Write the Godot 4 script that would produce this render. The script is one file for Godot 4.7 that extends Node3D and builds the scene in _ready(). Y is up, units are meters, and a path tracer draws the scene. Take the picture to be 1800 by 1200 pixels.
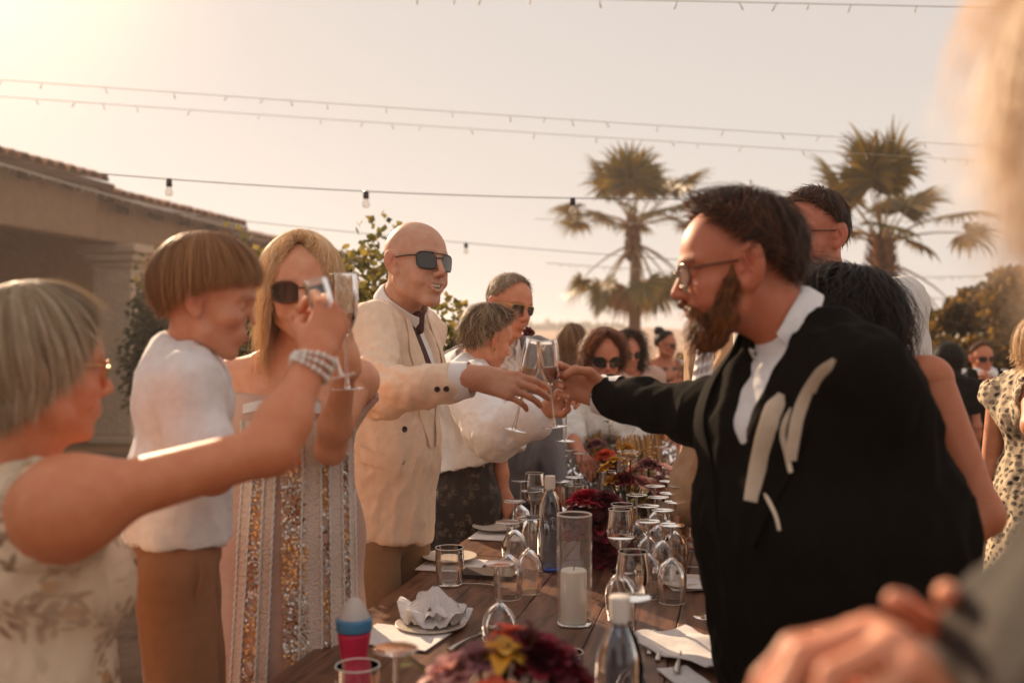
extends Node3D
# A long wedding table at golden hour: guests clink glasses over it, palms and a tiled porch behind.

func _ready() -> void:
	# ------------------------------------------------ camera
	var cam := Camera3D.new()
	cam.name = "camera"
	var lens := CameraAttributesPhysical.new()
	lens.frustum_focal_length = 35.0
	lens.frustum_focus_distance = 3.0
	lens.frustum_near = 0.05
	lens.frustum_far = 2000.0
	lens.exposure_aperture = 2.2
	cam.attributes = lens
	add_child(cam)
	cam.position = Vector3(0, EYE, 0)
	cam.current = true
	# ------------------------------------------------ sky and exposure
	var env := Environment.new()
	env.background_mode = Environment.BG_SKY
	env.sky = Sky.new()
	var air := ProceduralSkyMaterial.new()
	air.sky_top_color = Color8(176, 169, 167)
	air.sky_horizon_color = Color8(206, 195, 183)
	air.sky_curve = 0.25
	air.ground_bottom_color = Color8(96, 78, 62)
	air.ground_horizon_color = Color8(150, 126, 104)
	air.sun_angle_max = 48.0
	air.sun_curve = 0.12
	env.sky.sky_material = air
	env.tonemap_mode = Environment.TONE_MAPPER_LINEAR
	env.tonemap_exposure = 1.45
	env.volumetric_fog_enabled = true
	env.volumetric_fog_density = 0.0019
	env.volumetric_fog_albedo = Color8(245, 240, 242)
	env.volumetric_fog_anisotropy = 0.6
	env.sdfgi_enabled = true
	env.ssao_enabled = true
	env.ssil_enabled = true
	var world := WorldEnvironment.new()
	world.name = "surroundings"
	world.environment = env
	add_child(world)
	# ------------------------------------------------ sun, low on the left behind the guests
	var sun := DirectionalLight3D.new()
	sun.name = "sun"
	sun.light_energy = 1.6
	sun.light_color = Color8(255, 220, 180)
	sun.light_angular_distance = 0.5
	sun.shadow_enabled = true
	add_child(sun)
	var az := deg_to_rad(-31.0)
	var el := deg_to_rad(23.0)
	sun.look_at_from_position(Vector3.ZERO, -Vector3(sin(az) * cos(el), sin(el), -cos(az) * cos(el)))
	# ------------------------------------------------ the place
	rng.seed = 11
	wool = FastNoiseLite.new(); wool.seed = 3; wool.frequency = 1.0; wool.fractal_octaves = 3
	ripple = FastNoiseLite.new(); ripple.seed = 8; ripple.frequency = 1.0; ripple.fractal_octaves = 2
	make_materials()
	more_materials()
	ground_materials()
	build_all()
	finish_jobs()


# ---------------------------------------------------------------- measuring
const FOCAL := 1752.0
const EYE := 1.45
const UP := Vector3.UP
var rng := RandomNumberGenerator.new()
var jobs := []
var taken := {}
var M := {}
var wool: FastNoiseLite
var ripple: FastNoiseLite

# a spot measured on the photograph, at its true distance from the lens
func at(px: float, py: float, d: float) -> Vector3:
	return Vector3((px - 900.0) / FOCAL * d, EYE - (py - 600.0) / FOCAL * d, -d)

func lin(r: int, g: int, b: int) -> Color:
	return Color8(r, g, b).srgb_to_linear()

# ---------------------------------------------------------------- naming
func numbered(called: String) -> String:
	if not taken.has(called):
		taken[called] = 0
		return called
	taken[called] += 1
	return "%s_%03d" % [called, taken[called]]

func tag(o: Node, label: String, category: String, group := "") -> void:
	o.set_meta("label", label)
	o.set_meta("category", category)
	if group != "":
		o.set_meta("group", group)

func thing(called: String, label: String, category: String, where: Vector3, group := "") -> Node3D:
	var o := Node3D.new()
	o.name = numbered(called)
	add_child(o)
	o.position = where
	tag(o, label, category, group)
	return o

func dup(src: Node3D, label: String, where: Vector3, turn := 0.0, group := "", base := "") -> Node3D:
	var o: Node3D = src.duplicate()
	o.name = numbered(base if base != "" else str(src.name).rstrip("0123456789").trim_suffix("_"))
	add_child(o)
	o.position = where
	o.rotation.y = turn
	o.set_meta("label", label)
	if group != "":
		o.set_meta("group", group)
	return o

func hang(called: String, mesh: Mesh, m: Material, parent: Node) -> MeshInstance3D:
	var o := MeshInstance3D.new()
	o.name = numbered(called) if parent == self else called
	o.mesh = mesh
	if m:
		o.material_override = m
	parent.add_child(o, true)
	return o

func setting(called: String, mesh: Mesh, m: Material) -> MeshInstance3D:
	var o := hang(called, mesh, m, self)
	o.set_meta("kind", "structure")
	return o

# ---------------------------------------------------------------- plain meshes
class Shape:
	var v := PackedVector3Array()
	var n := PackedVector3Array()
	var uv := PackedVector2Array()
	var c := PackedColorArray()
	var i := PackedInt32Array()
	var tint := Color.WHITE

	func vert(p: Vector3, t := Vector2.ZERO) -> int:
		v.append(p)
		uv.append(t)
		c.append(tint)
		return v.size() - 1

	func tri(a: int, b: int, d: int) -> void:
		i.append(a); i.append(b); i.append(d)

	func quad(a: int, b: int, d: int, e: int) -> void:
		i.append_array([a, b, d, a, d, e])

	# rows x columns of points already laid out; wraps round when closed
	func grid(pts: PackedVector3Array, cols: int, closed := false, flip := false, uscale := 1.0, vscale := 1.0) -> void:
		var rows := pts.size() / cols
		var first := v.size()
		for r in rows:
			for k in cols:
				vert(pts[r * cols + k], Vector2(float(k) / (cols if closed else cols - 1) * uscale, float(r) / maxi(rows - 1, 1) * vscale))
		var across := cols if closed else cols - 1
		for r in rows - 1:
			for k in across:
				var a := first + r * cols + k
				var b := first + r * cols + (k + 1) % cols
				if flip:
					quad(a, b, b + cols, a + cols)
				else:
					quad(a, a + cols, b + cols, b)

	func lathe(profile: PackedVector2Array, segs := 24, xf := Transform3D.IDENTITY) -> void:
		var pts := PackedVector3Array()
		for p in profile:
			for k in segs:
				var a := TAU * k / segs
				pts.append(xf * Vector3(cos(a) * p.x, p.y, sin(a) * p.x))
		grid(pts, segs, true)

	func tube(path: PackedVector3Array, radii: PackedFloat32Array, segs := 6, caps := true, flat := 1.0, side := Vector3.ZERO) -> void:
		var pts := PackedVector3Array()
		var x := side
		var last := path.size() - 1
		for k in path.size():
			var t := (path[mini(k + 1, last)] - path[maxi(k - 1, 0)]).normalized()
			if x == Vector3.ZERO:
				x = Vector3.RIGHT if absf(t.x) < 0.8 else Vector3.BACK
			x = (x - t * x.dot(t)).normalized()
			var z := x.cross(t)
			var r: float = radii[mini(k, radii.size() - 1)]
			for s in segs:
				var a := TAU * s / segs
				pts.append(path[k] + x * cos(a) * r + z * sin(a) * r * flat)
		var first := v.size()
		grid(pts, segs, true)
		if caps:
			for e in 2:
				var row: int = first + (0 if e == 0 else last * segs)
				var mid := vert(path[0 if e == 0 else last])
				var ring := []
				for s in segs:
					ring.append(vert(v[row + s]))
				for s in segs:
					if e == 0:
						tri(mid, ring[s], ring[(s + 1) % segs])
					else:
						tri(mid, ring[(s + 1) % segs], ring[s])

	func box(size: Vector3, xf := Transform3D.IDENTITY, bevel := 0.003) -> void:
		var h := size / 2.0
		var b := minf(bevel, minf(h.x, minf(h.y, h.z)) * 0.5)
		for axis in 3:
			for s in [-1.0, 1.0]:
				var nrm := Vector3.ZERO; nrm[axis] = s
				var u := Vector3.ZERO; u[(axis + 1) % 3] = 1.0
				var w := Vector3.ZERO; w[(axis + 2) % 3] = 1.0
				var ring := [[-1, -1], [1, -1], [1, 1], [-1, 1]]
				var face := []
				for q in ring:
					var p: Vector3 = nrm * h[axis] + u * q[0] * (h[(axis + 1) % 3] - b) + w * q[1] * (h[(axis + 2) % 3] - b)
					face.append(vert(xf * p, Vector2(p[(axis + 1) % 3], p[(axis + 2) % 3])))
				if s > 0:
					quad(face[0], face[3], face[2], face[1])
				else:
					quad(face[0], face[1], face[2], face[3])
		# chamfers
		for axis in 3:
			var a2 := (axis + 1) % 3
			var a3 := (axis + 2) % 3
			for s in [-1.0, 1.0]:
				for t in [-1.0, 1.0]:
					var p := []
					for e in [-1.0, 1.0]:
						var q := Vector3.ZERO
						q[axis] = e * (h[axis] - b)
						q[a2] = s * h[a2]; q[a3] = t * (h[a3] - b)
						p.append(vert(xf * q))
						q[a2] = s * (h[a2] - b); q[a3] = t * h[a3]
						p.append(vert(xf * q))
					if s * t > 0:
						quad(p[0], p[1], p[3], p[2])
					else:
						quad(p[0], p[2], p[3], p[1])

	# a sheet with thickness: pts in rows of cols, pushed out along -dir by thick
	func slab(pts: PackedVector3Array, cols: int, out: Vector3, thick: float) -> void:
		var back := PackedVector3Array()
		for p in pts:
			back.append(p - out * thick)
		grid(pts, cols, false, true)
		grid(back, cols, false, false)
		var rows := pts.size() / cols
		var rim := []
		for k in cols: rim.append(k)
		for r in range(1, rows): rim.append(r * cols + cols - 1)
		for k in range(cols - 2, -1, -1): rim.append((rows - 1) * cols + k)
		for r in range(rows - 2, 0, -1): rim.append(r * cols)
		var strip := PackedVector3Array()
		for k in rim: strip.append(pts[k])
		for k in rim: strip.append(back[k])
		grid(strip, rim.size(), true)

	func leaf(p: Vector3, along: Vector3, side: Vector3, bend: Vector3) -> void:
		var a := vert(p); var b := vert(p + along * 0.5 + side + bend * 0.3)
		var d := vert(p + along + bend); var e := vert(p + along * 0.5 - side + bend * 0.3)
		tri(a, b, d); tri(a, d, e)

	func mesh(flat := false) -> ArrayMesh:
		n.resize(v.size())
		n.fill(Vector3.ZERO)
		for k in range(0, i.size(), 3):
			var a := v[i[k]]
			var f := (v[i[k + 2]] - a).cross(v[i[k + 1]] - a)
			n[i[k]] += f; n[i[k + 1]] += f; n[i[k + 2]] += f
		for k in n.size():
			n[k] = n[k].normalized() if n[k].length_squared() > 1e-20 else Vector3.UP
		var arr := []
		arr.resize(Mesh.ARRAY_MAX)
		arr[Mesh.ARRAY_VERTEX] = v
		if not flat: arr[Mesh.ARRAY_NORMAL] = n
		arr[Mesh.ARRAY_TEX_UV] = uv
		arr[Mesh.ARRAY_COLOR] = c
		arr[Mesh.ARRAY_INDEX] = i
		var m := ArrayMesh.new()
		m.add_surface_from_arrays(Mesh.PRIMITIVE_TRIANGLES, arr)
		return m

# ---------------------------------------------------------------- bodies and cloth: a distance field meshed with surface nets
class Field:
	var inv: Array[Transform3D] = []
	var kind := PackedInt32Array()
	var op := PackedInt32Array()
	var hh := PackedFloat32Array()
	var ra := PackedFloat32Array()
	var rb := PackedFloat32Array()
	var sc := PackedFloat32Array()
	var kk := PackedFloat32Array()
	var r1 := PackedVector3Array()
	var r2 := PackedVector3Array()
	var mids := PackedVector3Array()
	var paints := []
	var base := Color.WHITE
	var stretch := Vector3.ONE
	var amp := 0.0
	var fine := 0.0
	var ridge := 0.0
	var noise: FastNoiseLite
	var mott: FastNoiseLite
	var folds: Callable
	# what the mesher keeps
	var cell := 0.01
	var org := Vector3.ZERO
	var vals := {}
	var blocks := {}
	var v := PackedVector3Array()
	var n := PackedVector3Array()
	var idx := PackedInt32Array()
	var col := PackedColorArray()
	var shift := Vector3.ZERO

	func put(t: Transform3D, what: int, o: int, h: float, a: float, b: float, s: float, k: float, rad: Vector3, mid: Vector3) -> void:
		inv.append(t); kind.append(what); op.append(o); hh.append(h); ra.append(a); rb.append(b); sc.append(s); kk.append(k)
		r1.append(Vector3.ONE / rad); r2.append(Vector3.ONE / (rad * rad)); mids.append(mid)

	func cone(a: Vector3, b: Vector3, r0: float, rend: float, k := 0.02, side := Vector3.ZERO, wide := 1.0, o := 0) -> void:
		var y := b - a
		var h := y.length()
		if h < 1e-5:
			y = Vector3.UP; h = 1e-5
		else:
			y /= h
		var x := side if side != Vector3.ZERO else (Vector3.RIGHT if absf(y.x) < 0.8 else Vector3.BACK)
		x = (x - y * x.dot(y)).normalized()
		put(Transform3D(Basis(x * wide, y, x.cross(y)), a).affine_inverse(), 0, o, h, r0, rend, minf(1.0, wide), k, Vector3.ONE, (a + b) / 2.0)

	func ball(c: Vector3, rad: Vector3, k := 0.02, b := Basis.IDENTITY, o := 0) -> void:
		put(Transform3D(b.orthonormalized(), c).affine_inverse(), 1, o, 0, 0, 0, 1, k, rad, c)

	# cuts away everything on the side that `out` points to
	func cut(p: Vector3, out: Vector3, k := 0.006) -> void:
		var y := out.normalized()
		var x := (Vector3.RIGHT if absf(y.x) < 0.8 else Vector3.BACK)
		x = (x - y * x.dot(y)).normalized()
		put(Transform3D(Basis(x, y, x.cross(y)), p).affine_inverse(), 2, 1, 0, 0, 0, 1, k, Vector3.ONE, p)

	func paint(c: Vector3, r: float, color: Color, strength := 1.0) -> void:
		paints.append([c, r, color, strength])

	func prim(j: int, p: Vector3) -> float:
		var q: Vector3 = inv[j] * p
		if kind[j] == 0:
			var t := clampf(q.y / hh[j], 0.0, 1.0)
			q.y -= t * hh[j]
			return (q.length() - ra[j] - (rb[j] - ra[j]) * t) * sc[j]
		if kind[j] == 1:
			var k0 := (q * r1[j]).length()
			return k0 * (k0 - 1.0) / maxf((q * r2[j]).length(), 1e-6)
		return -q.y

	func value(p: Vector3, list: PackedInt32Array) -> float:
		var d := 1.0
		for j in list:
			var e := 0.0
			var q: Vector3 = inv[j] * p
			var kd := kind[j]
			if kd == 0:
				var h := hh[j]
				var t := clampf(q.y / h, 0.0, 1.0)
				q.y -= t * h
				e = (q.length() - ra[j] - (rb[j] - ra[j]) * t) * sc[j]
			elif kd == 1:
				var k0 := (q * r1[j]).length()
				e = k0 * (k0 - 1.0) / maxf((q * r2[j]).length(), 1e-6)
			else:
				e = -q.y
			var k := kk[j]
			if op[j] == 0:
				var w := maxf(k - absf(d - e), 0.0)
				d = minf(d, e) - w * w / k * 0.25
			else:
				var w2 := maxf(k - absf(d + e), 0.0)
				d = maxf(d, -e) + w2 * w2 / k * 0.25
		return d

	func whole(p: Vector3) -> float:
		return value(p, PackedInt32Array(range(kind.size())))

	# from p along dir to the surface
	func meet(p: Vector3, dir: Vector3, most := 0.5) -> Vector3:
		var all := PackedInt32Array(range(kind.size()))
		var t := 0.0
		for s in 60:
			var d := value(p + dir * t, all)
			if absf(d) < 0.0006: break
			t += d * 0.8
			if t > most: break
		return p + dir * t

	func grad(p: Vector3) -> Vector3:
		var all := PackedInt32Array(range(kind.size()))
		var e := 0.002
		return Vector3(value(p + Vector3(e, 0, 0), all) - value(p - Vector3(e, 0, 0), all), value(p + Vector3(0, e, 0), all) - value(p - Vector3(0, e, 0), all), value(p + Vector3(0, 0, e), all) - value(p - Vector3(0, 0, e), all)).normalized()

	func corner(key: int) -> float:
		var got = vals.get(key)
		if got != null: return got
		var x := key & 2047
		var y := (key >> 11) & 2047
		var z := key >> 22
		var bkey := (x >> 2) | ((y >> 2) << 9) | ((z >> 2) << 18)
		var list = blocks.get(bkey)
		if list == null:
			var mid := org + Vector3((x & ~3) + 1.5, (y & ~3) + 1.5, (z & ~3) + 1.5) * cell
			var keep := PackedInt32Array()
			var reach := cell * 2.7
			for j in kind.size():
				if prim(j, mid) < reach + kk[j]: keep.append(j)
			list = keep
			blocks[bkey] = list
		var d := value(org + Vector3(x, y, z) * cell, list)
		vals[key] = d
		return d

	func run() -> void:
		var mean := Vector3.ZERO
		for m in mids: mean += m
		org = mean / maxi(mids.size(), 1) - Vector3.ONE * 1024.0 * cell
		var stack := []
		for j in kind.size():
			if op[j]: continue
			var g := ((mids[j] - org) / cell).round()
			for dir in [[1, 0, 0], [0, 0, 1], [-1, 0, 0], [0, 1, 0]]:
				var x := int(g.x); var y := int(g.y); var z := int(g.z)
				var was := 1.0
				for s in 160:
					if x < 2 or y < 2 or z < 2 or x > 2044 or y > 2044 or z > 2044: break
					var d := corner(x | (y << 11) | (z << 22))
					if was < 0.0 and d >= 0.0:
						stack.append((x - dir[0]) | ((y - dir[1]) << 11) | ((z - dir[2]) << 22))
						break
					was = d
					x += dir[0]; y += dir[1]; z += dir[2]
		var made := {}
		var off := [0, 1, 1 << 11, 1 | (1 << 11), 1 << 22, 1 | (1 << 22), (1 << 11) | (1 << 22), 1 | (1 << 11) | (1 << 22)]
		var at8: Array[Vector3] = []
		for k in 8: at8.append(Vector3(k & 1, (k >> 1) & 1, k >> 2))
		var edges := [[0, 1], [2, 3], [4, 5], [6, 7], [0, 2], [1, 3], [4, 6], [5, 7], [0, 4], [1, 5], [2, 6], [3, 7]]
		var sides := [[0x55, -1], [0xAA, 1], [0x33, -(1 << 11)], [0xCC, 1 << 11], [0x0F, -(1 << 22)], [0xF0, 1 << 22]]
		var f := PackedFloat32Array(); f.resize(8)
		while stack.size():
			var key: int = stack.pop_back()
			if made.has(key): continue
			var mask := 0
			for k in 8:
				var d := corner(key + off[k])
				f[k] = d
				if d < 0.0: mask |= 1 << k
			if mask == 0 or mask == 255: continue
			var sum := Vector3.ZERO
			var cnt := 0
			for e in edges:
				var a: float = f[e[0]]
				var b: float = f[e[1]]
				if (a < 0.0) != (b < 0.0):
					sum += at8[e[0]].lerp(at8[e[1]], a / (a - b))
					cnt += 1
			made[key] = v.size()
			v.append(org + (Vector3(key & 2047, (key >> 11) & 2047, key >> 22) + sum / cnt) * cell)
			for s in sides:
				var m: int = mask & s[0]
				if m != 0 and m != s[0]: stack.append(key + s[1])
		var dx := 1; var dy := 1 << 11; var dz := 1 << 22
		for key in made:
			var d0 := corner(key)
			for e in [[dx, dy, dz], [dy, dz, dx], [dz, dx, dy]]:
				var d1: float = corner(key + e[0])
				if (d0 < 0.0) == (d1 < 0.0): continue
				var a = made.get(key); var b = made.get(key - e[1]); var c = made.get(key - e[1] - e[2]); var d = made.get(key - e[2])
				if b == null or c == null or d == null: continue
				if d0 < 0.0:
					idx.append_array([a, c, b, a, d, c])
				else:
					idx.append_array([a, b, c, a, c, d])
		vals.clear(); blocks.clear()
		normals()
		if noise or folds.is_valid():
			for k in v.size():
				var p := v[k]
				var m := 0.0
				if noise:
					m = noise.get_noise_3dv(p * stretch) * amp
					if fine: m += noise.get_noise_3dv(p * stretch * 3.1) * fine
				if ridge: m += (0.22 - absf(noise.get_noise_3dv(p * stretch * 0.7 + Vector3(3.7, 9.1, 5.3)))) * ridge
				if folds.is_valid(): m += folds.call(p, n[k])
				v[k] = p + n[k] * m
			normals()
		col.resize(v.size())
		for k in v.size():
			var c := base
			for q in paints:
				var w: float = (v[k] - q[0]).length() / q[1]
				if w < 1.0: c = c.lerp(q[2], q[3] * (1.0 - w * w) * (1.0 - w * w))
			if mott:
				var u := mott.get_noise_3dv(v[k] * 26.0)
				var u2 := mott.get_noise_3dv(v[k] * 90.0)
				c = Color(c.r * (1.0 + 0.07 * u + 0.05 * u2), c.g * (1.0 + 0.2 * u + 0.08 * u2), c.b * (1.0 + 0.24 * u + 0.08 * u2))
			col[k] = c
			v[k] -= shift

	func normals() -> void:
		n.resize(v.size())
		n.fill(Vector3.ZERO)
		for k in range(0, idx.size(), 3):
			var a := v[idx[k]]
			var f := (v[idx[k + 2]] - a).cross(v[idx[k + 1]] - a)
			n[idx[k]] += f; n[idx[k + 1]] += f; n[idx[k + 2]] += f
		for k in n.size(): n[k] = n[k].normalized()

func later(fields: Array, cells: Array, o: MeshInstance3D, shift: Vector3) -> void:
	for k in fields.size():
		fields[k].cell = cells[k]
		fields[k].shift = shift
	jobs.append([fields, o])

func work(k: int) -> void:
	flat_jobs[k].run()

var flat_jobs := []
func finish_jobs() -> void:
	flat_jobs = []
	for j in jobs:
		for f in j[0]: flat_jobs.append(f)
	var id := WorkerThreadPool.add_group_task(work, flat_jobs.size(), -1, true)
	WorkerThreadPool.wait_for_group_task_completion(id)
	for j in jobs:
		var v := PackedVector3Array(); var n := PackedVector3Array(); var c := PackedColorArray(); var i := PackedInt32Array()
		for f in j[0]:
			var first := v.size()
			v.append_array(f.v); n.append_array(f.n); c.append_array(f.col)
			for k in f.idx: i.append(k + first)
		if v.size() == 0:
			print("empty field for ", j[1].get_parent().name, "/", j[1].name)
			continue
		var arr := []
		arr.resize(Mesh.ARRAY_MAX)
		arr[Mesh.ARRAY_VERTEX] = v; arr[Mesh.ARRAY_NORMAL] = n; arr[Mesh.ARRAY_COLOR] = c; arr[Mesh.ARRAY_INDEX] = i
		var m := ArrayMesh.new()
		m.add_surface_from_arrays(Mesh.PRIMITIVE_TRIANGLES, arr)
		j[1].mesh = m
	jobs.clear()

# ---------------------------------------------------------------- materials
func noise_tex(freq: float, octaves: int, seed_: int, size := 256, bump := 0.0, ramp: Array = [], cellular := false) -> NoiseTexture2D:
	var n := FastNoiseLite.new()
	n.seed = seed_; n.frequency = freq; n.fractal_octaves = octaves
	if cellular: n.noise_type = FastNoiseLite.TYPE_CELLULAR
	var t := NoiseTexture2D.new()
	t.width = size; t.height = size; t.seamless = true; t.noise = n
	if bump > 0.0:
		t.as_normal_map = true
		t.bump_strength = bump
	if ramp.size():
		var g := Gradient.new()
		g.offsets = PackedFloat32Array(ramp[0]); g.colors = PackedColorArray(ramp[1])
		t.color_ramp = g
	return t

func plain_mat(called: String, c: Color, rough := 0.7, metal := 0.0) -> StandardMaterial3D:
	var m := StandardMaterial3D.new()
	m.resource_name = called
	m.albedo_color = c
	m.roughness = rough
	m.metallic = metal
	M[called] = m
	return m

func cloth(called: String, c: Color, rim := 0.25, weave := 40.0, strength := 0.35) -> StandardMaterial3D:
	var m := plain_mat(called, c, 0.88)
	m.rim_enabled = rim > 0.0; m.rim = rim; m.rim_tint = 0.6
	m.uv1_triplanar = true
	m.uv1_scale = Vector3.ONE * weave / 10.0
	m.normal_enabled = true
	m.normal_texture = M.weave
	m.normal_scale = strength
	m.albedo_texture = M.mottle
	return m

func weave_image() -> ImageTexture:
	var im := Image.create(256, 256, false, Image.FORMAT_RGB8)
	var r := RandomNumberGenerator.new(); r.seed = 4
	var warp := []
	for k in 64: warp.append(r.randf_range(0.75, 1.1))
	for y in 256:
		for x in 256:
			var over := ((x / 4 + y / 4) % 2) == 0
			var h: float = (sin((x % 4 + 0.5) / 4.0 * PI) * warp[x / 4] if over else sin((y % 4 + 0.5) / 4.0 * PI) * warp[y / 4]) * 0.7 + r.randf() * 0.2
			im.set_pixel(x, y, Color(h, h, h))
	im.bump_map_to_normal_map(1.5)
	return ImageTexture.create_from_image(im)

func glassy(called: String, c: Color, alpha: float, rough := 0.03) -> StandardMaterial3D:
	var m := plain_mat(called, Color(c.r, c.g, c.b, alpha), rough)
	m.transparency = BaseMaterial3D.TRANSPARENCY_ALPHA
	m.metallic_specular = 0.5
	return m

func make_materials() -> void:
	M.weave = weave_image()
	M.mottle = noise_tex(0.012, 5, 21, 512, 0.0, [[0.0, 0.5, 1.0], [Color(0.93, 0.925, 0.92), Color(0.97, 0.97, 0.97), Color(1, 1, 1)]])
	M.pores = noise_tex(0.08, 3, 5, 256, 2.0)
	M.rough_bump = noise_tex(0.03, 5, 9, 512, 6.0)
	var skin := plain_mat("skin", Color.WHITE, 0.52)
	skin.vertex_color_use_as_albedo = true
	skin.subsurf_scatter_enabled = true
	skin.subsurf_scatter_strength = 0.12
	skin.uv1_triplanar = true; skin.uv1_scale = Vector3.ONE * 9.0
	skin.normal_enabled = true; skin.normal_texture = M.pores; skin.normal_scale = 0.25
	var tinted := plain_mat("tinted", Color.WHITE, 0.75)
	tinted.vertex_color_use_as_albedo = true
	var hr := plain_mat("hair", Color.WHITE, 0.5)
	hr.vertex_color_use_as_albedo = true
	hr.metallic_specular = 0.35
	hr.rim_enabled = true; hr.rim = 0.2; hr.rim_tint = 0.5
	hr.backlight_enabled = true; hr.backlight = Color(0.8, 0.76, 0.7)
	cloth("beige_linen", Color8(244, 216, 188), 0.3, 60.0, 0.5)
	cloth("tan_linen", Color8(190, 152, 118), 0.3, 60.0, 0.5)
	cloth("white_cotton", Color8(242, 238, 236), 0.2, 70.0, 0.3)
	cloth("white_linen", Color8(228, 221, 214), 0.2, 50.0, 0.4)
	cloth("black_wool", Color8(27, 23, 19), 0.05, 60.0, 0.4)
	cloth("black_cloth", Color8(30, 26, 22), 0.08, 60.0, 0.4)
	cloth("grey_wool", Color8(120, 116, 118), 0.25, 60.0, 0.4)
	cloth("brown_chino", Color8(156, 108, 74), 0.25, 60.0, 0.4)
	cloth("khaki", Color8(150, 116, 84), 0.25, 60.0, 0.4)
	cloth("ivory_satin", Color8(226, 206, 182), 0.3, 60.0, 0.2).roughness = 0.5
	cloth("olive_cloth", Color8(66, 60, 44), 0.3, 60.0, 0.4)
	cloth("grey_knit", Color8(62, 56, 51), 0.1, 30.0, 0.8)
	cloth("blush_cloth", Color8(204, 168, 150), 0.3, 60.0, 0.4)
	cloth("denim", Color8(60, 68, 86), 0.3, 60.0, 0.5)
	M.black_wool.metallic_specular = 0.15
	M.black_cloth.metallic_specular = 0.15
	plain_mat("black_plastic", Color8(22, 18, 16), 0.25)
	plain_mat("tortoise", Color8(96, 52, 24), 0.2)
	plain_mat("gold", Color8(214, 170, 104), 0.25, 1.0)
	plain_mat("silver", Color8(205, 202, 198), 0.22, 1.0)
	plain_mat("steel", Color8(190, 186, 180), 0.2, 1.0)
	var ln := plain_mat("lens", Color8(34, 24, 18), 0.05)
	ln.clearcoat_enabled = true; ln.clearcoat = 0.6
	glassy("clear_lens", Color8(240, 235, 225), 0.05)
	plain_mat("button_brown", Color8(58, 36, 24), 0.35)
	plain_mat("tooth", Color8(236, 228, 214), 0.3)
	plain_mat("mouth", Color8(70, 26, 22), 0.6)
	plain_mat("shoe_leather", Color8(60, 40, 28), 0.4)
	glassy("glass", Color8(240, 236, 230), 0.045, 0.02)
	glassy("smoke_glass", Color8(92, 94, 98), 0.2, 0.03)
	glassy("champagne", Color8(226, 164, 84), 0.42, 0.03)
	glassy("blush_wine", Color8(214, 120, 84), 0.5, 0.03)
	glassy("water", Color8(190, 200, 210), 0.12, 0.03)
	var thick := plain_mat("solid_glass", Color(0.97, 0.97, 0.96, 0.0), 0.02)
	thick.refraction_enabled = true; thick.refraction_scale = 0.05
	var cg := plain_mat("clear_glass", Color(0.985, 0.98, 0.97, 0.0), 0.0)
	cg.refraction_enabled = true; cg.refraction_scale = 0.048
	var bg := plain_mat("bottle_glass", Color(0.8, 0.82, 0.85, 0.0), 0.02)
	bg.refraction_enabled = true; bg.refraction_scale = 0.05
	plain_mat("glass_rim", Color8(235, 225, 212), 0.12)
	cloth("dotted_tie", Color8(78, 46, 40), 0.2, 60.0, 0.3)
	plain_mat("pearl", Color8(232, 222, 212), 0.2)
	var sq := plain_mat("sequin", Color.WHITE, 0.3, 0.55)
	sq.vertex_color_use_as_albedo = true
	cloth("floral", Color8(222, 200, 174), 0.25, 50.0, 0.4).albedo_texture = floral_image()
	M.floral.uv1_scale = Vector3.ONE * 2.2
	cloth("crochet", Color8(226, 206, 190), 0.25, 50.0, 1.0).normal_texture = noise_tex(0.09, 2, 17, 256, 8.0, [], true)
	M.crochet.uv1_scale = Vector3.ONE * 7.0

func splat(im: Image, x: float, y: float, rx: float, ry: float, a: float, c: Color, w: int, h: int) -> void:
	var m := int(ceil(maxf(rx, ry)))
	for j in range(-m, m + 1):
		for i in range(-m, m + 1):
			var u := i * cos(a) + j * sin(a)
			var v := -i * sin(a) + j * cos(a)
			var d := (u * u) / (rx * rx) + (v * v) / (ry * ry)
			if d < 1.0:
				var px := posmod(int(x) + i, w)
				var py := posmod(int(y) + j, h)
				im.set_pixel(px, py, im.get_pixel(px, py).lerp(c, (1.0 - d * d) * c.a))

func floral_image() -> ImageTexture:
	var im := Image.create(512, 512, false, Image.FORMAT_RGB8)
	im.fill(Color(1, 0.99, 0.97))
	var r := RandomNumberGenerator.new(); r.seed = 6
	for k in 26:
		var x := r.randf() * 512; var y := r.randf() * 512
		for q in 9:
			splat(im, x + r.randf_range(-34, 34), y + r.randf_range(-34, 34), r.randf_range(8, 22), r.randf_range(4, 9), r.randf() * TAU, [Color(0.55, 0.4, 0.36, 0.8), Color(0.62, 0.5, 0.42, 0.7), Color(0.5, 0.44, 0.34, 0.7)][r.randi() % 3], 512, 512)
		if k % 3 == 0:
			splat(im, x, y, 16, 13, 0, Color(0.85, 0.6, 0.3, 0.9), 512, 512)
	return ImageTexture.create_from_image(im)

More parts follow.
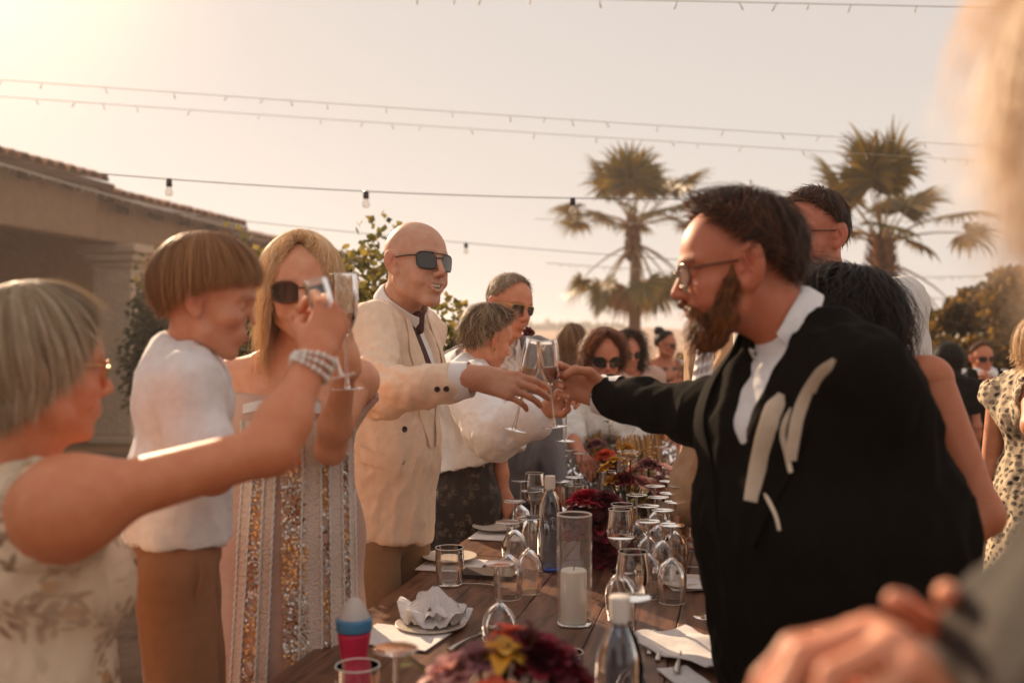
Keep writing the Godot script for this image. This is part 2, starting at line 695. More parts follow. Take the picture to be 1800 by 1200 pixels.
func more_materials() -> void:
	var pt := plain_mat("petal", Color.WHITE, 0.6)
	pt.vertex_color_use_as_albedo = true
	pt.backlight_enabled = true; pt.backlight = Color(0.7, 0.7, 0.7)
	var lf := plain_mat("leafy", Color.WHITE, 0.5)
	lf.vertex_color_use_as_albedo = true
	lf.backlight_enabled = true; lf.backlight = Color(1.0, 1.0, 1.0)
	var pf := plain_mat("palm_leaf", Color.WHITE, 0.45)
	pf.vertex_color_use_as_albedo = true
	pf.backlight_enabled = true; pf.backlight = Color(0.8, 0.8, 0.8)
	cloth("rose_skirt", Color8(255, 255, 255), 0.2, 60.0, 0.3).albedo_texture = rose_image()
	M.rose_skirt.uv1_scale = Vector3.ONE * 4.2
	cloth("leopard", Color8(255, 255, 255), 0.2, 60.0, 0.3).albedo_texture = spot_image()
	M.leopard.uv1_scale = Vector3.ONE * 2.4
	cloth("pale_pattern", Color8(255, 255, 255), 0.2, 60.0, 0.3).albedo_texture = line_image()
	M.pale_pattern.uv1_scale = Vector3.ONE * 4.0
	cloth("green_leaf_cloth", Color8(72, 74, 50), 0.2, 60.0, 0.3)
	wood_mat("table_wood", [Color8(82, 52, 36), Color8(112, 74, 52), Color8(134, 92, 66)], 31)
	plain_mat("china", Color8(226, 214, 198), 0.25)
	plain_mat("wax", Color8(250, 240, 224), 0.55)
	M.wax.subsurf_scatter_enabled = true; M.wax.subsurf_scatter_strength = 0.4
	plain_mat("paper", Color8(228, 220, 210), 0.8)
	plain_mat("pink_plastic", Color8(206, 40, 78), 0.35)
	plain_mat("blue_plastic", Color8(70, 130, 168), 0.35)
	glassy("blue_glass", Color8(40, 90, 190), 0.75, 0.05)
	glassy("cap_plastic", Color8(235, 225, 215), 0.6, 0.2)
	plain_mat("booklet", Color8(58, 40, 32), 0.5)
	plain_mat("wire_dark", Color8(104, 92, 82), 0.6)
	plain_mat("wire_light", Color8(196, 182, 166), 0.6)
	glassy("bulb_glass", Color8(255, 240, 215), 0.3, 0.05)
	plain_mat("stone", Color8(206, 180, 154), 0.9)
	M.stone.uv1_triplanar = true; M.stone.normal_enabled = true; M.stone.normal_texture = M.rough_bump; M.stone.uv1_scale = Vector3.ONE * 0.8
	M.stone.albedo_texture = M.mottle
	plain_mat("plaster", Color8(158, 126, 98), 0.95)
	M.plaster.uv1_triplanar = true; M.plaster.normal_enabled = true; M.plaster.normal_texture = M.rough_bump; M.plaster.uv1_scale = Vector3.ONE * 0.5
	M.plaster.albedo_texture = M.mottle
	for k in 3:
		plain_mat("tile_%d" % k, [Color8(158, 106, 76), Color8(140, 92, 68), Color8(172, 124, 92)][k], 0.9)
	plain_mat("timber", Color8(96, 66, 46), 0.8)
	var cane := plain_mat("cane", Color.WHITE, 0.7)
	cane.vertex_color_use_as_albedo = true
	var bark := plain_mat("bark", Color8(134, 104, 78), 0.95)
	bark.uv1_triplanar = true; bark.normal_enabled = true; bark.normal_texture = M.rough_bump; bark.uv1_scale = Vector3(1.5, 0.8, 1.5)

func wood_mat(called: String, tones: Array, seed_: int) -> void:
	for v in 3:
		var im := Image.create(1024, 128, false, Image.FORMAT_RGB8)
		var n := FastNoiseLite.new(); n.seed = seed_ + v; n.frequency = 0.01; n.fractal_octaves = 4
		for y in 128:
			for x in 1024:
				var g := n.get_noise_2d(x * 0.35, y * 3.2)
				var r := sin((y * 0.16 + g * 5.0 + n.get_noise_2d(x * 0.1, y) * 3.0) * 2.2) * 0.5 + 0.5
				var c: Color = tones[0].lerp(tones[1], r).lerp(tones[2], clampf(n.get_noise_2d(x * 0.6 + 900.0, y * 9.0) * 1.3 + 0.25, 0.0, 1.0))
				im.set_pixel(x, y, c)
		var m := plain_mat("%s_%d" % [called, v], Color.WHITE, 0.42)
		m.albedo_texture = ImageTexture.create_from_image(im)
		m.normal_enabled = true
		var b := im.duplicate()
		b.bump_map_to_normal_map(1.2)
		m.normal_texture = ImageTexture.create_from_image(b)
		m.normal_scale = 0.5

func rose_image() -> ImageTexture:
	var im := Image.create(512, 512, false, Image.FORMAT_RGB8)
	im.fill(Color8(46, 36, 30))
	var r := RandomNumberGenerator.new(); r.seed = 16
	for k in 34:
		var x := r.randf() * 512; var y := r.randf() * 512
		var big := r.randf_range(14, 34)
		for ring in 5:
			var rad := big * (ring + 1) / 5.0
			var a0 := r.randf() * TAU
			for q in int(rad * 3.2):
				var a := a0 + q / rad * 0.9
				var rr := rad * (1.0 + 0.16 * sin(a * 3.0 + ring * 1.7))
				splat(im, x + cos(a) * rr, y + sin(a) * rr, 1.6, 1.6, 0, Color8(150, 128, 108, 190), 512, 512)
	return ImageTexture.create_from_image(im)

func spot_image() -> ImageTexture:
	var im := Image.create(512, 512, false, Image.FORMAT_RGB8)
	im.fill(Color8(222, 200, 168))
	var r := RandomNumberGenerator.new(); r.seed = 17
	for j in 17:
		for i in 11:
			var x := (i + 0.5 * (j % 2) + r.randf_range(-0.25, 0.25)) * 46.5
			var y := (j + r.randf_range(-0.2, 0.2)) * 30.0
			splat(im, x, y, r.randf_range(13, 20), r.randf_range(7, 11), r.randf_range(0.1, 0.9), Color8(36, 28, 24, 255), 512, 512)
			splat(im, x + r.randf_range(-9, 9), y + 8, r.randf_range(7, 12), r.randf_range(4, 7), r.randf_range(0.2, 1.2), Color8(36, 28, 24, 255), 512, 512)
	return ImageTexture.create_from_image(im)

func line_image() -> ImageTexture:
	var im := Image.create(256, 256, false, Image.FORMAT_RGB8)
	for y in 256:
		for x in 256:
			var d := posmod(x + absi(posmod(y, 64) - 32), 32)
			im.set_pixel(x, y, Color8(150, 146, 142) if d < 5 else Color8(226, 218, 208))
	return ImageTexture.create_from_image(im)

func ground_materials() -> void:
	plain_mat("cap_white", Color8(230, 220, 208), 0.35)
	var f := plain_mat("dry_field", Color8(178, 140, 106), 0.95)
	f.uv1_triplanar = true; f.uv1_world_triplanar = true; f.uv1_scale = Vector3.ONE * 0.04
	f.albedo_texture = noise_tex(0.01, 5, 41, 512, 0.0, [[0.0, 0.5, 1.0], [Color(0.7, 0.66, 0.56), Color(0.9, 0.87, 0.8), Color(1, 1, 1)]])
	var p := plain_mat("paving", Color8(122, 92, 70), 0.9)
	p.uv1_triplanar = true; p.uv1_world_triplanar = true; p.uv1_scale = Vector3.ONE * 0.6
	p.albedo_texture = f.albedo_texture
	p.normal_enabled = true; p.normal_texture = M.rough_bump; p.normal_scale = 0.6

# ---------------------------------------------------------------- people
func facing(fwd: Vector3, up := Vector3.UP) -> Basis:
	var z := fwd.normalized()
	var x := up.cross(z).normalized()
	return Basis(x, z.cross(x), z)

# head field in a frame whose origin is between the eyes, z = where the face looks, y = up, x = the person's left
func head(f: Field, H: Transform3D, s: float, o := {}) -> void:
	var b := H.basis
	var long: float = o.get("long", 1.0)
	var P := func(x: float, y: float, z: float) -> Vector3: return H * (Vector3(x, y * (long if y < 0.0 else 1.0), z) * s)
	var jaw: float = o.get("jaw", 1.0)
	f.ball(P.call(0, 0.034, -0.016), Vector3(0.076, 0.088, 0.097) * s, 0.03 * s, b)
	f.ball(P.call(0, 0.026, 0.028), Vector3(0.066, 0.066, 0.06) * s, 0.03 * s, b)
	f.ball(P.call(0, -0.03, 0.02), Vector3(0.061 * jaw, 0.068, 0.061) * s, 0.025 * s, b)
	f.ball(P.call(0, -0.072, 0.03), Vector3(0.048 * jaw, 0.036 * long, 0.048) * s, 0.025 * s, b)
	for e in [-1.0, 1.0]:
		f.cone(P.call(e * 0.06 * jaw, -0.05, -0.006), P.call(e * 0.055 * jaw, -0.072, 0.012), 0.013 * s, 0.012 * s, 0.02 * s)
		f.cone(P.call(e * 0.055 * jaw, -0.072, 0.012), P.call(e * 0.02 * jaw, -0.1, 0.06), 0.0125 * s, 0.014 * s, 0.022 * s)
		f.ball(P.call(e * 0.042, -0.03, 0.053), Vector3(0.022, 0.018, 0.024) * s * o.get("cheek", 1.0), 0.025 * s, b)
		f.cone(P.call(e * 0.012, 0.019, 0.087), P.call(e * 0.05, 0.021, 0.066), 0.009 * s, 0.008 * s, 0.014 * s)
		f.ball(P.call(e * 0.031, 0.0, 0.09), Vector3(0.019, 0.012, 0.016) * s, 0.014 * s, b, 1)
		f.ball(P.call(e * 0.031, -0.001, 0.0695), Vector3.ONE * 0.0135 * s, 0.004 * s, b)
	f.ball(P.call(0, -0.106, 0.068), Vector3(0.021 * jaw, 0.014, 0.016) * s, 0.02 * s, b)
	f.ball(P.call(0, -0.087, 0.093), Vector3(0.02, 0.006, 0.008) * s, 0.012 * s, b, 1)
	var nose: float = o.get("nose", 1.0)
	f.cone(P.call(0, 0.012, 0.084), P.call(0, -0.032, 0.1 + 0.0095 * nose), 0.0075 * s, 0.0092 * s * nose, 0.012 * s)
	for e in [-1.0, 1.0]:
		f.ball(P.call(e * 0.0125, -0.0375, 0.097), Vector3(0.0085, 0.0075, 0.011) * s * nose, 0.009 * s, b)
		f.ball(P.call(e * 0.007, -0.0455, 0.104), Vector3(0.0038, 0.003, 0.005) * s, 0.003 * s, b, 1)
	# mouth
	var grin: float = o.get("grin", 0.0)
	var teeth: bool = o.get("teeth", false)
	var mw := 0.022 + 0.009 * grin
	var up := 0.007 * grin
	f.ball(P.call(0, -0.066, 0.078), Vector3(0.027, 0.019, 0.0165) * s, 0.02 * s, b)
	var gap := 0.0055 if teeth else 0.0
	if teeth:
		f.ball(P.call(0, -0.0665, 0.1), Vector3(0.03, 0.0085, 0.026) * s, 0.003 * s, b, 1)
	var steps := 6
	for k in steps:
		var u0 := lerpf(-1.0, 1.0, float(k) / steps)
		var u1 := lerpf(-1.0, 1.0, (k + 1.0) / steps)
		var row := []
		for u in [u0, u1]:
			var q: float = u * u
			row.append([P.call(u * mw, -0.0635 + gap * 0.9 * (1.0 - q) + up * q, 0.0945 - 0.019 * q), P.call(u * mw, -0.0715 - gap * 1.5 * (1.0 - q) + (up + 0.008) * q, 0.093 - 0.0175 * q), lerpf(0.0042, 0.002, q), lerpf(0.0052, 0.002, q)])
		f.cone(row[0][0], row[1][0], row[0][2] * s, row[1][2] * s, 0.004 * s)
		f.cone(row[0][1], row[1][1], row[0][3] * s, row[1][3] * s, 0.004 * s)
	if not teeth:
		for e in [-1.0, 1.0]:
			f.cone(P.call(e * mw, -0.0672 + up * 0.9, 0.084), P.call(0, -0.0674, 0.101), 0.0013 * s, 0.0013 * s, 0.002 * s, Vector3.ZERO, 1.0, 1)
	# smile creases
	if grin > 0.0:
		for e in [-1.0, 1.0]:
			f.cone(P.call(e * 0.019, -0.04, 0.102), P.call(e * 0.041, -0.064, 0.083), 0.003 * s, 0.003 * s, 0.008 * s, Vector3.ZERO, 1.0, 1)
			f.ball(P.call(e * 0.046, -0.054, 0.056), Vector3(0.016, 0.014, 0.018) * s * (0.6 + 0.4 * grin), 0.02 * s, b)
	# ears
	var er: float = o.get("ear", 1.0)
	for e in [-1.0, 1.0]:
		var eb := b * Basis(Vector3.UP, -e * 0.6) * Basis(Vector3.RIGHT, -0.2)
		f.ball(P.call(e * 0.085, -0.004, -0.014), Vector3(0.009, 0.036, 0.022) * s * er, 0.008 * s, eb)
		f.ball(P.call(e * 0.08, -0.033, -0.003), Vector3(0.008, 0.011, 0.01) * s, 0.006 * s, eb)
		f.ball(P.call(e * 0.094, -0.001, -0.007), Vector3(0.007, 0.022, 0.012) * s * er, 0.004 * s, eb, 1)
		f.cone(P.call(e * 0.09, 0.014, -0.004), P.call(e * 0.094, -0.016, -0.016), 0.003 * s, 0.0025 * s, 0.003 * s)
		f.ball(P.call(e * 0.084, -0.01, 0.0), Vector3(0.004, 0.006, 0.004) * s, 0.004 * s, eb)
	# colours of the skin itself
	var red: Color = o.get("lips", f.base.lerp(lin(150, 70, 62), 0.6))
	for u in [-0.8, -0.4, 0.0, 0.4, 0.8]:
		f.paint(P.call(u * mw, -0.063 + gap * (1.0 - u * u) + up * u * u, 0.096 - 0.019 * u * u), 0.0085 * s, red, 0.85)
		f.paint(P.call(u * mw, -0.0725 - gap * 1.5 * (1.0 - u * u) + up * u * u, 0.096 - 0.018 * u * u), 0.009 * s, red, 0.85)
	if teeth: f.paint(P.call(0, -0.068, 0.076), 0.022 * s, lin(90, 30, 26), 0.9)
	var brow: Color = o.get("brow", f.base.lerp(lin(70, 46, 32), 0.6))
	for e in [-1.0, 1.0]:
		for k in 5: f.paint(P.call(e * (0.016 + 0.009 * k), 0.021 + 0.003 * sin(k * 0.9), 0.095 - 0.0045 * k), 0.0085 * s, brow, 0.75)
		f.paint(P.call(e * 0.045, -0.034, 0.07), 0.035 * s, f.base.lerp(lin(196, 96, 74), 0.5), 0.55)
		f.paint(P.call(e * 0.086, -0.006, -0.012), 0.035 * s, f.base.lerp(lin(196, 86, 62), 0.6), 0.7)
		f.paint(P.call(e * 0.031, -0.002, 0.083), 0.0075 * s, o.get("eyes", lin(70, 44, 34)), 0.9)
	f.paint(P.call(0, -0.036, 0.116), 0.022 * s, f.base.lerp(lin(190, 92, 72), 0.5), 0.6)
	if o.has("stubble"):
		var st: Color = o.stubble
		for q in [[0, -0.1, 0.06], [0.035, -0.085, 0.05], [-0.035, -0.085, 0.05], [0.055, -0.055, 0.02], [-0.055, -0.055, 0.02], [0.02, -0.052, 0.09], [-0.02, -0.052, 0.09]]:
			f.paint(P.call(q[0], q[1], q[2]), 0.04 * s, st, 0.45)

func neck(f: Field, H: Transform3D, s: float, base: Vector3, r := 0.056) -> void:
	f.cone(H * (Vector3(0, -0.045, -0.022) * s), base, r * s * 0.98, r * s * 1.08, 0.035 * s)

# a hand in a frame whose y runs to the fingers, z out of the palm, x to the thumb; curls are bends in degrees at the three joints
func hand(f: Field, wrist: Vector3, dir: Vector3, palm: Vector3, right: bool, o := {}) -> Transform3D:
	var s: float = o.get("s", 1.0)
	var y := dir.normalized()
	var z := (palm - y * palm.dot(y)).normalized()
	var x := y.cross(z) * (1.0 if right else -1.0)
	var T := Transform3D(Basis(x, y, z), wrist)
	var P := func(a: float, b: float, c: float) -> Vector3: return T * (Vector3(a, b, c) * s)
	var bases := [Vector3(0.028, 0.09, 0.0), Vector3(0.008, 0.095, -0.002), Vector3(-0.013, 0.09, -0.001), Vector3(-0.031, 0.08, 0.003)]
	var lens := [[0.045, 0.028, 0.022], [0.05, 0.032, 0.023], [0.047, 0.03, 0.022], [0.037, 0.023, 0.02]]
	var curls: Array = o.get("curls", [[25, 35, 20], [28, 38, 20], [32, 40, 22], [36, 42, 24]])
	var spread: Array = o.get("spread", [5, 1, -3, -7])
	for k in 4:
		var m: Vector3 = bases[k]
		f.cone(P.call(m.x * 0.55, 0.008, 0.002), P.call(m.x, m.y, m.z), 0.0128 * s, 0.0112 * s, 0.013 * s)
		var p := m
		var ang := 0.0
		var r: float = [0.0098, 0.0102, 0.0096, 0.0084][k]
		for b in 3:
			ang += deg_to_rad(curls[k][b])
			var d := Vector3(tan(deg_to_rad(spread[k])) * cos(ang), cos(ang), sin(ang)).normalized()
			var q: Vector3 = p + d * lens[k][b]
			f.cone(P.call(p.x, p.y, p.z), P.call(q.x, q.y, q.z), r * s, r * 0.9 * s, 0.004 * s)
			p = q
			r *= 0.92
		f.paint(P.call(p.x, p.y, p.z), 0.014 * s, f.base.lerp(lin(226, 130, 100), 0.5), 0.5)
		var nd := Vector3(0, -sin(ang), cos(ang)) * -1.0
		f.paint(P.call(p.x, p.y + nd.y * -0.0075 - 0.002 * cos(ang), p.z + nd.z * 0.0075 - 0.002 * sin(ang)), 0.0065 * s, f.base.lerp(lin(244, 200, 180), 0.75), 0.9)
		f.paint(P.call(m.x, m.y, m.z - 0.01), 0.014 * s, f.base.lerp(lin(170, 90, 66), 0.5), 0.5)
	var th: Array = o.get("thumb", [Vector3(0.024, 0.022, 0.008), Vector3(0.05, 0.05, 0.022), Vector3(0.052, 0.082, 0.034), Vector3(0.04, 0.106, 0.042)])
	f.cone(P.call(th[0].x, th[0].y, th[0].z), P.call(th[1].x, th[1].y, th[1].z), 0.0165 * s, 0.0125 * s, 0.016 * s)
	f.cone(P.call(th[1].x, th[1].y, th[1].z), P.call(th[2].x, th[2].y, th[2].z), 0.0115 * s, 0.0105 * s, 0.006 * s)
	f.cone(P.call(th[2].x, th[2].y, th[2].z), P.call(th[3].x, th[3].y, th[3].z), 0.0108 * s, 0.0085 * s, 0.005 * s)
	f.ball(P.call(0.016, 0.035, 0.012), Vector3(0.017, 0.026, 0.012) * s, 0.014 * s, T.basis)
	f.ball(P.call(-0.018, 0.035, 0.009), Vector3(0.014, 0.028, 0.01) * s, 0.014 * s, T.basis)
	f.cone(wrist - y * 0.025 * s, wrist + y * 0.012 * s, 0.0195 * s, 0.019 * s, 0.02 * s, x, 1.32)
	return T

func arm(f: Field, sh: Vector3, el: Vector3, wr: Vector3, s := 1.0, fat := 1.0) -> void:
	f.cone(sh, el, 0.05 * s * fat, 0.038 * s * fat, 0.03)
	var bulge := el.lerp(wr, 0.28)
	f.cone(el, bulge, 0.037 * s * fat, 0.041 * s * fat, 0.03)
	f.cone(bulge, wr, 0.041 * s * fat, 0.0235 * s * lerpf(1.0, fat, 0.5), 0.03)

# the part of a forearm that shows past a sleeve
func forearm(f: Field, from: Vector3, wr: Vector3, s := 1.0) -> void:
	f.cone(from, from.lerp(wr, 0.5), 0.034 * s, 0.029 * s, 0.02)
	f.cone(from.lerp(wr, 0.5), wr, 0.029 * s, 0.0245 * s, 0.02)

# joints from a few given points
func pose(o: Dictionary) -> Dictionary:
	var r: Vector3 = UP.cross(o.fwd).normalized() * -1.0   # the person's right
	o.r = r
	var n: Vector3 = o.neck
	var p: Vector3 = o.pelvis
	var half: float = o.get("half", 0.185)
	var u := (n - p).normalized()
	if not o.has("shR"): o.shR = n + r * half - u * 0.055
	if not o.has("shL"): o.shL = n - r * half - u * 0.055
	o.u = u
	o.waist = p.lerp(n, 0.36)
	if not o.has("chest"): o.chest = p.lerp(n, 0.74)
	var pf: Vector3 = o.get("pfwd", o.fwd)
	o.pr = -UP.cross(pf).normalized()
	var hips: float = o.get("hips", 0.095)
	for e in [["R", 1.0], ["L", -1.0]]:
		var hp: Vector3 = p + o.pr * hips * e[1] - UP * 0.05
		if not o.has("hip" + e[0]): o["hip" + e[0]] = hp
		var foot: Vector3 = Vector3(hp.x, 0.09, hp.z) + o.pr * 0.03 * e[1]
		if not o.has("ankle" + e[0]): o["ankle" + e[0]] = foot
		if not o.has("knee" + e[0]): o["knee" + e[0]] = hp.lerp(o["ankle" + e[0]], 0.5) + pf.normalized() * 0.03
	return o

# trunk of a body or of a garment grown by `ease`
func trunk(f: Field, o: Dictionary, ease: float, low := 0.0, woman := false) -> void:
	var cd: float = o.get("cd", 0.108 if not woman else 0.095) + ease
	var wd: float = o.get("wd", 0.1 if not woman else 0.078) + ease
	var hd: float = o.get("hd", 0.105 if not woman else 0.108) + ease
	var w: float = o.get("wide", 1.42)
	var bulk: float = o.get("bulk", 0.86 if woman else 1.0)
	var hem: Vector3 = o.pelvis - o.u * low
	f.cone(o.waist, o.chest - o.u * 0.02, wd, cd, 0.06, o.r, w)
	f.cone(hem, o.waist, hd, wd, 0.06, o.pr, w)
	f.cone(o.chest, o.neck - o.u * 0.03 - o.fwd.normalized() * 0.01, cd * 0.97, 0.062 + ease, 0.06, o.r, w)
	for e in ["R", "L"]:
		f.cone(o.neck - o.u * 0.02, o["sh" + e], 0.05 * bulk + ease, 0.052 * bulk + ease, 0.05)
		f.cone(o.chest.lerp(o["sh" + e], 0.45), o["sh" + e], 0.085 * bulk + ease, 0.05 * bulk + ease, 0.05)
	if woman:
		for e in [-1.0, 1.0]:
			f.ball(o.chest + o.fwd.normalized() * (cd - 0.01) - o.u * 0.045 + o.r * 0.068 * e, Vector3.ONE * (0.058 + ease * 0.5), 0.05)

func legs(f: Field, o: Dictionary, ease: float, top := 0.088, knee := 0.062, foot := 0.046) -> void:
	f.cone(o.pelvis - UP * 0.02, o.pelvis + o.u * 0.08, o.get("hd", 0.105) - 0.006 + ease, o.get("wd", 0.1) - 0.004 + ease, 0.05, o.pr, o.get("wide", 1.42))
	for e in ["R", "L"]:
		f.cone(o["hip" + e], o["knee" + e], top + ease, knee + ease, 0.03)
		f.cone(o["knee" + e], o["ankle" + e], knee + ease, foot + ease, 0.03)

func shoes(root: Node3D, o: Dictionary, m: Material) -> void:
	var pf: Vector3 = o.get("pfwd", o.fwd)
	pf = Vector3(pf.x, 0, pf.z).normalized()
	for e in ["R", "L"]:
		var a: Vector3 = o["ankle" + e]
		var f := Field.new()
		f.cone(Vector3(a.x, 0.042, a.z) - pf * 0.05, Vector3(a.x, 0.036, a.z) + pf * 0.14, 0.04, 0.034, 0.02)
		f.cone(Vector3(a.x, 0.05, a.z), Vector3(a.x, 0.11, a.z), 0.042, 0.042, 0.03)
		f.cut(Vector3(a.x, 0.002, a.z), Vector3.DOWN)
		var s := hang("shoe", null, m, root)
		later([f], [0.012], s, root.position)

func person(label: String, o: Dictionary) -> Node3D:
	pose(o)
	return thing("person", label, "person", Vector3(o.pelvis.x, 0, o.pelvis.z), o.get("group", ""))

# body: head and hands fine, the rest coarse, in one mesh
func body(root: Node3D, o: Dictionary, heads: Field, arms: Array, m: Material, head_cell := 0.004, arm_cell := 0.0045, woman := false) -> void:
	var core := Field.new()
	core.base = heads.base
	trunk(core, o, -0.014, 0.0, woman)
	var lg: Array = o.get("leg", [0.088, 0.062, 0.046])
	legs(core, o, -0.016, lg[0], lg[1], lg[2])
	for e in ["R", "L"]:
		if not o.has("el" + e):
			o["el" + e] = o["sh" + e] - UP * 0.29 + o.r * (0.04 if e == "R" else -0.04)
		if not o.has("wr" + e):
			o["wr" + e] = o["el" + e] - UP * 0.24 + o.fwd.normalized() * 0.09
		core.cone(o["sh" + e], o["el" + e], 0.036, 0.028, 0.02)
		core.cone(o["el" + e], o["wr" + e], 0.028, 0.018, 0.02)
	var fs := [heads, core]
	var cs := [head_cell, 0.022]
	heads.mott = wool
	for a in arms:
		a.mott = wool
		fs.append(a)
		cs.append(arm_cell)
	later(fs, cs, hang("body", null, m, root), root.position)

# plain hanging hand on a sleeved arm
func idle_hand(f: Field, o: Dictionary, e: String, s := 1.0) -> void:
	if not o.has("el" + e):
		o["el" + e] = o["sh" + e] - UP * 0.29 + o.r * (0.04 if e == "R" else -0.04)
	if not o.has("wr" + e):
		o["wr" + e] = o["el" + e] - UP * 0.24 + o.fwd.normalized() * 0.09
	var d: Vector3 = (o["wr" + e] - o["el" + e]).normalized()
	hand(f, o["wr" + e], d, o.r * (-1.0 if e == "R" else 1.0), e == "R", {"s": s})

func sleeve(f: Field, sh: Vector3, el: Vector3, end: Vector3, r0: float, rm: float, r2: float) -> void:
	f.cone(sh, el, r0, rm, 0.03)
	f.cone(el, end, rm, r2, 0.03)

# a strip of cloth that lies on a field between two edges
func laid(f: Field, a: Array, b: Array, dir: Vector3, off: float, thick: float, shift: Vector3, across := 6, along := 12, most := 0.4) -> ArrayMesh:
	var s := Shape.new()
	var pts := PackedVector3Array()
	for r in along + 1:
		var t := float(r) / along
		var p := along_line(a, t)
		var q := along_line(b, t)
		for k in across + 1:
			var e := p.lerp(q, float(k) / across)
			pts.append(f.meet(e - dir * 0.2, dir, most) - dir * off - shift)
	s.slab(pts, across + 1, -dir, thick)
	return s.mesh()

func along_line(a: Array, t: float) -> Vector3:
	if a.size() == 1: return a[0]
	var x := t * (a.size() - 1)
	var k := mini(int(x), a.size() - 2)
	var f := x - k
	if a.size() == 2: return a[0].lerp(a[1], f)
	var p0: Vector3 = a[maxi(k - 1, 0)]
	var p3: Vector3 = a[mini(k + 2, a.size() - 1)]
	return a[k].cubic_interpolate(a[k + 1], p0, p3, f)

# hair: a cap swept from the crown down to a hairline, with strands over it
func hair(root: Node3D, H: Transform3D, s: float, o: Dictionary, m: Material, called := "hair") -> void:
	var r := RandomNumberGenerator.new()
	r.seed = o.get("seed", 5)
	var c: Vector3 = o.get("c", Vector3(0, 0.036, -0.016))
	var rad: Vector3 = o.get("rad", Vector3(0.084, 0.097, 0.104))
	var ax: Vector3 = o.get("axis", Vector3(0, 1, -0.25)).normalized()
	var fr := (Vector3.BACK - ax * ax.z).normalized()
	var sd := ax.cross(fr)
	var ends: Array = o.get("ends", [60.0, 95.0, 125.0])     # front, side, back
	var hangs: Array = o.get("hang", [0.0, 0.0, 0.0])
	var colors: Array = o.colors
	var shift := root.position
	var mix := func(l: Array, phi: float) -> float:
		var w := cos(phi)
		return lerpf(l[1], l[0], pow(w, o.get("sharp", 1.5))) if w > 0.0 else lerpf(l[1], l[2], pow(-w, 0.8))
	var spot := func(theta: float, phi: float, lift: float) -> Vector3:
		var d := ax * cos(theta) + (fr * cos(phi) + sd * sin(phi)) * sin(theta)
		var q := Vector3(d.x / rad.x, d.y / rad.y, d.z / rad.z)
		return H * ((c + d / q.length() + d * lift) * s)
	var away = o.get("keep")
	# cap
	var cap := Shape.new()
	var pts := PackedVector3Array()
	var rows := 14
	var cols := 48
	var drop := 8
	var wob := PackedFloat32Array()
	for k in cols: wob.append(r.randf_range(-1, 1))
	for j in rows + drop + 1:
		for k in cols:
			var phi := TAU * k / cols
			var e := deg_to_rad(mix.call(ends, phi) + wob[k] * o.get("ragged", 2.0))
			if j <= rows:
				pts.append(spot.call(maxf(0.001, e * j / rows), phi, -0.002 if j < rows else -0.006) - shift)
			else:
				var a: Vector3 = spot.call(e, phi, -0.003)
				var len: float = mix.call(hangs, phi) * s
				var t := float(j - rows) / drop
				var q: Vector3 = a + Vector3.DOWN * len * t - H.basis.z * 0.02 * t * minf(1.0, len * 10.0) + (a - H.origin) * Vector3(1, 0, 1) * o.get("flare", 0.0) * t
				if away and len > 0.02: q = away.call(q)
				pts.append(q - shift)
	cap.tint = colors[0]
	cap.grid(pts, cols, true)
	var part := hang(called, cap.mesh(), m, root)
	# strands
	var st := Shape.new()
	var n: int = o.get("n", 1200)
	var wid: float = o.get("w", 0.0022) * s
	var curl: float = o.get("curl", 0.0)
	var messy: float = o.get("messy", 0.004)
	var seg := 7
	for k in n:
		var phi := r.randf() * TAU
		var e := deg_to_rad(mix.call(ends, phi)) * r.randf_range(0.9, 1.06)
		var t0 := e * pow(r.randf(), 0.7) * 0.85
		if o.has("short"): t0 = e * sqrt(r.randf()) * 0.98
		var span: float = o.get("short", 9.0)
		var t1 := minf(e, t0 + span)
		var lift0 := r.randf_range(0.0, 0.005)
		var lift1 := lift0 + r.randf_range(-0.002, messy) + (r.randf_range(0.0, messy * 2.6) if r.randf() < 0.25 else 0.0)
		var twist: float = r.randf_range(-1, 1) * o.get("sweep", 0.08)
		var path := PackedVector3Array()
		var wave: float = o.get("wave", 0.0)
		var wp := r.randf() * TAU
		for q in seg + 1:
			var t := float(q) / seg
			path.append(spot.call(lerpf(t0, t1, t), phi + twist * t + wave * sin(t * 9.0 + wp), lerpf(lift0, lift1, t) + sin(t * PI) * 0.002))
		var len: float = mix.call(hangs, phi) * r.randf_range(0.75, 1.08) * s
		if len > 0.012 and t1 > e * 0.9:
			var d := (path[seg] - path[seg - 1]).normalized()
			var p := path[seg]
			var outward := (p - H * (c * s)); outward.y = 0; outward = outward.normalized()
			var steps := 7
			var ph := r.randf() * TAU
			var side := outward.cross(UP)
			var jitter := r.randf_range(-0.15, 0.15)
			for q in steps:
				d = d.lerp(Vector3.DOWN + outward * (o.get("flare", 0.02) + jitter * 0.5) + side * jitter, 0.45).normalized()
				p += d * len / steps
				var w := p + (outward * cos(ph + q * 1.4) + side * sin(ph + q * 1.4)) * curl * (q + 1.0) / steps
				if away: w = away.call(w)
				path.append(w)
		var tone: Color = colors[r.randi() % colors.size()]
		st.tint = tone
		var first := st.v.size()
		var last := path.size() - 1
		for q in path.size():
			var tan := (path[mini(q + 1, last)] - path[maxi(q - 1, 0)]).normalized()
			var out := (path[q] - H * (c * s)).normalized()
			var side := tan.cross(out).normalized() * wid * (1.0 - 0.75 * pow(float(q) / last, 2.0))
			st.vert(path[q] - side - shift, Vector2(0, float(q) / last))
			st.vert(path[q] + side - shift, Vector2(1, float(q) / last))
		for q in last:
			var a := first + q * 2
			st.quad(a, a + 1, a + 3, a + 2)
	var so := hang("strands", st.mesh(), m, part)
	so.set_meta("kind", "stuff")

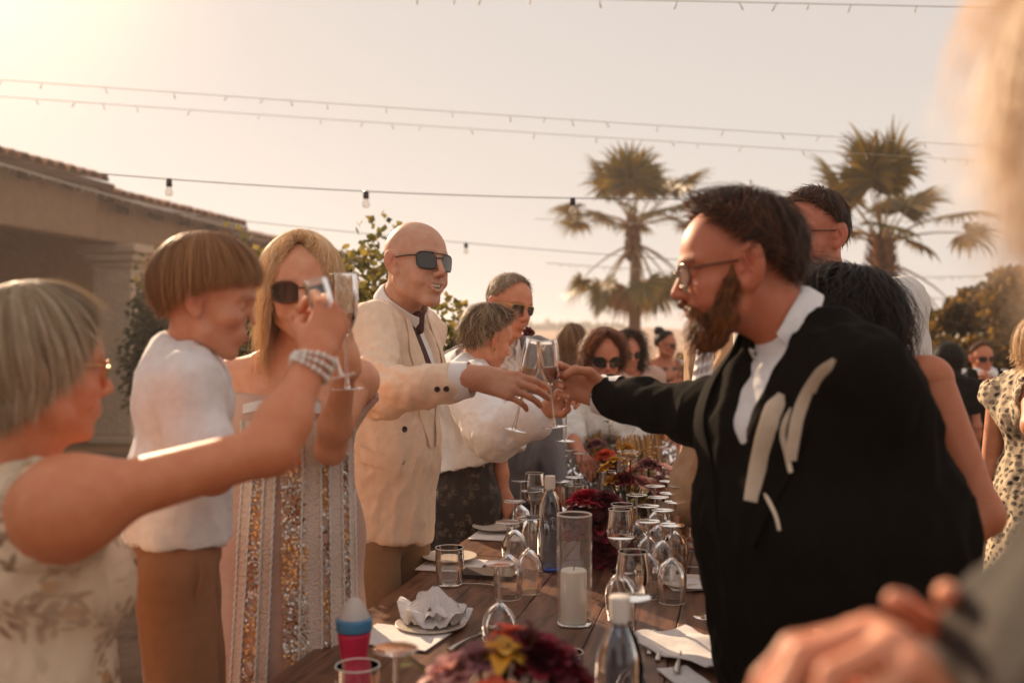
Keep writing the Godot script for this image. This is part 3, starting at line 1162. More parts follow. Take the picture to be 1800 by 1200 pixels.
# dark glasses: two lenses, rims, bridge and temples
func shades(root: Node3D, H: Transform3D, s: float, o := {}) -> void:
	var w: float = o.get("w", 0.029)
	var h: float = o.get("h", 0.023)
	var z: float = o.get("z", 0.1)
	var y0: float = o.get("y", -0.003)
	var sq: float = o.get("square", 0.35)
	var shift := root.position
	var fr := Shape.new()
	var group := hang("sunglasses", null, o.get("rim", M.black_plastic), root)
	for e in [-1.0, 1.0]:
		var rim := PackedVector3Array()
		var cx: float = e * (w + 0.006)
		for k in 28:
			var a := TAU * k / 28
			var ca := cos(a); var sa := sin(a)
			var px: float = signf(ca) * pow(absf(ca), 1.0 - sq)
			var py: float = signf(sa) * pow(absf(sa), 1.0 - sq)
			var drop: float = o.get("pilot", 0.25)
			var x := cx + px * w * (1.0 + drop * 0.25 * py)
			if py < 0.0: x += e * drop * 0.004 * -py
			var y := y0 + py * h
			rim.append(H * (Vector3(x, y, z - 0.26 * x * x / 0.06 - 0.006) * s) - shift)
		var mid := Vector3.ZERO
		for p in rim: mid += p
		mid = mid / rim.size() + H.basis.z.normalized() * 0.002
		var ln := Shape.new()
		for side in [0.0015, -0.0015]:
			var c0 := ln.vert(mid + H.basis.z.normalized() * side)
			var ids := []
			for p in rim: ids.append(ln.vert(p + H.basis.z.normalized() * side))
			for k in ids.size():
				if side > 0: ln.tri(c0, ids[(k + 1) % ids.size()], ids[k])
				else: ln.tri(c0, ids[k], ids[(k + 1) % ids.size()])
		hang("lens", ln.mesh(), o.get("lens", M.lens), group)
		var loop := rim.duplicate()
		loop.append(rim[0]); loop.append(rim[1])
		fr.tube(loop, PackedFloat32Array([o.get("thick", 0.0022) * s]), 6, false)
		var tm := PackedVector3Array()
		for q in [Vector3(e * (2.0 * w + 0.004), y0 + h * 0.55, z - 0.026), Vector3(e * 0.076, y0 + h * 0.55, z - 0.055), Vector3(e * 0.082, 0.008, 0.0), Vector3(e * 0.084, 0.006, -0.018), Vector3(e * 0.082, -0.012, -0.03)]:
			tm.append(H * (q * s) - shift)
		fr.tube(tm, PackedFloat32Array([0.0026 * s, 0.0022 * s, 0.002 * s]), 6, true)
	fr.tube(PackedVector3Array([H * (Vector3(-0.011, y0 + h * 0.35, z) * s) - shift, H * (Vector3(0, y0 + h * 0.45, z + 0.004) * s) - shift, H * (Vector3(0.011, y0 + h * 0.35, z) * s) - shift]), PackedFloat32Array([0.002 * s]), 6, false)
	if o.get("bar", false):
		fr.tube(PackedVector3Array([H * (Vector3(-0.02, y0 + h * 0.92, z) * s) - shift, H * (Vector3(0.02, y0 + h * 0.92, z) * s) - shift]), PackedFloat32Array([0.0016 * s]), 6, false)
	group.mesh = fr.mesh()

# a standing or folded collar round a neck
func collar(root: Node3D, base: Vector3, axis: Vector3, fwd: Vector3, r: float, h: float, m: Material, fold := 0.03, gap := 22.0, called := "collar") -> void:
	var z := (fwd - axis * fwd.dot(axis)).normalized()
	var x := axis.cross(z)
	var s := Shape.new()
	var pts := PackedVector3Array()
	var cols := 40
	var prof := [[0.0, 0.006], [0.5, 0.002], [1.0, 0.0], [1.03, 0.004], [0.9, 0.008]]
	for q in [0.7, 0.4, 0.1]:
		prof.append([q - (fold - h * 0.9) / h * (1.0 - q), 0.011 + (1.0 - q) * 0.008])
	for p in prof:
		for k in cols + 1:
			var a := deg_to_rad(gap) + (TAU - 2.0 * deg_to_rad(gap)) * k / cols
			var tip := pow(maxf(0.0, cos(a)), 3.0)
			var drop: float = 0.0
			if p[1] > 0.009: drop = tip * 0.035 * (1.0 - p[0])
			var rr: float = r + p[1] + tip * 0.006
			pts.append(base + (z * cos(a) * 1.08 + x * sin(a)) * rr + axis * (h * p[0] * (1.0 - 0.35 * tip) - drop) - root.position)
	s.slab(pts, cols + 1, axis * 0.2, 0.002)
	hang(called, s.mesh(), m, root)

func button(root: Node3D, p: Vector3, out: Vector3, r: float, m: Material, called := "button") -> void:
	var s := Shape.new()
	var x := out.normalized()
	var a := (Vector3.RIGHT if absf(x.x) < 0.8 else Vector3.UP)
	a = (a - x * a.dot(x)).normalized()
	s.lathe(PackedVector2Array([Vector2(0.0, 0.0025), Vector2(r * 0.6, 0.0025), Vector2(r * 0.8, 0.0045), Vector2(r, 0.003), Vector2(r, 0), Vector2(0.0, 0.0)]), 14, Transform3D(Basis(a, x, a.cross(x)), p - root.position))
	hang(called, s.mesh(), m, root)

func beige_man() -> void:
	var o := {"fwd": Vector3(0.93, 0, 0.36), "neck": at(694, 556, 3.05), "pelvis": at(672, 905, 3.1), "head": at(732, 462, 2.97), "bulk": 0.9, "half": 0.19, "cd": 0.118, "wd": 0.112, "hd": 0.112, "wide": 1.4}
	o.shR = at(652, 580, 2.86)
	o.elR = at(664, 692, 2.66)
	o.wrR = at(843, 664, 2.5)
	o.elL = at(640, 750, 3.25)
	o.wrL = at(640, 880, 3.3)
	var root := person("bald smiling man in a beige linen suit and dark aviator sunglasses, clinking glasses", o)
	var H := Transform3D(facing(Vector3(0.74, 0.02, 0.66), Vector3(0.1, 1, 0.0)), o.head)
	var f := Field.new()
	f.base = lin(206, 154, 126)
	head(f, H, 1.02, {"grin": 1.25, "teeth": true, "jaw": 1.05, "long": 1.1, "brow": lin(150, 106, 80), "stubble": lin(176, 124, 98), "nose": 1.0})
	neck(f, H, 1.02, o.neck, 0.06)
	var a := Field.new()
	a.base = lin(196, 138, 106)
	forearm(a, at(806, 669, 2.52), o.wrR)
	var G := hand(a, o.wrR, Vector3(0.93, -0.2, 0.14), Vector3(0.06, -0.42, -0.9), true, {"curls": [[14, 26, 16], [18, 28, 18], [22, 30, 18], [26, 34, 20]], "spread": [1, 0, -2, -4], "thumb": [Vector3(0.022, 0.02, 0.012), Vector3(0.042, 0.05, 0.034), Vector3(0.04, 0.08, 0.056), Vector3(0.026, 0.102, 0.066)]})
	var l := Field.new(); l.base = a.base
	idle_hand(l, o, "L")
	body(root, o, f, [a, l], M.skin, 0.003, 0.0036)
	# teeth
	var te := Field.new()
	for k in range(-5, 6):
		var x := k * 0.0047
		var q := x / 0.031
		te.ball(H * (Vector3(x, (-0.0645 + 0.006 * q * q) * 1.1, 0.0875 - 0.017 * q * q) * 1.02), Vector3(0.00255, 0.0062, 0.003), 0.0006, H.basis)
	later([te], [0.0012], hang("teeth", null, M.tooth, root), root.position)
	shades(root, H, 1.02, {"w": 0.031, "h": 0.0235, "square": 0.45, "pilot": 0.35, "bar": true, "thick": 0.0026})
	# shirt, tie, jacket, trousers
	var s := Field.new()
	trunk(s, o, 0.006)
	s.noise = wool; s.stretch = Vector3(14, 8, 14); s.amp = 0.003
	later([s], [0.012], hang("shirt", null, M.white_cotton, root), root.position)
	var ax: Vector3 = (H * Vector3(0, -0.05, -0.02) - o.neck).normalized()
	collar(root, o.neck + ax * 0.018 + o.fwd * 0.006, ax, Vector3(0.85, 0, 0.5), 0.066, 0.06, M.white_cotton, 0.042, 16.0, "shirt_collar")
	var tie := laid(s, [o.neck + Vector3(0.058, -0.0, 0.036), o.neck + Vector3(0.11, -0.22, 0.05), o.neck + Vector3(0.12, -0.42, 0.05)], [o.neck + Vector3(0.036, -0.0, 0.072), o.neck + Vector3(0.07, -0.22, 0.115), o.neck + Vector3(0.07, -0.42, 0.13)], -Vector3(o.fwd).normalized(), 0.014, 0.006, root.position)
	hang("tie", tie, M.dotted_tie, root)
	var kn := Field.new()
	kn.cone(o.neck + Vector3(0.074, -0.004, 0.046), o.neck + Vector3(0.08, -0.042, 0.05), 0.02, 0.013, 0.01, o.r, 1.2)
	later([kn], [0.004], hang("tie_knot", null, M.dotted_tie, root), root.position)
	var j := Field.new()
	trunk(j, o, 0.022, 0.1)
	j.cone(o.pelvis - o.u * 0.06, o.waist, 0.142, 0.134, 0.06, o.r, 1.3)
	sleeve(j, o.shR, o.elR, at(796, 672, 2.53), 0.075, 0.066, 0.05)
	sleeve(j, o.shL, o.elL, o.elL.lerp(o.wrL, 0.9), 0.072, 0.062, 0.05)
	j.cone(o.neck + o.u * 0.06 - o.fwd * 0.02, o.neck - o.u * 0.05 + o.fwd * 0.03, 0.066, 0.056, 0.03, Vector3.ZERO, 1.0, 1)
	j.cone(o.neck - o.u * 0.03 + Vector3(o.fwd) * 0.1, o.neck - o.u * 0.36 + Vector3(o.fwd) * 0.19, 0.062, 0.012, 0.02, Vector3.ZERO, 1.0, 1)
	j.cut(o.pelvis - UP * 0.075, Vector3(-0.12, -1, 0.1), 0.012)
	j.noise = wool; j.stretch = Vector3(11, 5, 11); j.amp = 0.006; j.fine = 0.0015; j.ridge = 0.018
	var elb: Vector3 = o.elR
	j.folds = func(p: Vector3, _n: Vector3) -> float:
		var near := maxf(0.0, 1.0 - (p - elb).length() / 0.2)
		return near * sin((p - elb).dot(Vector3(0.5, 0.9, -0.3)) * 105.0 + ripple.get_noise_3dv(p * 14.0) * 3.0) * 0.009
	later([j], [0.0075], hang("jacket", null, M.beige_linen, root), root.position)
	jacket_bits(root, o, j)
	var cu := Shape.new()
	cu.tube(PackedVector3Array([at(800, 670, 2.53), at(818, 668, 2.52), at(826, 667, 2.515)]), PackedFloat32Array([0.045, 0.041, 0.04]), 20, false, 1.15)
	cu.tube(PackedVector3Array([at(826, 667, 2.515), at(806, 669, 2.52)]), PackedFloat32Array([0.039, 0.038]), 20, false, 1.15)
	for k in cu.v.size(): cu.v[k] -= root.position
	hang("shirt_cuff", cu.mesh(), M.white_cotton, root)
	var t := Field.new()
	legs(t, o, 0.012, 0.09, 0.07, 0.055)
	t.noise = wool; t.stretch = Vector3(10, 5, 10); t.amp = 0.006
	later([t], [0.014], hang("trousers", null, M.khaki, root), root.position)
	shoes(root, o, M.shoe_leather)
	held_glass("flute", "half full tulip champagne glass in the beige-suited man's hand, tilted", at(932, 642, 2.525), Vector3(0.25, 0.97, 0.0), "champagne")

func jacket_bits(root: Node3D, o: Dictionary, j: Field) -> void:
	var fw: Vector3 = Vector3(o.fwd).normalized()
	var c: Vector3 = o.chest
	var r: Vector3 = o.r
	# lapels
	for e in [1.0, -1.0]:
		var a := [o.neck + r * 0.075 * e - UP * 0.0, c + r * 0.062 * e + UP * 0.02, o.waist + r * 0.012 * e - UP * 0.0]
		var b := [o.neck + r * 0.1 * e - UP * 0.005, c + r * 0.12 * e + UP * 0.04, o.waist + r * 0.03 * e - UP * 0.0]
		hang("lapel", laid(j, a, b, -fw, 0.006, 0.003, root.position, 6, 16), M.beige_linen, root)
	# front edge, pocket flap and buttons seen from the side
	var side := Vector3(0.35, 0, 0.94)
	hang("pocket_flap", laid(j, [at(640, 790, 2.8), at(722, 812, 2.85)], [at(644, 818, 2.8), at(722, 838, 2.85)], -side, 0.004, 0.004, root.position, 4, 10), M.beige_linen, root)
	for q in [[768, 690], [758, 767], [752, 828]]:
		var p := j.meet(at(q[0] - 18, q[1], 2.7), Vector3(-0.3, 0, -0.95), 0.8)
		button(root, p, Vector3(0.6, 0, 0.8), 0.009, M.button_brown)
	for q in [[757, 688], [775, 687]]:
		var p := j.meet(at(q[0], q[1] + 3, 2.3), Vector3(0, 0.0, -1.0), 0.6)
		button(root, p, Vector3(0.1, -0.2, 1.0), 0.0075, M.button_brown, "cuff_button")

# a garment for the trunk, with sleeves to a share of the arm (0 none, 1 elbow, 2 wrist)
func garment(root: Node3D, o: Dictionary, called: String, m: Material, c := {}) -> Field:
	var f := Field.new()
	var ease: float = c.get("ease", 0.012)
	trunk(f, o, ease, c.get("low", 0.1), c.get("woman", false))
	var sl: float = c.get("sleeves", 2.0)
	if sl > 0.0:
		for e in ["R", "L"]:
			var a: Vector3 = o["sh" + e]
			var b: Vector3 = o["el" + e]
			var w: Vector3 = o["wr" + e]
			var k: Array = c.get("cut_radii", [0.062, 0.054, 0.042])
			if sl <= 1.0:
				f.cone(a, a.lerp(b, sl), k[0] + ease, k[1] + ease, 0.03)
			else:
				sleeve(f, a, b, b.lerp(w, sl - 1.0), k[0] + ease, k[1] + ease, k[2] + ease)
	if sl == 0.0:
		for e in ["R", "L"]: f.cone(o["sh" + e] + o.u * 0.02, Vector3(o["sh" + e]).lerp(o["el" + e], 0.6), 0.058, 0.05, 0.016, Vector3.ZERO, 1.0, 1)
	if c.has("skirt"):
		var q: Array = c.skirt   # length, radius at the end, wide
		f.cone(o.pelvis, o.pelvis - UP * q[0], o.get("hd", 0.108) + ease, q[1], 0.06, o.pr, q[2])
		f.cut(o.pelvis - UP * q[0], Vector3.DOWN)
	if c.has("hem"):
		f.cone(o.pelvis, o.waist, o.get("hd", 0.105) + ease + 0.012, o.get("wd", 0.1) + ease + 0.006, 0.04, o.pr, o.get("wide", 1.42))
		f.cut(o.pelvis + o.u * 0.0, -o.u + o.r * 0.06, 0.008)
	if c.has("scoop"):
		f.ball(o.neck + Vector3(o.fwd).normalized() * 0.03 + o.u * 0.03, Vector3.ONE * c.scoop, 0.01, Basis.IDENTITY, 1)
	if c.has("above"):
		f.cut(o.chest + o.u * c.above, o.u)
	f.noise = wool
	f.stretch = c.get("stretch", Vector3(10, 5, 10))
	f.amp = c.get("amp", 0.006)
	f.fine = c.get("fine", 0.0015)
	f.ridge = c.get("ridge", 0.024)
	if sl > 1.0:
		var e1: Vector3 = o.elR
		var e2: Vector3 = o.elL
		f.folds = func(p: Vector3, _n: Vector3) -> float:
			var q := p - e1 if p.distance_squared_to(e1) < p.distance_squared_to(e2) else p - e2
			return maxf(0.0, 1.0 - q.length() / 0.17) * sin(q.dot(Vector3(0.6, 0.8, -0.3)) * 95.0 + ripple.get_noise_3dv(p * 13.0) * 3.5) * 0.006
	later([f], [c.get("cell", 0.011)], hang(called, null, m, root), root.position)
	return f

func trousers(root: Node3D, o: Dictionary, m: Material, cell := 0.014) -> void:
	var t := Field.new()
	legs(t, o, 0.012, 0.088, 0.066, 0.052)
	t.noise = wool; t.stretch = Vector3(10, 5, 10); t.amp = 0.007
	later([t], [cell], hang("trousers", null, m, root), root.position)
	shoes(root, o, M.shoe_leather)

const GRIP := {"curls": [[48, 52, 34], [50, 54, 34], [52, 56, 36], [56, 58, 38]], "thumb": [Vector3(0.022, 0.02, 0.014), Vector3(0.036, 0.046, 0.04), Vector3(0.026, 0.074, 0.06), Vector3(0.004, 0.088, 0.064)]}

func grey_woman() -> void:
	var o := {"fwd": Vector3(0.93, 0, -0.36), "neck": at(40, 830, 1.62), "pelvis": at(60, 1400, 1.62), "half": 0.17, "cd": 0.105, "wd": 0.1, "hd": 0.12, "wide": 1.4}
	o.shR = at(118, 890, 1.45)
	o.elR = at(474, 790, 1.52)
	o.wrR = at(556, 622, 1.64)
	var root := person("grey-haired woman in a sleeveless floral top raising her glass, blurred at the left", o)
	var H := Transform3D(facing(Vector3(0.74, -0.04, -0.66)), at(72, 648, 1.6))
	var f := Field.new()
	f.base = lin(214, 140, 104)
	head(f, H, 0.98, {"grin": 0.6, "ear": 0.6})
	neck(f, H, 0.98, o.neck, 0.054)
	var a := Field.new()
	a.base = lin(212, 134, 94)
	arm(a, o.shR, o.elR, o.wrR, 0.94, 1.0)
	a.cone(o.neck + o.u * -0.05, o.shR, 0.052, 0.058, 0.05)
	a.cone(o.chest, o.shR, 0.085, 0.06, 0.06)
	hand(a, o.wrR, Vector3(0.22, 0.8, -0.5), Vector3(-0.35, 0.35, -0.9), true, GRIP.merged({"s": 0.96}))
	var l := Field.new(); l.base = a.base
	idle_hand(l, o, "L", 0.92)
	body(root, o, f, [a, l], M.skin, 0.0045, 0.005, true)
	hair(root, H, 0.98, {"ends": [72.0, 116.0, 132.0], "hang": [0.0, 0.035, 0.05], "rad": Vector3(0.089, 0.104, 0.112), "n": 5200, "w": 0.0009, "colors": [lin(176, 152, 124), lin(200, 180, 152), lin(188, 164, 132), lin(212, 194, 168), lin(164, 138, 108)], "messy": 0.009, "seed": 2}, M.hair)
	shades(root, H, 0.98, {"w": 0.026, "h": 0.019, "lens": M.clear_lens, "rim": M.gold, "pilot": 0.1, "thick": 0.0014, "z": 0.104})
	var g := garment(root, o, "top", M.floral, {"woman": true, "ease": 0.014, "sleeves": 0.0, "low": 0.1, "amp": 0.008, "scoop": 0.1, "cell": 0.012})
	for e in ["R", "L"]:
		g.ball(o["sh" + e] + o.r * (0.035 if e == "R" else -0.035) + o.u * 0.01, Vector3.ONE * 0.095, 0.012, Basis.IDENTITY, 1)
	var sk := Field.new()
	legs(sk, o, 0.02, 0.1, 0.075, 0.06)
	later([sk], [0.02], hang("trousers", null, M.white_linen, root), root.position)
	shoes(root, o, M.shoe_leather)
	beads(root, "necklace", o.neck + o.u * 0.0, o.u, o.fwd, 0.064, 0.004, 44, M.pearl)
	var d: Vector3 = (o.wrR - o.elR).normalized()
	for k in 3:
		beads(root, "bracelet", o.wrR - d * (0.012 + 0.011 * k), (d + Vector3(0.15 * (k - 1), 0, 0.1)).normalized(), Vector3(0, 0, 1), 0.033, 0.0052, 20, M.pearl)
	held_glass("flute", "champagne glass gripped in the grey-haired woman's raised fist", at(566, 540, 1.68), Vector3(-0.26, 0.96, 0.0), "champagne", 0.5, 0.72)

func beads(root: Node3D, called: String, c: Vector3, ax: Vector3, ref: Vector3, r: float, size: float, n: int, m: Material) -> void:
	var s := Shape.new()
	var z := (ref - ax * ref.dot(ax)).normalized()
	var x := ax.cross(z)
	for k in n:
		var a := TAU * k / n
		var p := c + (z * cos(a) + x * sin(a)) * r - ax * maxf(0.0, cos(a)) * r * 0.25 - root.position
		var pr := PackedVector2Array()
		for j in 6:
			var t := PI * j / 5
			pr.append(Vector2(sin(t), cos(t)) * size * (1.0 if k % 3 else 0.8))
		s.lathe(pr, 7, Transform3D(Basis.IDENTITY, p))
	hang(called, s.mesh(), m, root)

func boy() -> void:
	var o := {"fwd": Vector3(0.9, 0, -0.2), "bulk": 0.72, "neck": at(326, 622, 1.98), "pelvis": at(312, 950, 2.0), "half": 0.105, "cd": 0.07, "wd": 0.068, "hd": 0.076, "wide": 1.2, "hips": 0.06, "leg": [0.066, 0.054, 0.044]}
	o.shR = at(330, 675, 1.88)
	o.elR = at(366, 838, 1.84)
	o.wrR = at(408, 818, 1.78)
	var root := person("boy with a brown bowl haircut in a white T-shirt and brown trousers", o)
	var H := Transform3D(facing(Vector3(0.93, -0.2, -0.12)), at(366, 526, 1.95))
	var f := Field.new()
	f.base = lin(214, 150, 118)
	head(f, H, 0.9, {"grin": 0.0, "nose": 0.5, "jaw": 0.94, "cheek": 1.15, "brow": lin(170, 112, 80)})
	neck(f, H, 0.9, o.neck, 0.046)
	var a := Field.new(); a.base = lin(206, 138, 104)
	arm(a, o.shR, o.elR, o.wrR, 0.74)
	hand(a, o.wrR, Vector3(0.7, 0.4, -0.5), Vector3(0.2, -0.7, -0.6), true, {"s": 0.85})
	var l := Field.new(); l.base = a.base
	o.elL = at(318, 850, 2.1)
	o.wrL = at(318, 1010, 2.12)
	idle_hand(l, o, "L", 0.85)
	body(root, o, f, [a, l], M.skin, 0.004, 0.005)
	hair(root, H, 0.9, {"axis": Vector3(0, 1, -0.3), "ends": [96.0, 106.0, 124.0], "hang": [0.0, 0.0, 0.0], "rad": Vector3(0.096, 0.106, 0.116), "n": 5200, "w": 0.001, "colors": [lin(160, 110, 66), lin(174, 124, 78), lin(148, 98, 58), lin(188, 140, 92)], "messy": 0.007, "seed": 3, "sharp": 0.7, "ragged": 1.0}, M.hair)
	garment(root, o, "t_shirt", M.white_cotton, {"ease": 0.012, "sleeves": 0.75, "low": 0.05, "amp": 0.009, "fine": 0.002, "ridge": 0.014, "scoop": 0.066, "cut_radii": [0.038, 0.05, 0.04], "hem": true, "cell": 0.009})
	var t := Field.new()
	legs(t, o, 0.01, 0.066, 0.054, 0.044)
	t.noise = wool; t.stretch = Vector3(10, 5, 10); t.amp = 0.006; t.ridge = 0.014
	later([t], [0.01], hang("trousers", null, M.brown_chino, root), root.position)
	shoes(root, o, M.shoe_leather)
	hang_pocket(root, o)

func hang_pocket(root: Node3D, o: Dictionary) -> void:
	var s := Shape.new()
	s.tube(PackedVector3Array([at(352, 985, 1.885) - root.position, at(356, 1010, 1.883) - root.position, at(345, 1050, 1.885) - root.position]), PackedFloat32Array([0.004]), 6)
	hang("pocket_seam", s.mesh(), M.brown_chino, root)

func blonde_woman() -> void:
	var o := {"fwd": Vector3(0.18, 0, 0.98), "neck": at(518, 630, 2.36), "pelvis": at(508, 935, 2.4), "half": 0.148, "wide": 1.38}
	o.elR = at(446, 800, 2.5)
	o.wrR = at(500, 920, 2.6)
	o.elL = at(580, 790, 2.2)
	o.wrL = at(612, 632, 2.05)
	var root := person("long-haired blonde woman in sunglasses and a strapless white sequined dress", o)
	var H := Transform3D(facing(Vector3(0.2, -0.1, 0.97), Vector3(-0.05, 1, 0)), at(530, 507, 2.3))
	var f := Field.new()
	f.base = lin(222, 158, 122)
	head(f, H, 0.95, {"grin": 0.5, "ear": 0.6, "jaw": 0.93, "lips": lin(186, 84, 74)})
	neck(f, H, 0.95, o.neck, 0.047)
	trunk(f, o, -0.002, 0.0, true)
	var l := Field.new(); l.base = lin(216, 148, 110)
	arm(l, o.shL, o.elL, o.wrL, 0.8)
	hand(l, o.wrL, Vector3(-0.25, 0.95, 0.2), Vector3(-0.8, -0.1, -0.5), false, GRIP.merged({"s": 0.92}))
	var a := Field.new(); a.base = l.base
	arm(a, o.shR, o.elR, o.wrR, 0.88)
	hand(a, o.wrR, Vector3(0.5, -0.85, 0.2), Vector3(0.3, 0.3, -0.9), true, {"s": 0.9})
	body(root, o, f, [l, a], M.skin, 0.0045, 0.0055, true)
	var keep_c: Vector3 = o.chest
	var keep := func(p: Vector3) -> Vector3:
		var q := p
		if p.y < keep_c.y + 0.14:
			q.z = maxf(q.z, keep_c.z + 0.02) if p.x > keep_c.x - 0.12 and p.x < keep_c.x + 0.12 else q.z
		return q
	hair(root, H, 0.95, {"axis": Vector3(0, 1, 0.02), "ends": [38.0, 100.0, 120.0], "hang": [0.0, 0.27, 0.34], "flare": 0.03, "rad": Vector3(0.087, 0.103, 0.108), "n": 6000, "w": 0.0012, "colors": [lin(244, 210, 158), lin(250, 226, 184), lin(234, 194, 140), lin(252, 236, 206), lin(220, 178, 124)], "messy": 0.006, "curl": 0.007, "sharp": 1.2, "seed": 7}, M.hair)
	shades(root, H, 0.95, {"w": 0.031, "h": 0.024, "square": 0.3, "pilot": 0.2, "thick": 0.003, "rim": M.tortoise})
	dress(root, o)
	held_glass("flute", "taller champagne glass held up by the blonde woman, behind the grey-haired woman's glass", at(605, 538, 2.0), Vector3(-0.03, 1.0, 0.02), "champagne", 0.35, 0.98)

func dress(root: Node3D, o: Dictionary) -> void:
	var f := Field.new()
	trunk(f, o, 0.01, 0.0, true)
	f.cone(o.pelvis, o.pelvis - UP * 0.8, 0.13, 0.2, 0.06, o.pr, 1.25)
	f.cut(o.pelvis - UP * 0.82, Vector3.DOWN)
	for e in ["R", "L"]: f.cone(o["sh" + e] + o.u * 0.03, Vector3(o["sh" + e]).lerp(o["el" + e], 0.6), 0.066, 0.055, 0.02, Vector3.ZERO, 1.0, 1)
	f.cut(o.chest + o.u * 0.035, o.u)
	f.noise = wool; f.stretch = Vector3(12, 1.5, 12); f.amp = 0.008
	later([f], [0.011], hang("dress", null, M.blush_cloth, root), root.position)
	var fw: Vector3 = Vector3(o.fwd).normalized()
	var band := laid(f, [at(424, 712, 2.2), at(480, 706, 2.1), at(560, 716, 2.1), at(622, 724, 2.2)], [at(424, 728, 2.2), at(480, 724, 2.1), at(560, 736, 2.1), at(622, 742, 2.2)], -fw, 0.003, 0.003, root.position, 3, 24)
	hang("band", band, M.white_linen, root)
	# crocheted panels and bands of sequins that run down the dress: [left top, left bottom, right top, right bottom] in photo columns
	var bands := [[424, 396, 444, 412, 0], [446, 414, 462, 440, 1], [464, 442, 484, 462, 0], [486, 500, 530, 545, 1], [532, 520, 562, 566, 0], [563, 560, 576, 584, 1], [577, 585, 600, 610, 0], [602, 612, 612, 622, 1], [613, 623, 624, 634, 0]]
	var st := [PackedVector3Array(), PackedVector3Array()]
	var k := 0
	for b in bands:
		var y0 := 740.0
		var y1 := 1290.0
		var panel := laid(f, [at(b[0], y0, 2.2), at(lerpf(b[0], b[1], 0.5), 1010, 2.2), at(b[1], y1, 2.2)], [at(b[2], y0, 2.2), at(lerpf(b[2], b[3], 0.5), 1010, 2.2), at(b[3], y1, 2.2)], -fw, 0.003 if b[4] == 1 else 0.006, 0.003, root.position, 4, 46)
		if b[4] == 0:
			hang("crochet_panel", panel, M.crochet, root)
			var braid := Shape.new()
			for side in 2:
				var pts := PackedVector3Array()
				for r in 120:
					var t := r / 119.0
					var p := at(lerpf(b[side * 2], b[side * 2 + 1], t), lerpf(y0, y1, t), 2.2)
					var q := f.meet(p + fw * 0.2, -fw, 0.5)
					pts.append(q + fw * (0.009 + 0.002 * sin(r * 2.1)) + o.r * 0.0015 * sin(r * 2.1) - root.position)
				braid.tube(pts, PackedFloat32Array([0.003]), 5)
			hang("braid_trim", braid.mesh(), M.white_linen, root)
		else:
			var under := hang("sequin_panel", panel, M.blush_cloth, root)
			var sq := Shape.new()
			var r2 := RandomNumberGenerator.new(); r2.seed = 40 + k
			var n := int(absf(b[2] - b[0]) * 34)
			for j in n:
				var t := r2.randf()
				var u := r2.randf()
				var p := at(lerpf(lerpf(b[0], b[1], t), lerpf(b[2], b[3], t), u), lerpf(y0, y1, t), 2.2)
				p = f.meet(p + fw * 0.2, -fw, 0.5) + fw * (0.005 + r2.randf() * 0.003) - root.position
				var nn := (fw + Vector3(r2.randf_range(-0.6, 0.6), r2.randf_range(-0.5, 0.6), 0)).normalized()
				var x := nn.cross(UP).normalized()
				var y := x.cross(nn)
				var warm := sin(t * 17.0 + k * 2.0) + r2.randf_range(-0.7, 0.7)
				sq.tint = lin(232, 184, 126) if warm > 0.2 else (lin(222, 220, 214) if warm > -0.9 else lin(176, 122, 80))
				var c0 := sq.vert(p)
				var ids := []
				for e in 6:
					ids.append(sq.vert(p + (x * cos(e * PI / 3) + y * sin(e * PI / 3)) * r2.randf_range(0.0028, 0.004)))
				for e in 6: sq.tri(c0, ids[(e + 1) % 6], ids[e])
			var so := hang("sequins", sq.mesh(true), M.sequin, under)
			so.set_meta("kind", "stuff")
		k += 1

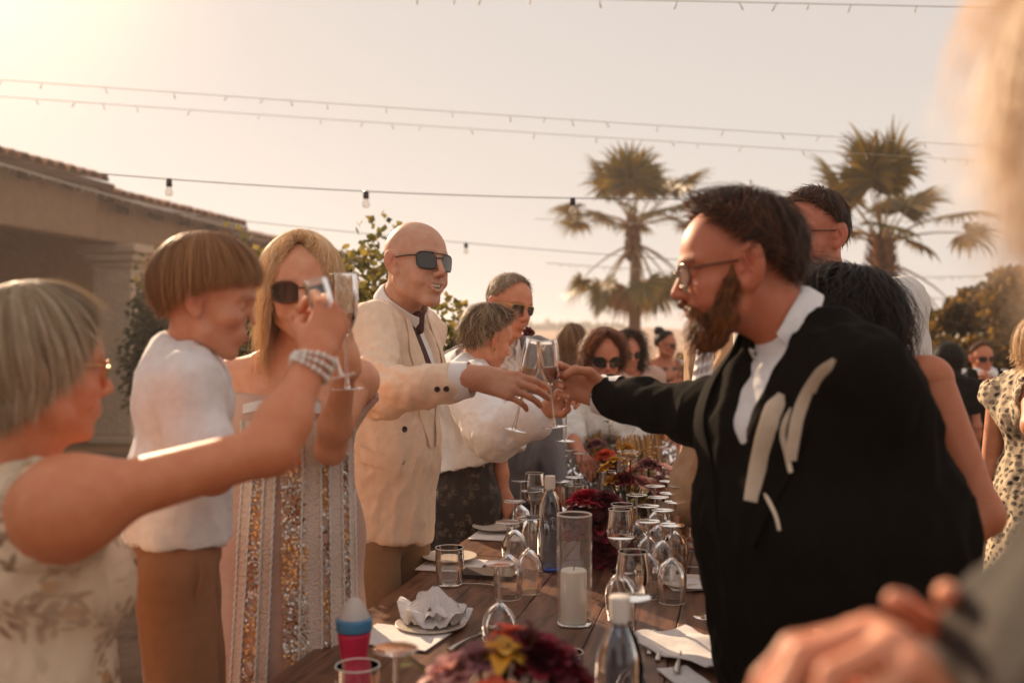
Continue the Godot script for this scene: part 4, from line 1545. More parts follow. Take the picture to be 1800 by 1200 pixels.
func bearded_man() -> void:
	var o := {"fwd": Vector3(-0.86, 0, 0.5), "neck": at(1400, 585, 1.85), "pelvis": at(1478, 1130, 1.86), "half": 0.2, "cd": 0.15, "wd": 0.175, "hd": 0.16, "wide": 1.3}
	o.shR = at(1360, 672, 2.02)
	o.shL = at(1520, 668, 1.68)
	o.elR = at(1242, 730, 2.2)
	o.wrR = at(1062, 695, 2.38)
	o.elL = at(1640, 960, 1.72)
	o.wrL = at(1570, 1180, 1.66)
	var root := person("bearded man with dark hair and glasses in a black suit, leaning in to toast", o)
	var H := Transform3D(facing(Vector3(-0.97, -0.14, -0.08), Vector3(-0.1, 1, 0)), at(1292, 470, 1.85))
	var f := Field.new()
	f.base = lin(196, 116, 84)
	head(f, H, 1.04, {"grin": 0.8, "jaw": 1.05, "nose": 1.0, "long": 1.0, "ear": 1.25, "brow": lin(60, 36, 24)})
	neck(f, H, 1.04, o.neck, 0.062)
	var a := Field.new(); a.base = lin(196, 132, 98)
	forearm(a, at(1130, 700, 2.3), o.wrR)
	hand(a, o.wrR, Vector3(-0.93, 0.36, -0.1), Vector3(0.2, -0.1, 0.97), true, {"curls": [[40, 46, 26], [44, 48, 28], [50, 50, 30], [56, 54, 30]], "thumb": [Vector3(0.024, 0.022, 0.014), Vector3(0.04, 0.052, 0.038), Vector3(0.034, 0.084, 0.058), Vector3(0.014, 0.104, 0.066)]})
	var l := Field.new(); l.base = a.base
	hand(l, o.wrL, Vector3(-0.9, 0.2, 0.2), Vector3(0.3, 0.3, -0.9), false)
	body(root, o, f, [a, l], M.skin, 0.0035, 0.004)
	# hair, curly on top, and beard
	hair(root, H, 1.04, {"axis": Vector3(0, 1, -0.35), "ends": [58.0, 82.0, 116.0], "hang": [0.0, 0.0, 0.0], "rad": Vector3(0.088, 0.102, 0.113), "n": 5200, "w": 0.001, "short": 0.7, "colors": [lin(62, 36, 22), lin(82, 48, 28), lin(50, 30, 18), lin(120, 70, 38)], "messy": 0.011, "sweep": 0.5, "seed": 9, "ragged": 5.0}, M.hair)
	beard(root, H, 1.04, [lin(134, 78, 38), lin(96, 56, 30), lin(170, 108, 56), lin(80, 48, 26)])
	shades(root, H, 1.04, {"w": 0.026, "h": 0.02, "lens": M.clear_lens, "rim": M.tortoise, "pilot": 0.05, "square": 0.2, "thick": 0.0022, "z": 0.106})
	var fw: Vector3 = Vector3(o.fwd).normalized()
	var s := Field.new()
	trunk(s, o, 0.004)
	s.noise = wool; s.stretch = Vector3(12, 6, 12); s.amp = 0.006
	later([s], [0.012], hang("shirt", null, M.white_cotton, root), root.position)
	var ax: Vector3 = (H * Vector3(0.0, -0.06, -0.03) - o.neck).normalized()
	collar(root, o.neck + ax * 0.006 + fw * 0.008, ax, fw, 0.067, 0.042, M.white_cotton, 0.04, 26.0, "shirt_collar")
	var j := Field.new()
	trunk(j, o, 0.022, 0.14)
	j.cone(o.pelvis - o.u * 0.14, o.waist, 0.2, 0.2, 0.06, o.r, 1.25)
	sleeve(j, o.shR, o.elR, at(1078, 698, 2.37), 0.078, 0.07, 0.052)
	sleeve(j, o.shL, o.elL, Vector3(o.elL).lerp(o.wrL, 0.9), 0.08, 0.07, 0.052)
	j.cone(o.neck + o.u * 0.07 - fw * 0.02, o.neck - o.u * 0.05 + fw * 0.03, 0.07, 0.06, 0.03, Vector3.ZERO, 1.0, 1)
	j.cone(o.neck - o.u * 0.02 + fw * 0.12, o.neck - o.u * 0.27 + fw * 0.22, 0.05, 0.006, 0.02, Vector3.ZERO, 1.0, 1)
	j.cut(o.pelvis - UP * 0.16, Vector3.DOWN, 0.012)
	j.noise = wool; j.stretch = Vector3(8, 4, 8); j.amp = 0.008; j.fine = 0.002; j.ridge = 0.028
	later([j], [0.009], hang("jacket", null, M.black_wool, root), root.position)
	for e in [1.0, -1.0]:
		var c: Vector3 = o.chest
		var la := [o.neck + o.r * 0.08 * e + fw * 0.02, c + o.r * 0.09 * e + UP * 0.0, o.waist + o.r * 0.03 * e + UP * 0.0]
		var lb := [o.neck + o.r * 0.11 * e, c + o.r * 0.155 * e + UP * 0.03, o.waist + o.r * 0.05 * e]
		hang("lapel", laid(j, la, lb, -fw, 0.01, 0.007, root.position, 6, 16), M.black_wool, root)
	# loose ivory ribbons that hang down the front
	var cam := -Vector3(480.0, -160.0, -1752.0).normalized()
	for q in [[[1374, 684], [1352, 740], [1332, 810], [1314, 898], 0.021], [[1474, 622], [1436, 668], [1406, 730], [1392, 815], 0.017], [[1392, 712], [1376, 760], [1384, 800], [1392, 838], 0.006], [[1340, 880], [1352, 900], [1364, 925], [1370, 950], 0.004]]:
		var line := []
		for k in 4: line.append(at(q[k][0], q[k][1], 1.5))
		var path := PackedVector3Array()
		for k in 25: path.append(j.meet(along_line(line, k / 24.0) + cam * 0.2, -cam, 0.9) + cam * 0.02)
		for pass_ in 4:
			for k in range(1, 24): path[k] = (path[k - 1] + path[k] * 2.0 + path[k + 1]) / 4.0
		var radii := PackedFloat32Array()
		for k in 25:
			radii.append(q[4] * 0.85 * (1.0 - 0.25 * pow(k / 24.0, 2.0)) * (0.35 + 0.65 * smoothstep(0.0, 0.2, k / 24.0)))
			path[k] -= root.position
		var rs := Shape.new()
		rs.tube(path, radii, 14, true, 0.09, Vector3(1, 0.3, 0))
		hang("ivory_ribbon", rs.mesh(), M.ivory_satin, root)
	var cu := Shape.new()
	cu.tube(PackedVector3Array([at(1090, 699, 2.36), at(1066, 696, 2.38), at(1052, 692, 2.39)]), PackedFloat32Array([0.046, 0.043, 0.042]), 20, false, 1.15)
	for k in cu.v.size(): cu.v[k] -= root.position
	hang("shirt_cuff", cu.mesh(), M.white_cotton, root)
	trousers(root, o, M.black_wool)
	held_glass("flute", "champagne glass of pink wine in the bearded man's hand, touching the tilted one", at(965, 641, 2.31), Vector3(-0.1, 0.99, 0.0), "blush_wine", 0.42, 0.86)

func beard(root: Node3D, H: Transform3D, s: float, colors: Array) -> void:
	var r := RandomNumberGenerator.new(); r.seed = 12
	var core := Field.new()
	core.base = colors[0]
	var P := func(x: float, y: float, z: float) -> Vector3: return H * (Vector3(x, y, z) * s)
	core.ball(P.call(0, -0.104, 0.06), Vector3(0.038, 0.034, 0.033) * s, 0.03, H.basis)
	for e in [-1.0, 1.0]:
		core.cone(P.call(e * 0.07, 0.004, 0.012), P.call(e * 0.065, -0.03, 0.014), 0.0055 * s, 0.011 * s, 0.02)
		core.cone(P.call(e * 0.066, -0.03, 0.018), P.call(e * 0.05, -0.085, 0.035), 0.012 * s, 0.024 * s, 0.02)
		core.cone(P.call(e * 0.05, -0.085, 0.035), P.call(0, -0.108, 0.062), 0.022 * s, 0.029 * s, 0.02)
		core.cone(P.call(0, -0.053, 0.101), P.call(e * 0.03, -0.068, 0.085), 0.0065 * s, 0.006 * s, 0.008)
		core.cone(P.call(e * 0.03, -0.066, 0.085), P.call(e * 0.034, -0.095, 0.07), 0.007 * s, 0.014 * s, 0.014)
	core.noise = wool; core.stretch = Vector3.ONE * 60.0; core.amp = 0.004
	var part := hang("beard", null, M.hair, root)
	later([core], [0.004], part, root.position)
	var st := Shape.new()
	for k in 2600:
		var e := -1.0 if r.randf() < 0.5 else 1.0
		var t := r.randf()
		var p: Vector3 = P.call(e * lerpf(0.07, 0.0, t * t) + r.randf_range(-0.012, 0.012), lerpf(-0.02, -0.112, t) + r.randf_range(-0.02, 0.02), lerpf(0.0, 0.08, t) + r.randf_range(-0.015, 0.02))
		var g := core.grad(p)
		p = core.meet(p + g * 0.03, -g, 0.06)
		st.tint = colors[r.randi() % colors.size()]
		var d: Vector3 = (g * 0.5 + Vector3.DOWN * 0.9 + H.basis.z * 0.2 + Vector3(r.randf_range(-0.3, 0.3), 0, r.randf_range(-0.3, 0.3))).normalized()
		var side := d.cross(g).normalized() * 0.0008
		var len := r.randf_range(0.012, 0.03)
		var q := p - g * 0.002 - root.position
		var a := st.vert(q - side); var b := st.vert(q + side)
		var c := st.vert(q + d * len * 0.6 + g * 0.004 - side * 0.7); var c2 := st.vert(q + d * len * 0.6 + g * 0.004 + side * 0.7)
		var z := st.vert(q + d * len + Vector3.DOWN * 0.003)
		st.quad(a, b, c2, c); st.tri(c, c2, z)
	var so := hang("strands", st.mesh(), M.hair, part)
	so.set_meta("kind", "stuff")

func white_shirt_woman() -> void:
	var o := {"fwd": Vector3(0.86, 0, -0.5), "neck": at(822, 648, 3.78), "pelvis": at(812, 838, 3.86), "half": 0.17, "hd": 0.118, "wide": 1.4}
	o.shR = at(826, 684, 3.62)
	o.elR = at(866, 764, 3.46)
	o.wrR = at(958, 722, 3.3)
	o.elL = at(880, 770, 3.9)
	o.wrL = at(884, 868, 3.82)
	var root := person("short-haired woman with her back turned, in a white shirt and dark floral skirt", o)
	var H := Transform3D(facing(Vector3(0.82, -0.3, -0.5), Vector3(0.1, 1, 0)), at(858, 594, 3.76))
	var f := Field.new()
	f.base = lin(216, 146, 112)
	head(f, H, 0.94, {"grin": 0.5})
	neck(f, H, 0.94, o.neck, 0.05)
	var a := Field.new(); a.base = lin(200, 134, 100)
	forearm(a, at(925, 738, 3.34), o.wrR, 0.9)
	hand(a, o.wrR, Vector3(0.8, 0.6, 0.1), Vector3(0.2, -0.2, 0.95), true, GRIP.merged({"s": 0.92}))
	var l := Field.new(); l.base = a.base
	forearm(l, at(878, 800, 3.86), o.wrL, 0.95)
	hand(l, o.wrL, Vector3(0.3, -0.6, 0.4), Vector3(0.2, -0.8, -0.2), false, {"s": 0.9})
	body(root, o, f, [a, l], M.skin, 0.004, 0.0045, true)
	hair(root, H, 0.94, {"axis": Vector3(0, 1, -0.35), "ends": [62.0, 84.0, 122.0], "rad": Vector3(0.087, 0.102, 0.108), "n": 4600, "w": 0.001, "short": 0.75, "colors": [lin(128, 100, 72), lin(164, 138, 108), lin(98, 72, 50), lin(190, 168, 140)], "messy": 0.014, "sweep": 0.4, "seed": 21, "hang": [0.02, 0.0, 0.02]}, M.hair)
	var ear := H * (Vector3(-0.082, -0.045, -0.004) * 0.94)
	beads(root, "earring", ear, Vector3(0.8, 0, 0.6), UP, 0.008, 0.004, 7, M.gold)
	var j := garment(root, o, "shirt", M.white_cotton, {"woman": true, "ease": 0.03, "low": 0.02, "amp": 0.012, "fine": 0.002, "stretch": Vector3(8, 3, 8), "cut_radii": [0.062, 0.056, 0.046], "sleeves": 1.72, "cell": 0.009})
	j.cut(o.pelvis + UP * 0.045, Vector3(0.25, -1, 0.0), 0.01)
	var ax: Vector3 = (H * Vector3(0, -0.06, -0.03) - o.neck).normalized()
	collar(root, o.neck + ax * 0.0, ax, o.fwd, 0.064, 0.05, M.white_cotton, 0.05, 30.0, "shirt_collar")
	var sk := Field.new()
	sk.cone(o.pelvis + UP * 0.1, o.pelvis - UP * 0.1, 0.1, 0.135, 0.05, o.pr, 1.4)
	sk.cone(o.pelvis - UP * 0.1, o.pelvis - UP * 0.75, 0.135, 0.19, 0.05, o.pr, 1.3)
	sk.cut(o.pelvis - UP * 0.72, Vector3.DOWN)
	sk.noise = wool; sk.stretch = Vector3(11, 1.5, 11); sk.amp = 0.012
	later([sk], [0.012], hang("skirt", null, M.rose_skirt, root), root.position)
	shoes(root, o, M.shoe_leather)
	var d: Vector3 = (o.wrR - o.elR).normalized()
	for k in 5:
		beads(root, "bracelet", o.wrR - d * (0.004 + 0.009 * k), (d + Vector3(0.2 * sin(k * 2.0), 0.2 * cos(k * 1.7), 0)).normalized(), Vector3(0, 1, 0), 0.031, 0.0028, 40, [M.silver, M.gold, M.silver, M.pearl, M.gold][k])
	held_glass("flute", "slim glass raised by the white-shirted woman, seen below the two clinking glasses", at(996, 690, 3.3), Vector3(0.02, 1, 0.03), "champagne", 0.4, 0.95)

func old_man() -> void:
	var o := {"fwd": Vector3(0.5, 0, 0.86), "neck": at(876, 606, 4.14), "pelvis": at(880, 860, 4.3), "half": 0.185, "cd": 0.118, "wd": 0.12, "hd": 0.115}
	o.shR = at(806, 648, 4.1)
	o.shL = at(944, 628, 4.25)
	var root := person("older man in sunglasses, grey suit with a dark red buttonhole flower, leaning forward", o)
	var H := Transform3D(facing(Vector3(0.66, -0.2, 0.72), Vector3(0.15, 1, 0)), at(897, 537, 4.05))
	var f := Field.new()
	f.base = lin(206, 136, 102)
	head(f, H, 0.98, {"grin": 0.7, "nose": 1.25, "jaw": 1.02, "long": 1.08})
	neck(f, H, 0.98, o.neck, 0.06)
	var l := Field.new(); l.base = f.base
	idle_hand(l, o, "L"); idle_hand(l, o, "R")
	body(root, o, f, [l], M.skin, 0.004, 0.006)
	hair(root, H, 0.98, {"axis": Vector3(0, 1, -0.5), "ends": [64.0, 92.0, 114.0], "sharp": 2.6, "ragged": 5.0, "rad": Vector3(0.081, 0.093, 0.102), "n": 3000, "w": 0.001, "short": 0.5, "colors": [lin(176, 150, 122), lin(206, 184, 158), lin(150, 124, 98)], "messy": 0.006, "sweep": 0.2, "seed": 31}, M.hair)
	shades(root, H, 0.98, {"w": 0.028, "h": 0.019, "pilot": 0.4, "bar": true, "thick": 0.0016, "rim": M.gold})
	var fw: Vector3 = Vector3(o.fwd).normalized()
	var s := Field.new()
	trunk(s, o, 0.006)
	later([s], [0.014], hang("shirt", null, M.pale_pattern, root), root.position)
	var ax: Vector3 = (H * Vector3(0, -0.06, -0.02) - o.neck).normalized()
	collar(root, o.neck + ax * 0.0 + fw * 0.01, ax, o.fwd, 0.066, 0.045, M.white_cotton, 0.042, 20.0, "shirt_collar")
	var j := Field.new()
	trunk(j, o, 0.024, 0.14)
	sleeve(j, o.shR, o.elR, Vector3(o.elR).lerp(o.wrR, 0.92), 0.078, 0.068, 0.054)
	sleeve(j, o.shL, o.elL, Vector3(o.elL).lerp(o.wrL, 0.92), 0.078, 0.068, 0.054)
	j.cone(o.neck + o.u * 0.07, o.neck - o.u * 0.05 + fw * 0.03, 0.068, 0.062, 0.03, Vector3.ZERO, 1.0, 1)
	j.cone(o.neck - o.u * 0.02 + fw * 0.1, o.neck - o.u * 0.36 + fw * 0.2, 0.085, 0.02, 0.02, Vector3.ZERO, 1.0, 1)
	j.noise = wool; j.stretch = Vector3(9, 4, 9); j.amp = 0.009; j.ridge = 0.014
	later([j], [0.01], hang("jacket", null, M.grey_wool, root), root.position)
	for e in [1.0, -1.0]:
		var c: Vector3 = o.chest
		hang("lapel", laid(j, [o.neck + o.r * 0.08 * e, c + o.r * 0.07 * e, o.waist + o.r * 0.012 * e], [o.neck + o.r * 0.11 * e, c + o.r * 0.135 * e + UP * 0.03, o.waist + o.r * 0.035 * e], -fw, 0.009, 0.006, root.position, 5, 12), M.grey_wool, root)
	var fl := Shape.new()
	bloom(fl, j.meet(at(930, 584, 4.0), Vector3(0, 0, -1.0)) + fw * 0.012, fw, 0.034, [lin(112, 22, 30), lin(84, 14, 26)], 4, 8, 51)
	for k in fl.v.size(): fl.v[k] -= root.position
	hang("buttonhole_flower", fl.mesh(), M.petal, root)
	trousers(root, o, M.grey_wool)

# simple guests further back
func guest(label: String, o: Dictionary, hd: Dictionary, hr: Dictionary, wear: Array) -> Node3D:
	var root := person(label, o)
	var H := Transform3D(facing(hd.fwd, hd.get("up", UP)), hd.at)
	var s: float = hd.get("s", 0.95)
	var f := Field.new()
	f.base = hd.skin
	head(f, H, s, hd)
	neck(f, H, s, o.neck, hd.get("neck", 0.049))
	var woman: bool = o.get("woman", false)
	if o.get("bare", false): trunk(f, o, -0.003, 0.0, woman)
	var arms := []
	for e in ["R", "L"]:
		var a := Field.new(); a.base = Color(hd.skin).darkened(0.06)
		if o.has("wr" + e):
			arm(a, o["sh" + e], o["el" + e], o["wr" + e], 0.9, o.get("fat", 1.0))
			hand(a, o["wr" + e], o.get("dir" + e, (o["wr" + e] - o["el" + e]).normalized()), o.get("palm" + e, Vector3(0, -0.6, -0.4)), e == "R", (GRIP if o.get("grip", "") == e else {}).merged({"s": 0.92}))
		else:
			idle_hand(a, o, e, 0.92)
			arm(a, o["sh" + e], o["el" + e], o["wr" + e], 0.88)
		arms.append(a)
	body(root, o, f, arms, M.skin, hd.get("cell", 0.0055), 0.007, woman)
	if not hr.is_empty(): hair(root, H, s, hr, M.hair)
	if hd.has("shades"): shades(root, H, s, hd.shades)
	for w in wear:
		garment(root, o, w[0], M[w[1]], w[2])
	if o.get("trousers", "") != "": trousers(root, o, M[o.trousers], 0.02)
	else: shoes(root, o, M.shoe_leather)
	o.H = H
	return root

func back_guests() -> void:
	# auburn woman bent over the table
	var o := {"fwd": Vector3(0.15, 0, 0.98), "neck": at(1058, 690, 4.95), "pelvis": at(1030, 850, 5.25), "half": 0.17, "woman": true, "elR": at(1000, 760, 4.75), "wrR": at(1022, 800, 4.5), "elL": at(1120, 770, 4.95), "wrL": at(1080, 810, 4.7)}
	var g := guest("auburn-haired woman in big dark sunglasses and a white top, bent over the table", o, {"fwd": Vector3(0.1, -0.34, 0.93), "at": at(1063, 625, 4.85), "skin": lin(206, 130, 98), "cell": 0.0045, "shades": {"w": 0.032, "h": 0.026, "pilot": 0.2, "thick": 0.003}},
		{"axis": Vector3(0, 1, 0.0), "ends": [36.0, 96.0, 118.0], "hang": [0.0, 0.1, 0.14], "rad": Vector3(0.092, 0.105, 0.11), "n": 3400, "w": 0.0014, "colors": [lin(112, 58, 32), lin(142, 80, 44), lin(88, 44, 26), lin(176, 108, 62)], "messy": 0.014, "curl": 0.01, "seed": 61},
		[["top", "white_linen", {"woman": true, "ease": 0.022, "sleeves": 1.25, "amp": 0.012, "scoop": 0.075, "cell": 0.013}], ["skirt", "white_linen", {"woman": true, "ease": 0.02, "sleeves": 0.0, "above": -0.15, "skirt": [0.7, 0.2, 1.3], "cell": 0.018}]])
	beads(g, "earring", o.H * Vector3(-0.08, -0.06, 0.0), Vector3(0, 0, 1), UP, 0.013, 0.005, 9, M.gold)
	# curly dark woman
	guest("dark curly-haired woman in sunglasses and a pale pink top, behind the auburn-haired woman", {"fwd": Vector3(0.4, 0, 0.9), "neck": at(1108, 652, 6.3), "pelvis": at(1108, 800, 6.35), "half": 0.165, "woman": true},
		{"fwd": Vector3(0.3, -0.2, 0.93), "at": at(1103, 619, 6.25), "skin": lin(200, 128, 98), "shades": {"w": 0.03, "h": 0.022}},
		{"ends": [42.0, 100.0, 118.0], "hang": [0.0, 0.16, 0.18], "rad": Vector3(0.095, 0.108, 0.114), "n": 2400, "w": 0.0018, "wave": 0.1, "colors": [lin(52, 32, 22), lin(80, 48, 30), lin(38, 24, 18), lin(122, 74, 44)], "messy": 0.02, "curl": 0.03, "seed": 62},
		[["dress", "blush_cloth", {"woman": true, "ease": 0.02, "sleeves": 1.0, "scoop": 0.08, "skirt": [0.6, 0.22, 1.3], "cell": 0.018}]])
	# woman seen from behind
	guest("brown-haired woman in a black top seen from behind, beyond the grey-suited man", {"fwd": Vector3(0.25, 0, -0.97), "neck": at(1006, 640, 7.2), "pelvis": at(1006, 790, 7.2), "half": 0.165, "woman": true},
		{"fwd": Vector3(0.3, 0, -0.95), "at": at(1006, 602, 7.2), "skin": lin(200, 128, 98), "cell": 0.007},
		{"ends": [60.0, 104.0, 125.0], "hang": [0.0, 0.1, 0.14], "rad": Vector3(0.094, 0.108, 0.114), "n": 1300, "w": 0.0028, "colors": [lin(120, 84, 56), lin(148, 108, 74), lin(94, 62, 42), lin(176, 136, 98)], "messy": 0.012, "curl": 0.01, "seed": 63},
		[["dress", "black_cloth", {"woman": true, "ease": 0.02, "sleeves": 1.0, "scoop": 0.08, "skirt": [0.6, 0.22, 1.3], "cell": 0.02}]])
	# woman with a bun
	var b := {"fwd": Vector3(0.55, 0, 0.83), "neck": at(1168, 631, 9.3), "pelvis": at(1164, 722, 9.3), "half": 0.165, "woman": true, "bare": true, "elR": at(1146, 692, 9.15), "wrR": at(1178, 676, 9.0), "elL": at(1190, 690, 9.1), "wrL": at(1196, 656, 9.0), "dirL": Vector3(0.1, 0.9, 0.2), "palmL": Vector3(-0.7, 0, -0.5), "grip": "L"}
	g = guest("woman with a dark hair bun, sunglasses and green halter top, arms folded round a glass", b, {"fwd": Vector3(0.8, -0.1, 0.58), "at": at(1172, 606, 9.2), "skin": lin(190, 118, 84), "shades": {"w": 0.028, "h": 0.02}},
		{"ends": [50.0, 84.0, 112.0], "rad": Vector3(0.086, 0.1, 0.106), "n": 900, "w": 0.0028, "colors": [lin(46, 28, 22), lin(64, 40, 30), lin(36, 22, 18)], "messy": 0.006, "seed": 64}, [["halter_dress", "green_leaf_cloth", {"woman": true, "ease": 0.012, "sleeves": 0.0, "above": -0.05, "skirt": [0.65, 0.24, 1.2], "cell": 0.02}]])
	var bun := Field.new()
	bun.base = lin(46, 28, 22)
	bun.ball(b.H * Vector3(0.0, 0.115, -0.085), Vector3(0.05, 0.045, 0.05), 0.01)
	bun.ball(b.H * Vector3(0.01, 0.135, -0.12), Vector3(0.03, 0.025, 0.035), 0.02)
	bun.noise = wool; bun.stretch = Vector3.ONE * 40.0; bun.amp = 0.008
	later([bun], [0.008], hang("hair_bun", null, M.hair, g), g.position)
	for e in [1.0, -1.0]:
		var hs := Shape.new()
		hs.tube(PackedVector3Array([b.chest + b.r * 0.06 * e + Vector3(b.fwd) * 0.1 - UP * 0.06 - g.position, b.chest + b.r * 0.055 * e + Vector3(b.fwd) * 0.095 + UP * 0.03 - g.position, b.neck + b.r * 0.045 * e - UP * 0.0 - g.position]), PackedFloat32Array([0.045, 0.032, 0.012]), 8, true, 0.35, b.r)
		hang("halter_strap", hs.mesh(), M.green_leaf_cloth, g)
	held_glass("flute", "pale drink in a slim glass held by the woman with the bun", at(1196, 645, 8.95), Vector3(0, 1, 0), "champagne", 0.5, 1.0)
	# tan jacket behind the beard
	var tj := {"fwd": Vector3(-0.8, 0, 0.5), "neck": at(1322, 590, 3.25), "pelvis": at(1345, 900, 3.3), "half": 0.18, "trousers": "tan_linen"}
	g = guest("guest in a tan jacket over a ruffled white blouse, half hidden behind the bearded man", tj, {"fwd": Vector3(-0.8, -0.1, 0.3), "at": at(1322, 500, 3.25), "skin": lin(206, 140, 108)},
		{"ends": [60.0, 100.0, 125.0], "hang": [0.0, 0.04, 0.05], "n": 900, "w": 0.002, "colors": [lin(120, 84, 56), lin(94, 62, 42)], "seed": 65}, [["blouse", "white_cotton", {"ease": 0.008, "sleeves": 0.0, "low": 0.0}], ["jacket", "tan_linen", {"ease": 0.03, "cell": 0.012}]])
	var rf := Shape.new()
	for k in 3:
		var pts := PackedVector3Array()
		for q in 24:
			var t := q / 23.0
			var x0 := 1226.0 + k * 9.0 - 14.0 * t
			var x1 := 1240.0 + k * 8.0 - 4.0 * t
			var y := lerpf(612.0, 700.0, t)
			for c in 5:
				var p := at(lerpf(x0, x1, c / 4.0), y, 2.98 - 0.025 * sin(c / 4.0 * PI) - 0.01 * sin(t * 30.0 + c + k))
				pts.append(p - g.position)
		rf.slab(pts, 5, Vector3(0, 0, 1), 0.003)
	hang("ruffle", rf.mesh(), M.white_cotton, g)
	# tall man with glasses
	guest("tall man with short brown hair, stubble and dark-rimmed glasses in a white shirt", {"fwd": Vector3(-0.7, 0, 0.7), "neck": at(1452, 512, 2.86), "pelvis": at(1470, 880, 2.9), "half": 0.2, "cd": 0.115, "trousers": "brown_chino"},
		{"fwd": Vector3(-0.82, -0.04, 0.55), "at": at(1428, 414, 2.8), "s": 1.0, "skin": lin(192, 116, 88), "neck": 0.06, "cell": 0.004, "grin": 0.5, "stubble": lin(96, 58, 40), "shades": {"w": 0.027, "h": 0.019, "rim": M.tortoise, "lens": M.clear_lens, "thick": 0.003}},
		{"axis": Vector3(0, 1, -0.3), "ends": [70.0, 92.0, 116.0], "rad": Vector3(0.083, 0.1, 0.103), "n": 1800, "w": 0.0014, "short": 0.6, "colors": [lin(74, 44, 28), lin(96, 60, 38), lin(56, 34, 22), lin(126, 80, 50)], "messy": 0.008, "sweep": 0.3, "seed": 66},
		[["shirt", "white_linen", {"ease": 0.02, "amp": 0.01, "cell": 0.01}]])
	# woman with black curls, her back to the table
	var c := {"fwd": Vector3(-0.7, 0, -0.7), "neck": at(1520, 650, 2.2), "pelvis": at(1600, 1040, 2.25), "half": 0.17, "woman": true, "cd": 0.1, "wd": 0.09, "fat": 1.12, "bare": true}
	c.shR = at(1632, 668, 2.08)
	c.elR = at(1728, 905, 1.98)
	c.wrR = at(1570, 990, 1.96)
	guest("woman with loose black curls and bare arms, close behind the bearded man's shoulder", c, {"fwd": Vector3(-0.85, -0.1, -0.4), "at": at(1482, 580, 2.2), "skin": lin(190, 112, 74)},
		{"ends": [60.0, 104.0, 128.0], "hang": [0.04, 0.14, 0.17], "rad": Vector3(0.1, 0.112, 0.12), "n": 5000, "w": 0.0013, "wave": 0.12, "colors": [lin(26, 18, 15), lin(34, 23, 19), lin(44, 29, 24), lin(62, 40, 32)], "messy": 0.026, "curl": 0.026, "seed": 67},
		[["dress", "black_cloth", {"woman": true, "ease": 0.014, "sleeves": 0.0, "above": 0.0, "skirt": [0.7, 0.22, 1.3], "cell": 0.014}]])
	# far right group
	guest("dark-haired woman seen from behind at the far right, hair pinned up", {"fwd": Vector3(0.3, 0, -0.95), "neck": at(1668, 668, 7.6), "pelvis": at(1668, 790, 7.6), "half": 0.16, "woman": true},
		{"fwd": Vector3(0.2, 0, -0.98), "at": at(1668, 634, 7.6), "skin": lin(196, 124, 92), "cell": 0.008},
		{"ends": [60.0, 100.0, 125.0], "hang": [0.0, 0.06, 0.08], "rad": Vector3(0.1, 0.115, 0.12), "n": 1000, "w": 0.003, "colors": [lin(36, 24, 20), lin(52, 34, 28)], "messy": 0.012, "seed": 68},
		[["dress", "black_cloth", {"woman": true, "sleeves": 0.5, "skirt": [0.6, 0.22, 1.3], "cell": 0.022}]])
	var y := {"fwd": Vector3(0.1, 0, 1), "neck": at(1730, 654, 8.4), "pelvis": at(1728, 768, 8.4), "half": 0.18, "trousers": "black_cloth", "elR": at(1706, 712, 8.3), "wrR": at(1740, 690, 8.1), "elL": at(1756, 712, 8.3), "wrL": at(1746, 682, 8.1), "dirR": Vector3(0.6, 0.4, 0), "dirL": Vector3(-0.3, 0.8, 0), "grip": "R"}
	g = guest("young man in dark sunglasses, black waistcoat and tie, holding a drink at far right", y, {"fwd": Vector3(0.05, -0.1, 1), "at": at(1728, 629, 8.4), "s": 1.0, "skin": lin(206, 128, 92), "neck": 0.056, "shades": {"w": 0.03, "h": 0.022}},
		{"ends": [48.0, 78.0, 110.0], "rad": Vector3(0.084, 0.1, 0.104), "n": 700, "w": 0.003, "short": 0.6, "colors": [lin(112, 66, 40), lin(86, 50, 32)], "messy": 0.01, "seed": 69},
		[["shirt", "white_cotton", {"ease": 0.012, "cell": 0.016}], ["waistcoat", "black_cloth", {"ease": 0.022, "sleeves": 0.0, "scoop": 0.1, "cell": 0.018}]])
	var tie := Shape.new()
	tie.tube(PackedVector3Array([Vector3(y.neck) + Vector3(0.012, -0.02, 0.09) - g.position, Vector3(y.neck) + Vector3(0.014, -0.1, 0.14) - g.position, Vector3(y.neck) + Vector3(0.016, -0.2, 0.145) - g.position]), PackedFloat32Array([0.022, 0.028, 0.03]), 8, true, 0.4, Vector3.RIGHT)
	hang("tie", tie.mesh(), M.black_cloth, g)
	held_glass("flute", "amber drink in a glass held by the young man in the waistcoat", at(1749, 668, 8.05), Vector3(0, 1, 0), "champagne", 0.7, 1.0)
	# woman in the spotted dress
	var p := {"fwd": Vector3(0.65, 0, -0.5), "neck": at(1846, 668, 3.62), "pelvis": at(1852, 860, 3.66), "half": 0.18, "woman": true, "cd": 0.112, "hd": 0.13, "fat": 1.2}
	p.shR = at(1826, 690, 3.45)
	p.elR = at(1822, 748, 3.36)
	p.wrR = at(1920, 735, 3.3)
	g = guest("blonde woman in a sleeveless black and cream leopard-spotted dress at the right edge", p, {"fwd": Vector3(0.8, -0.1, -0.35), "at": at(1854, 610, 3.6), "skin": lin(214, 146, 112)},
		{"ends": [60.0, 100.0, 122.0], "hang": [0.0, 0.04, 0.06], "rad": Vector3(0.095, 0.108, 0.114), "n": 1800, "w": 0.002, "colors": [lin(212, 178, 136), lin(234, 206, 168), lin(186, 148, 104)], "messy": 0.016, "curl": 0.012, "seed": 70},
		[["dress", "leopard", {"woman": true, "ease": 0.022, "sleeves": 0.0, "scoop": 0.085, "skirt": [0.75, 0.24, 1.25], "cell": 0.011, "amp": 0.008}]])

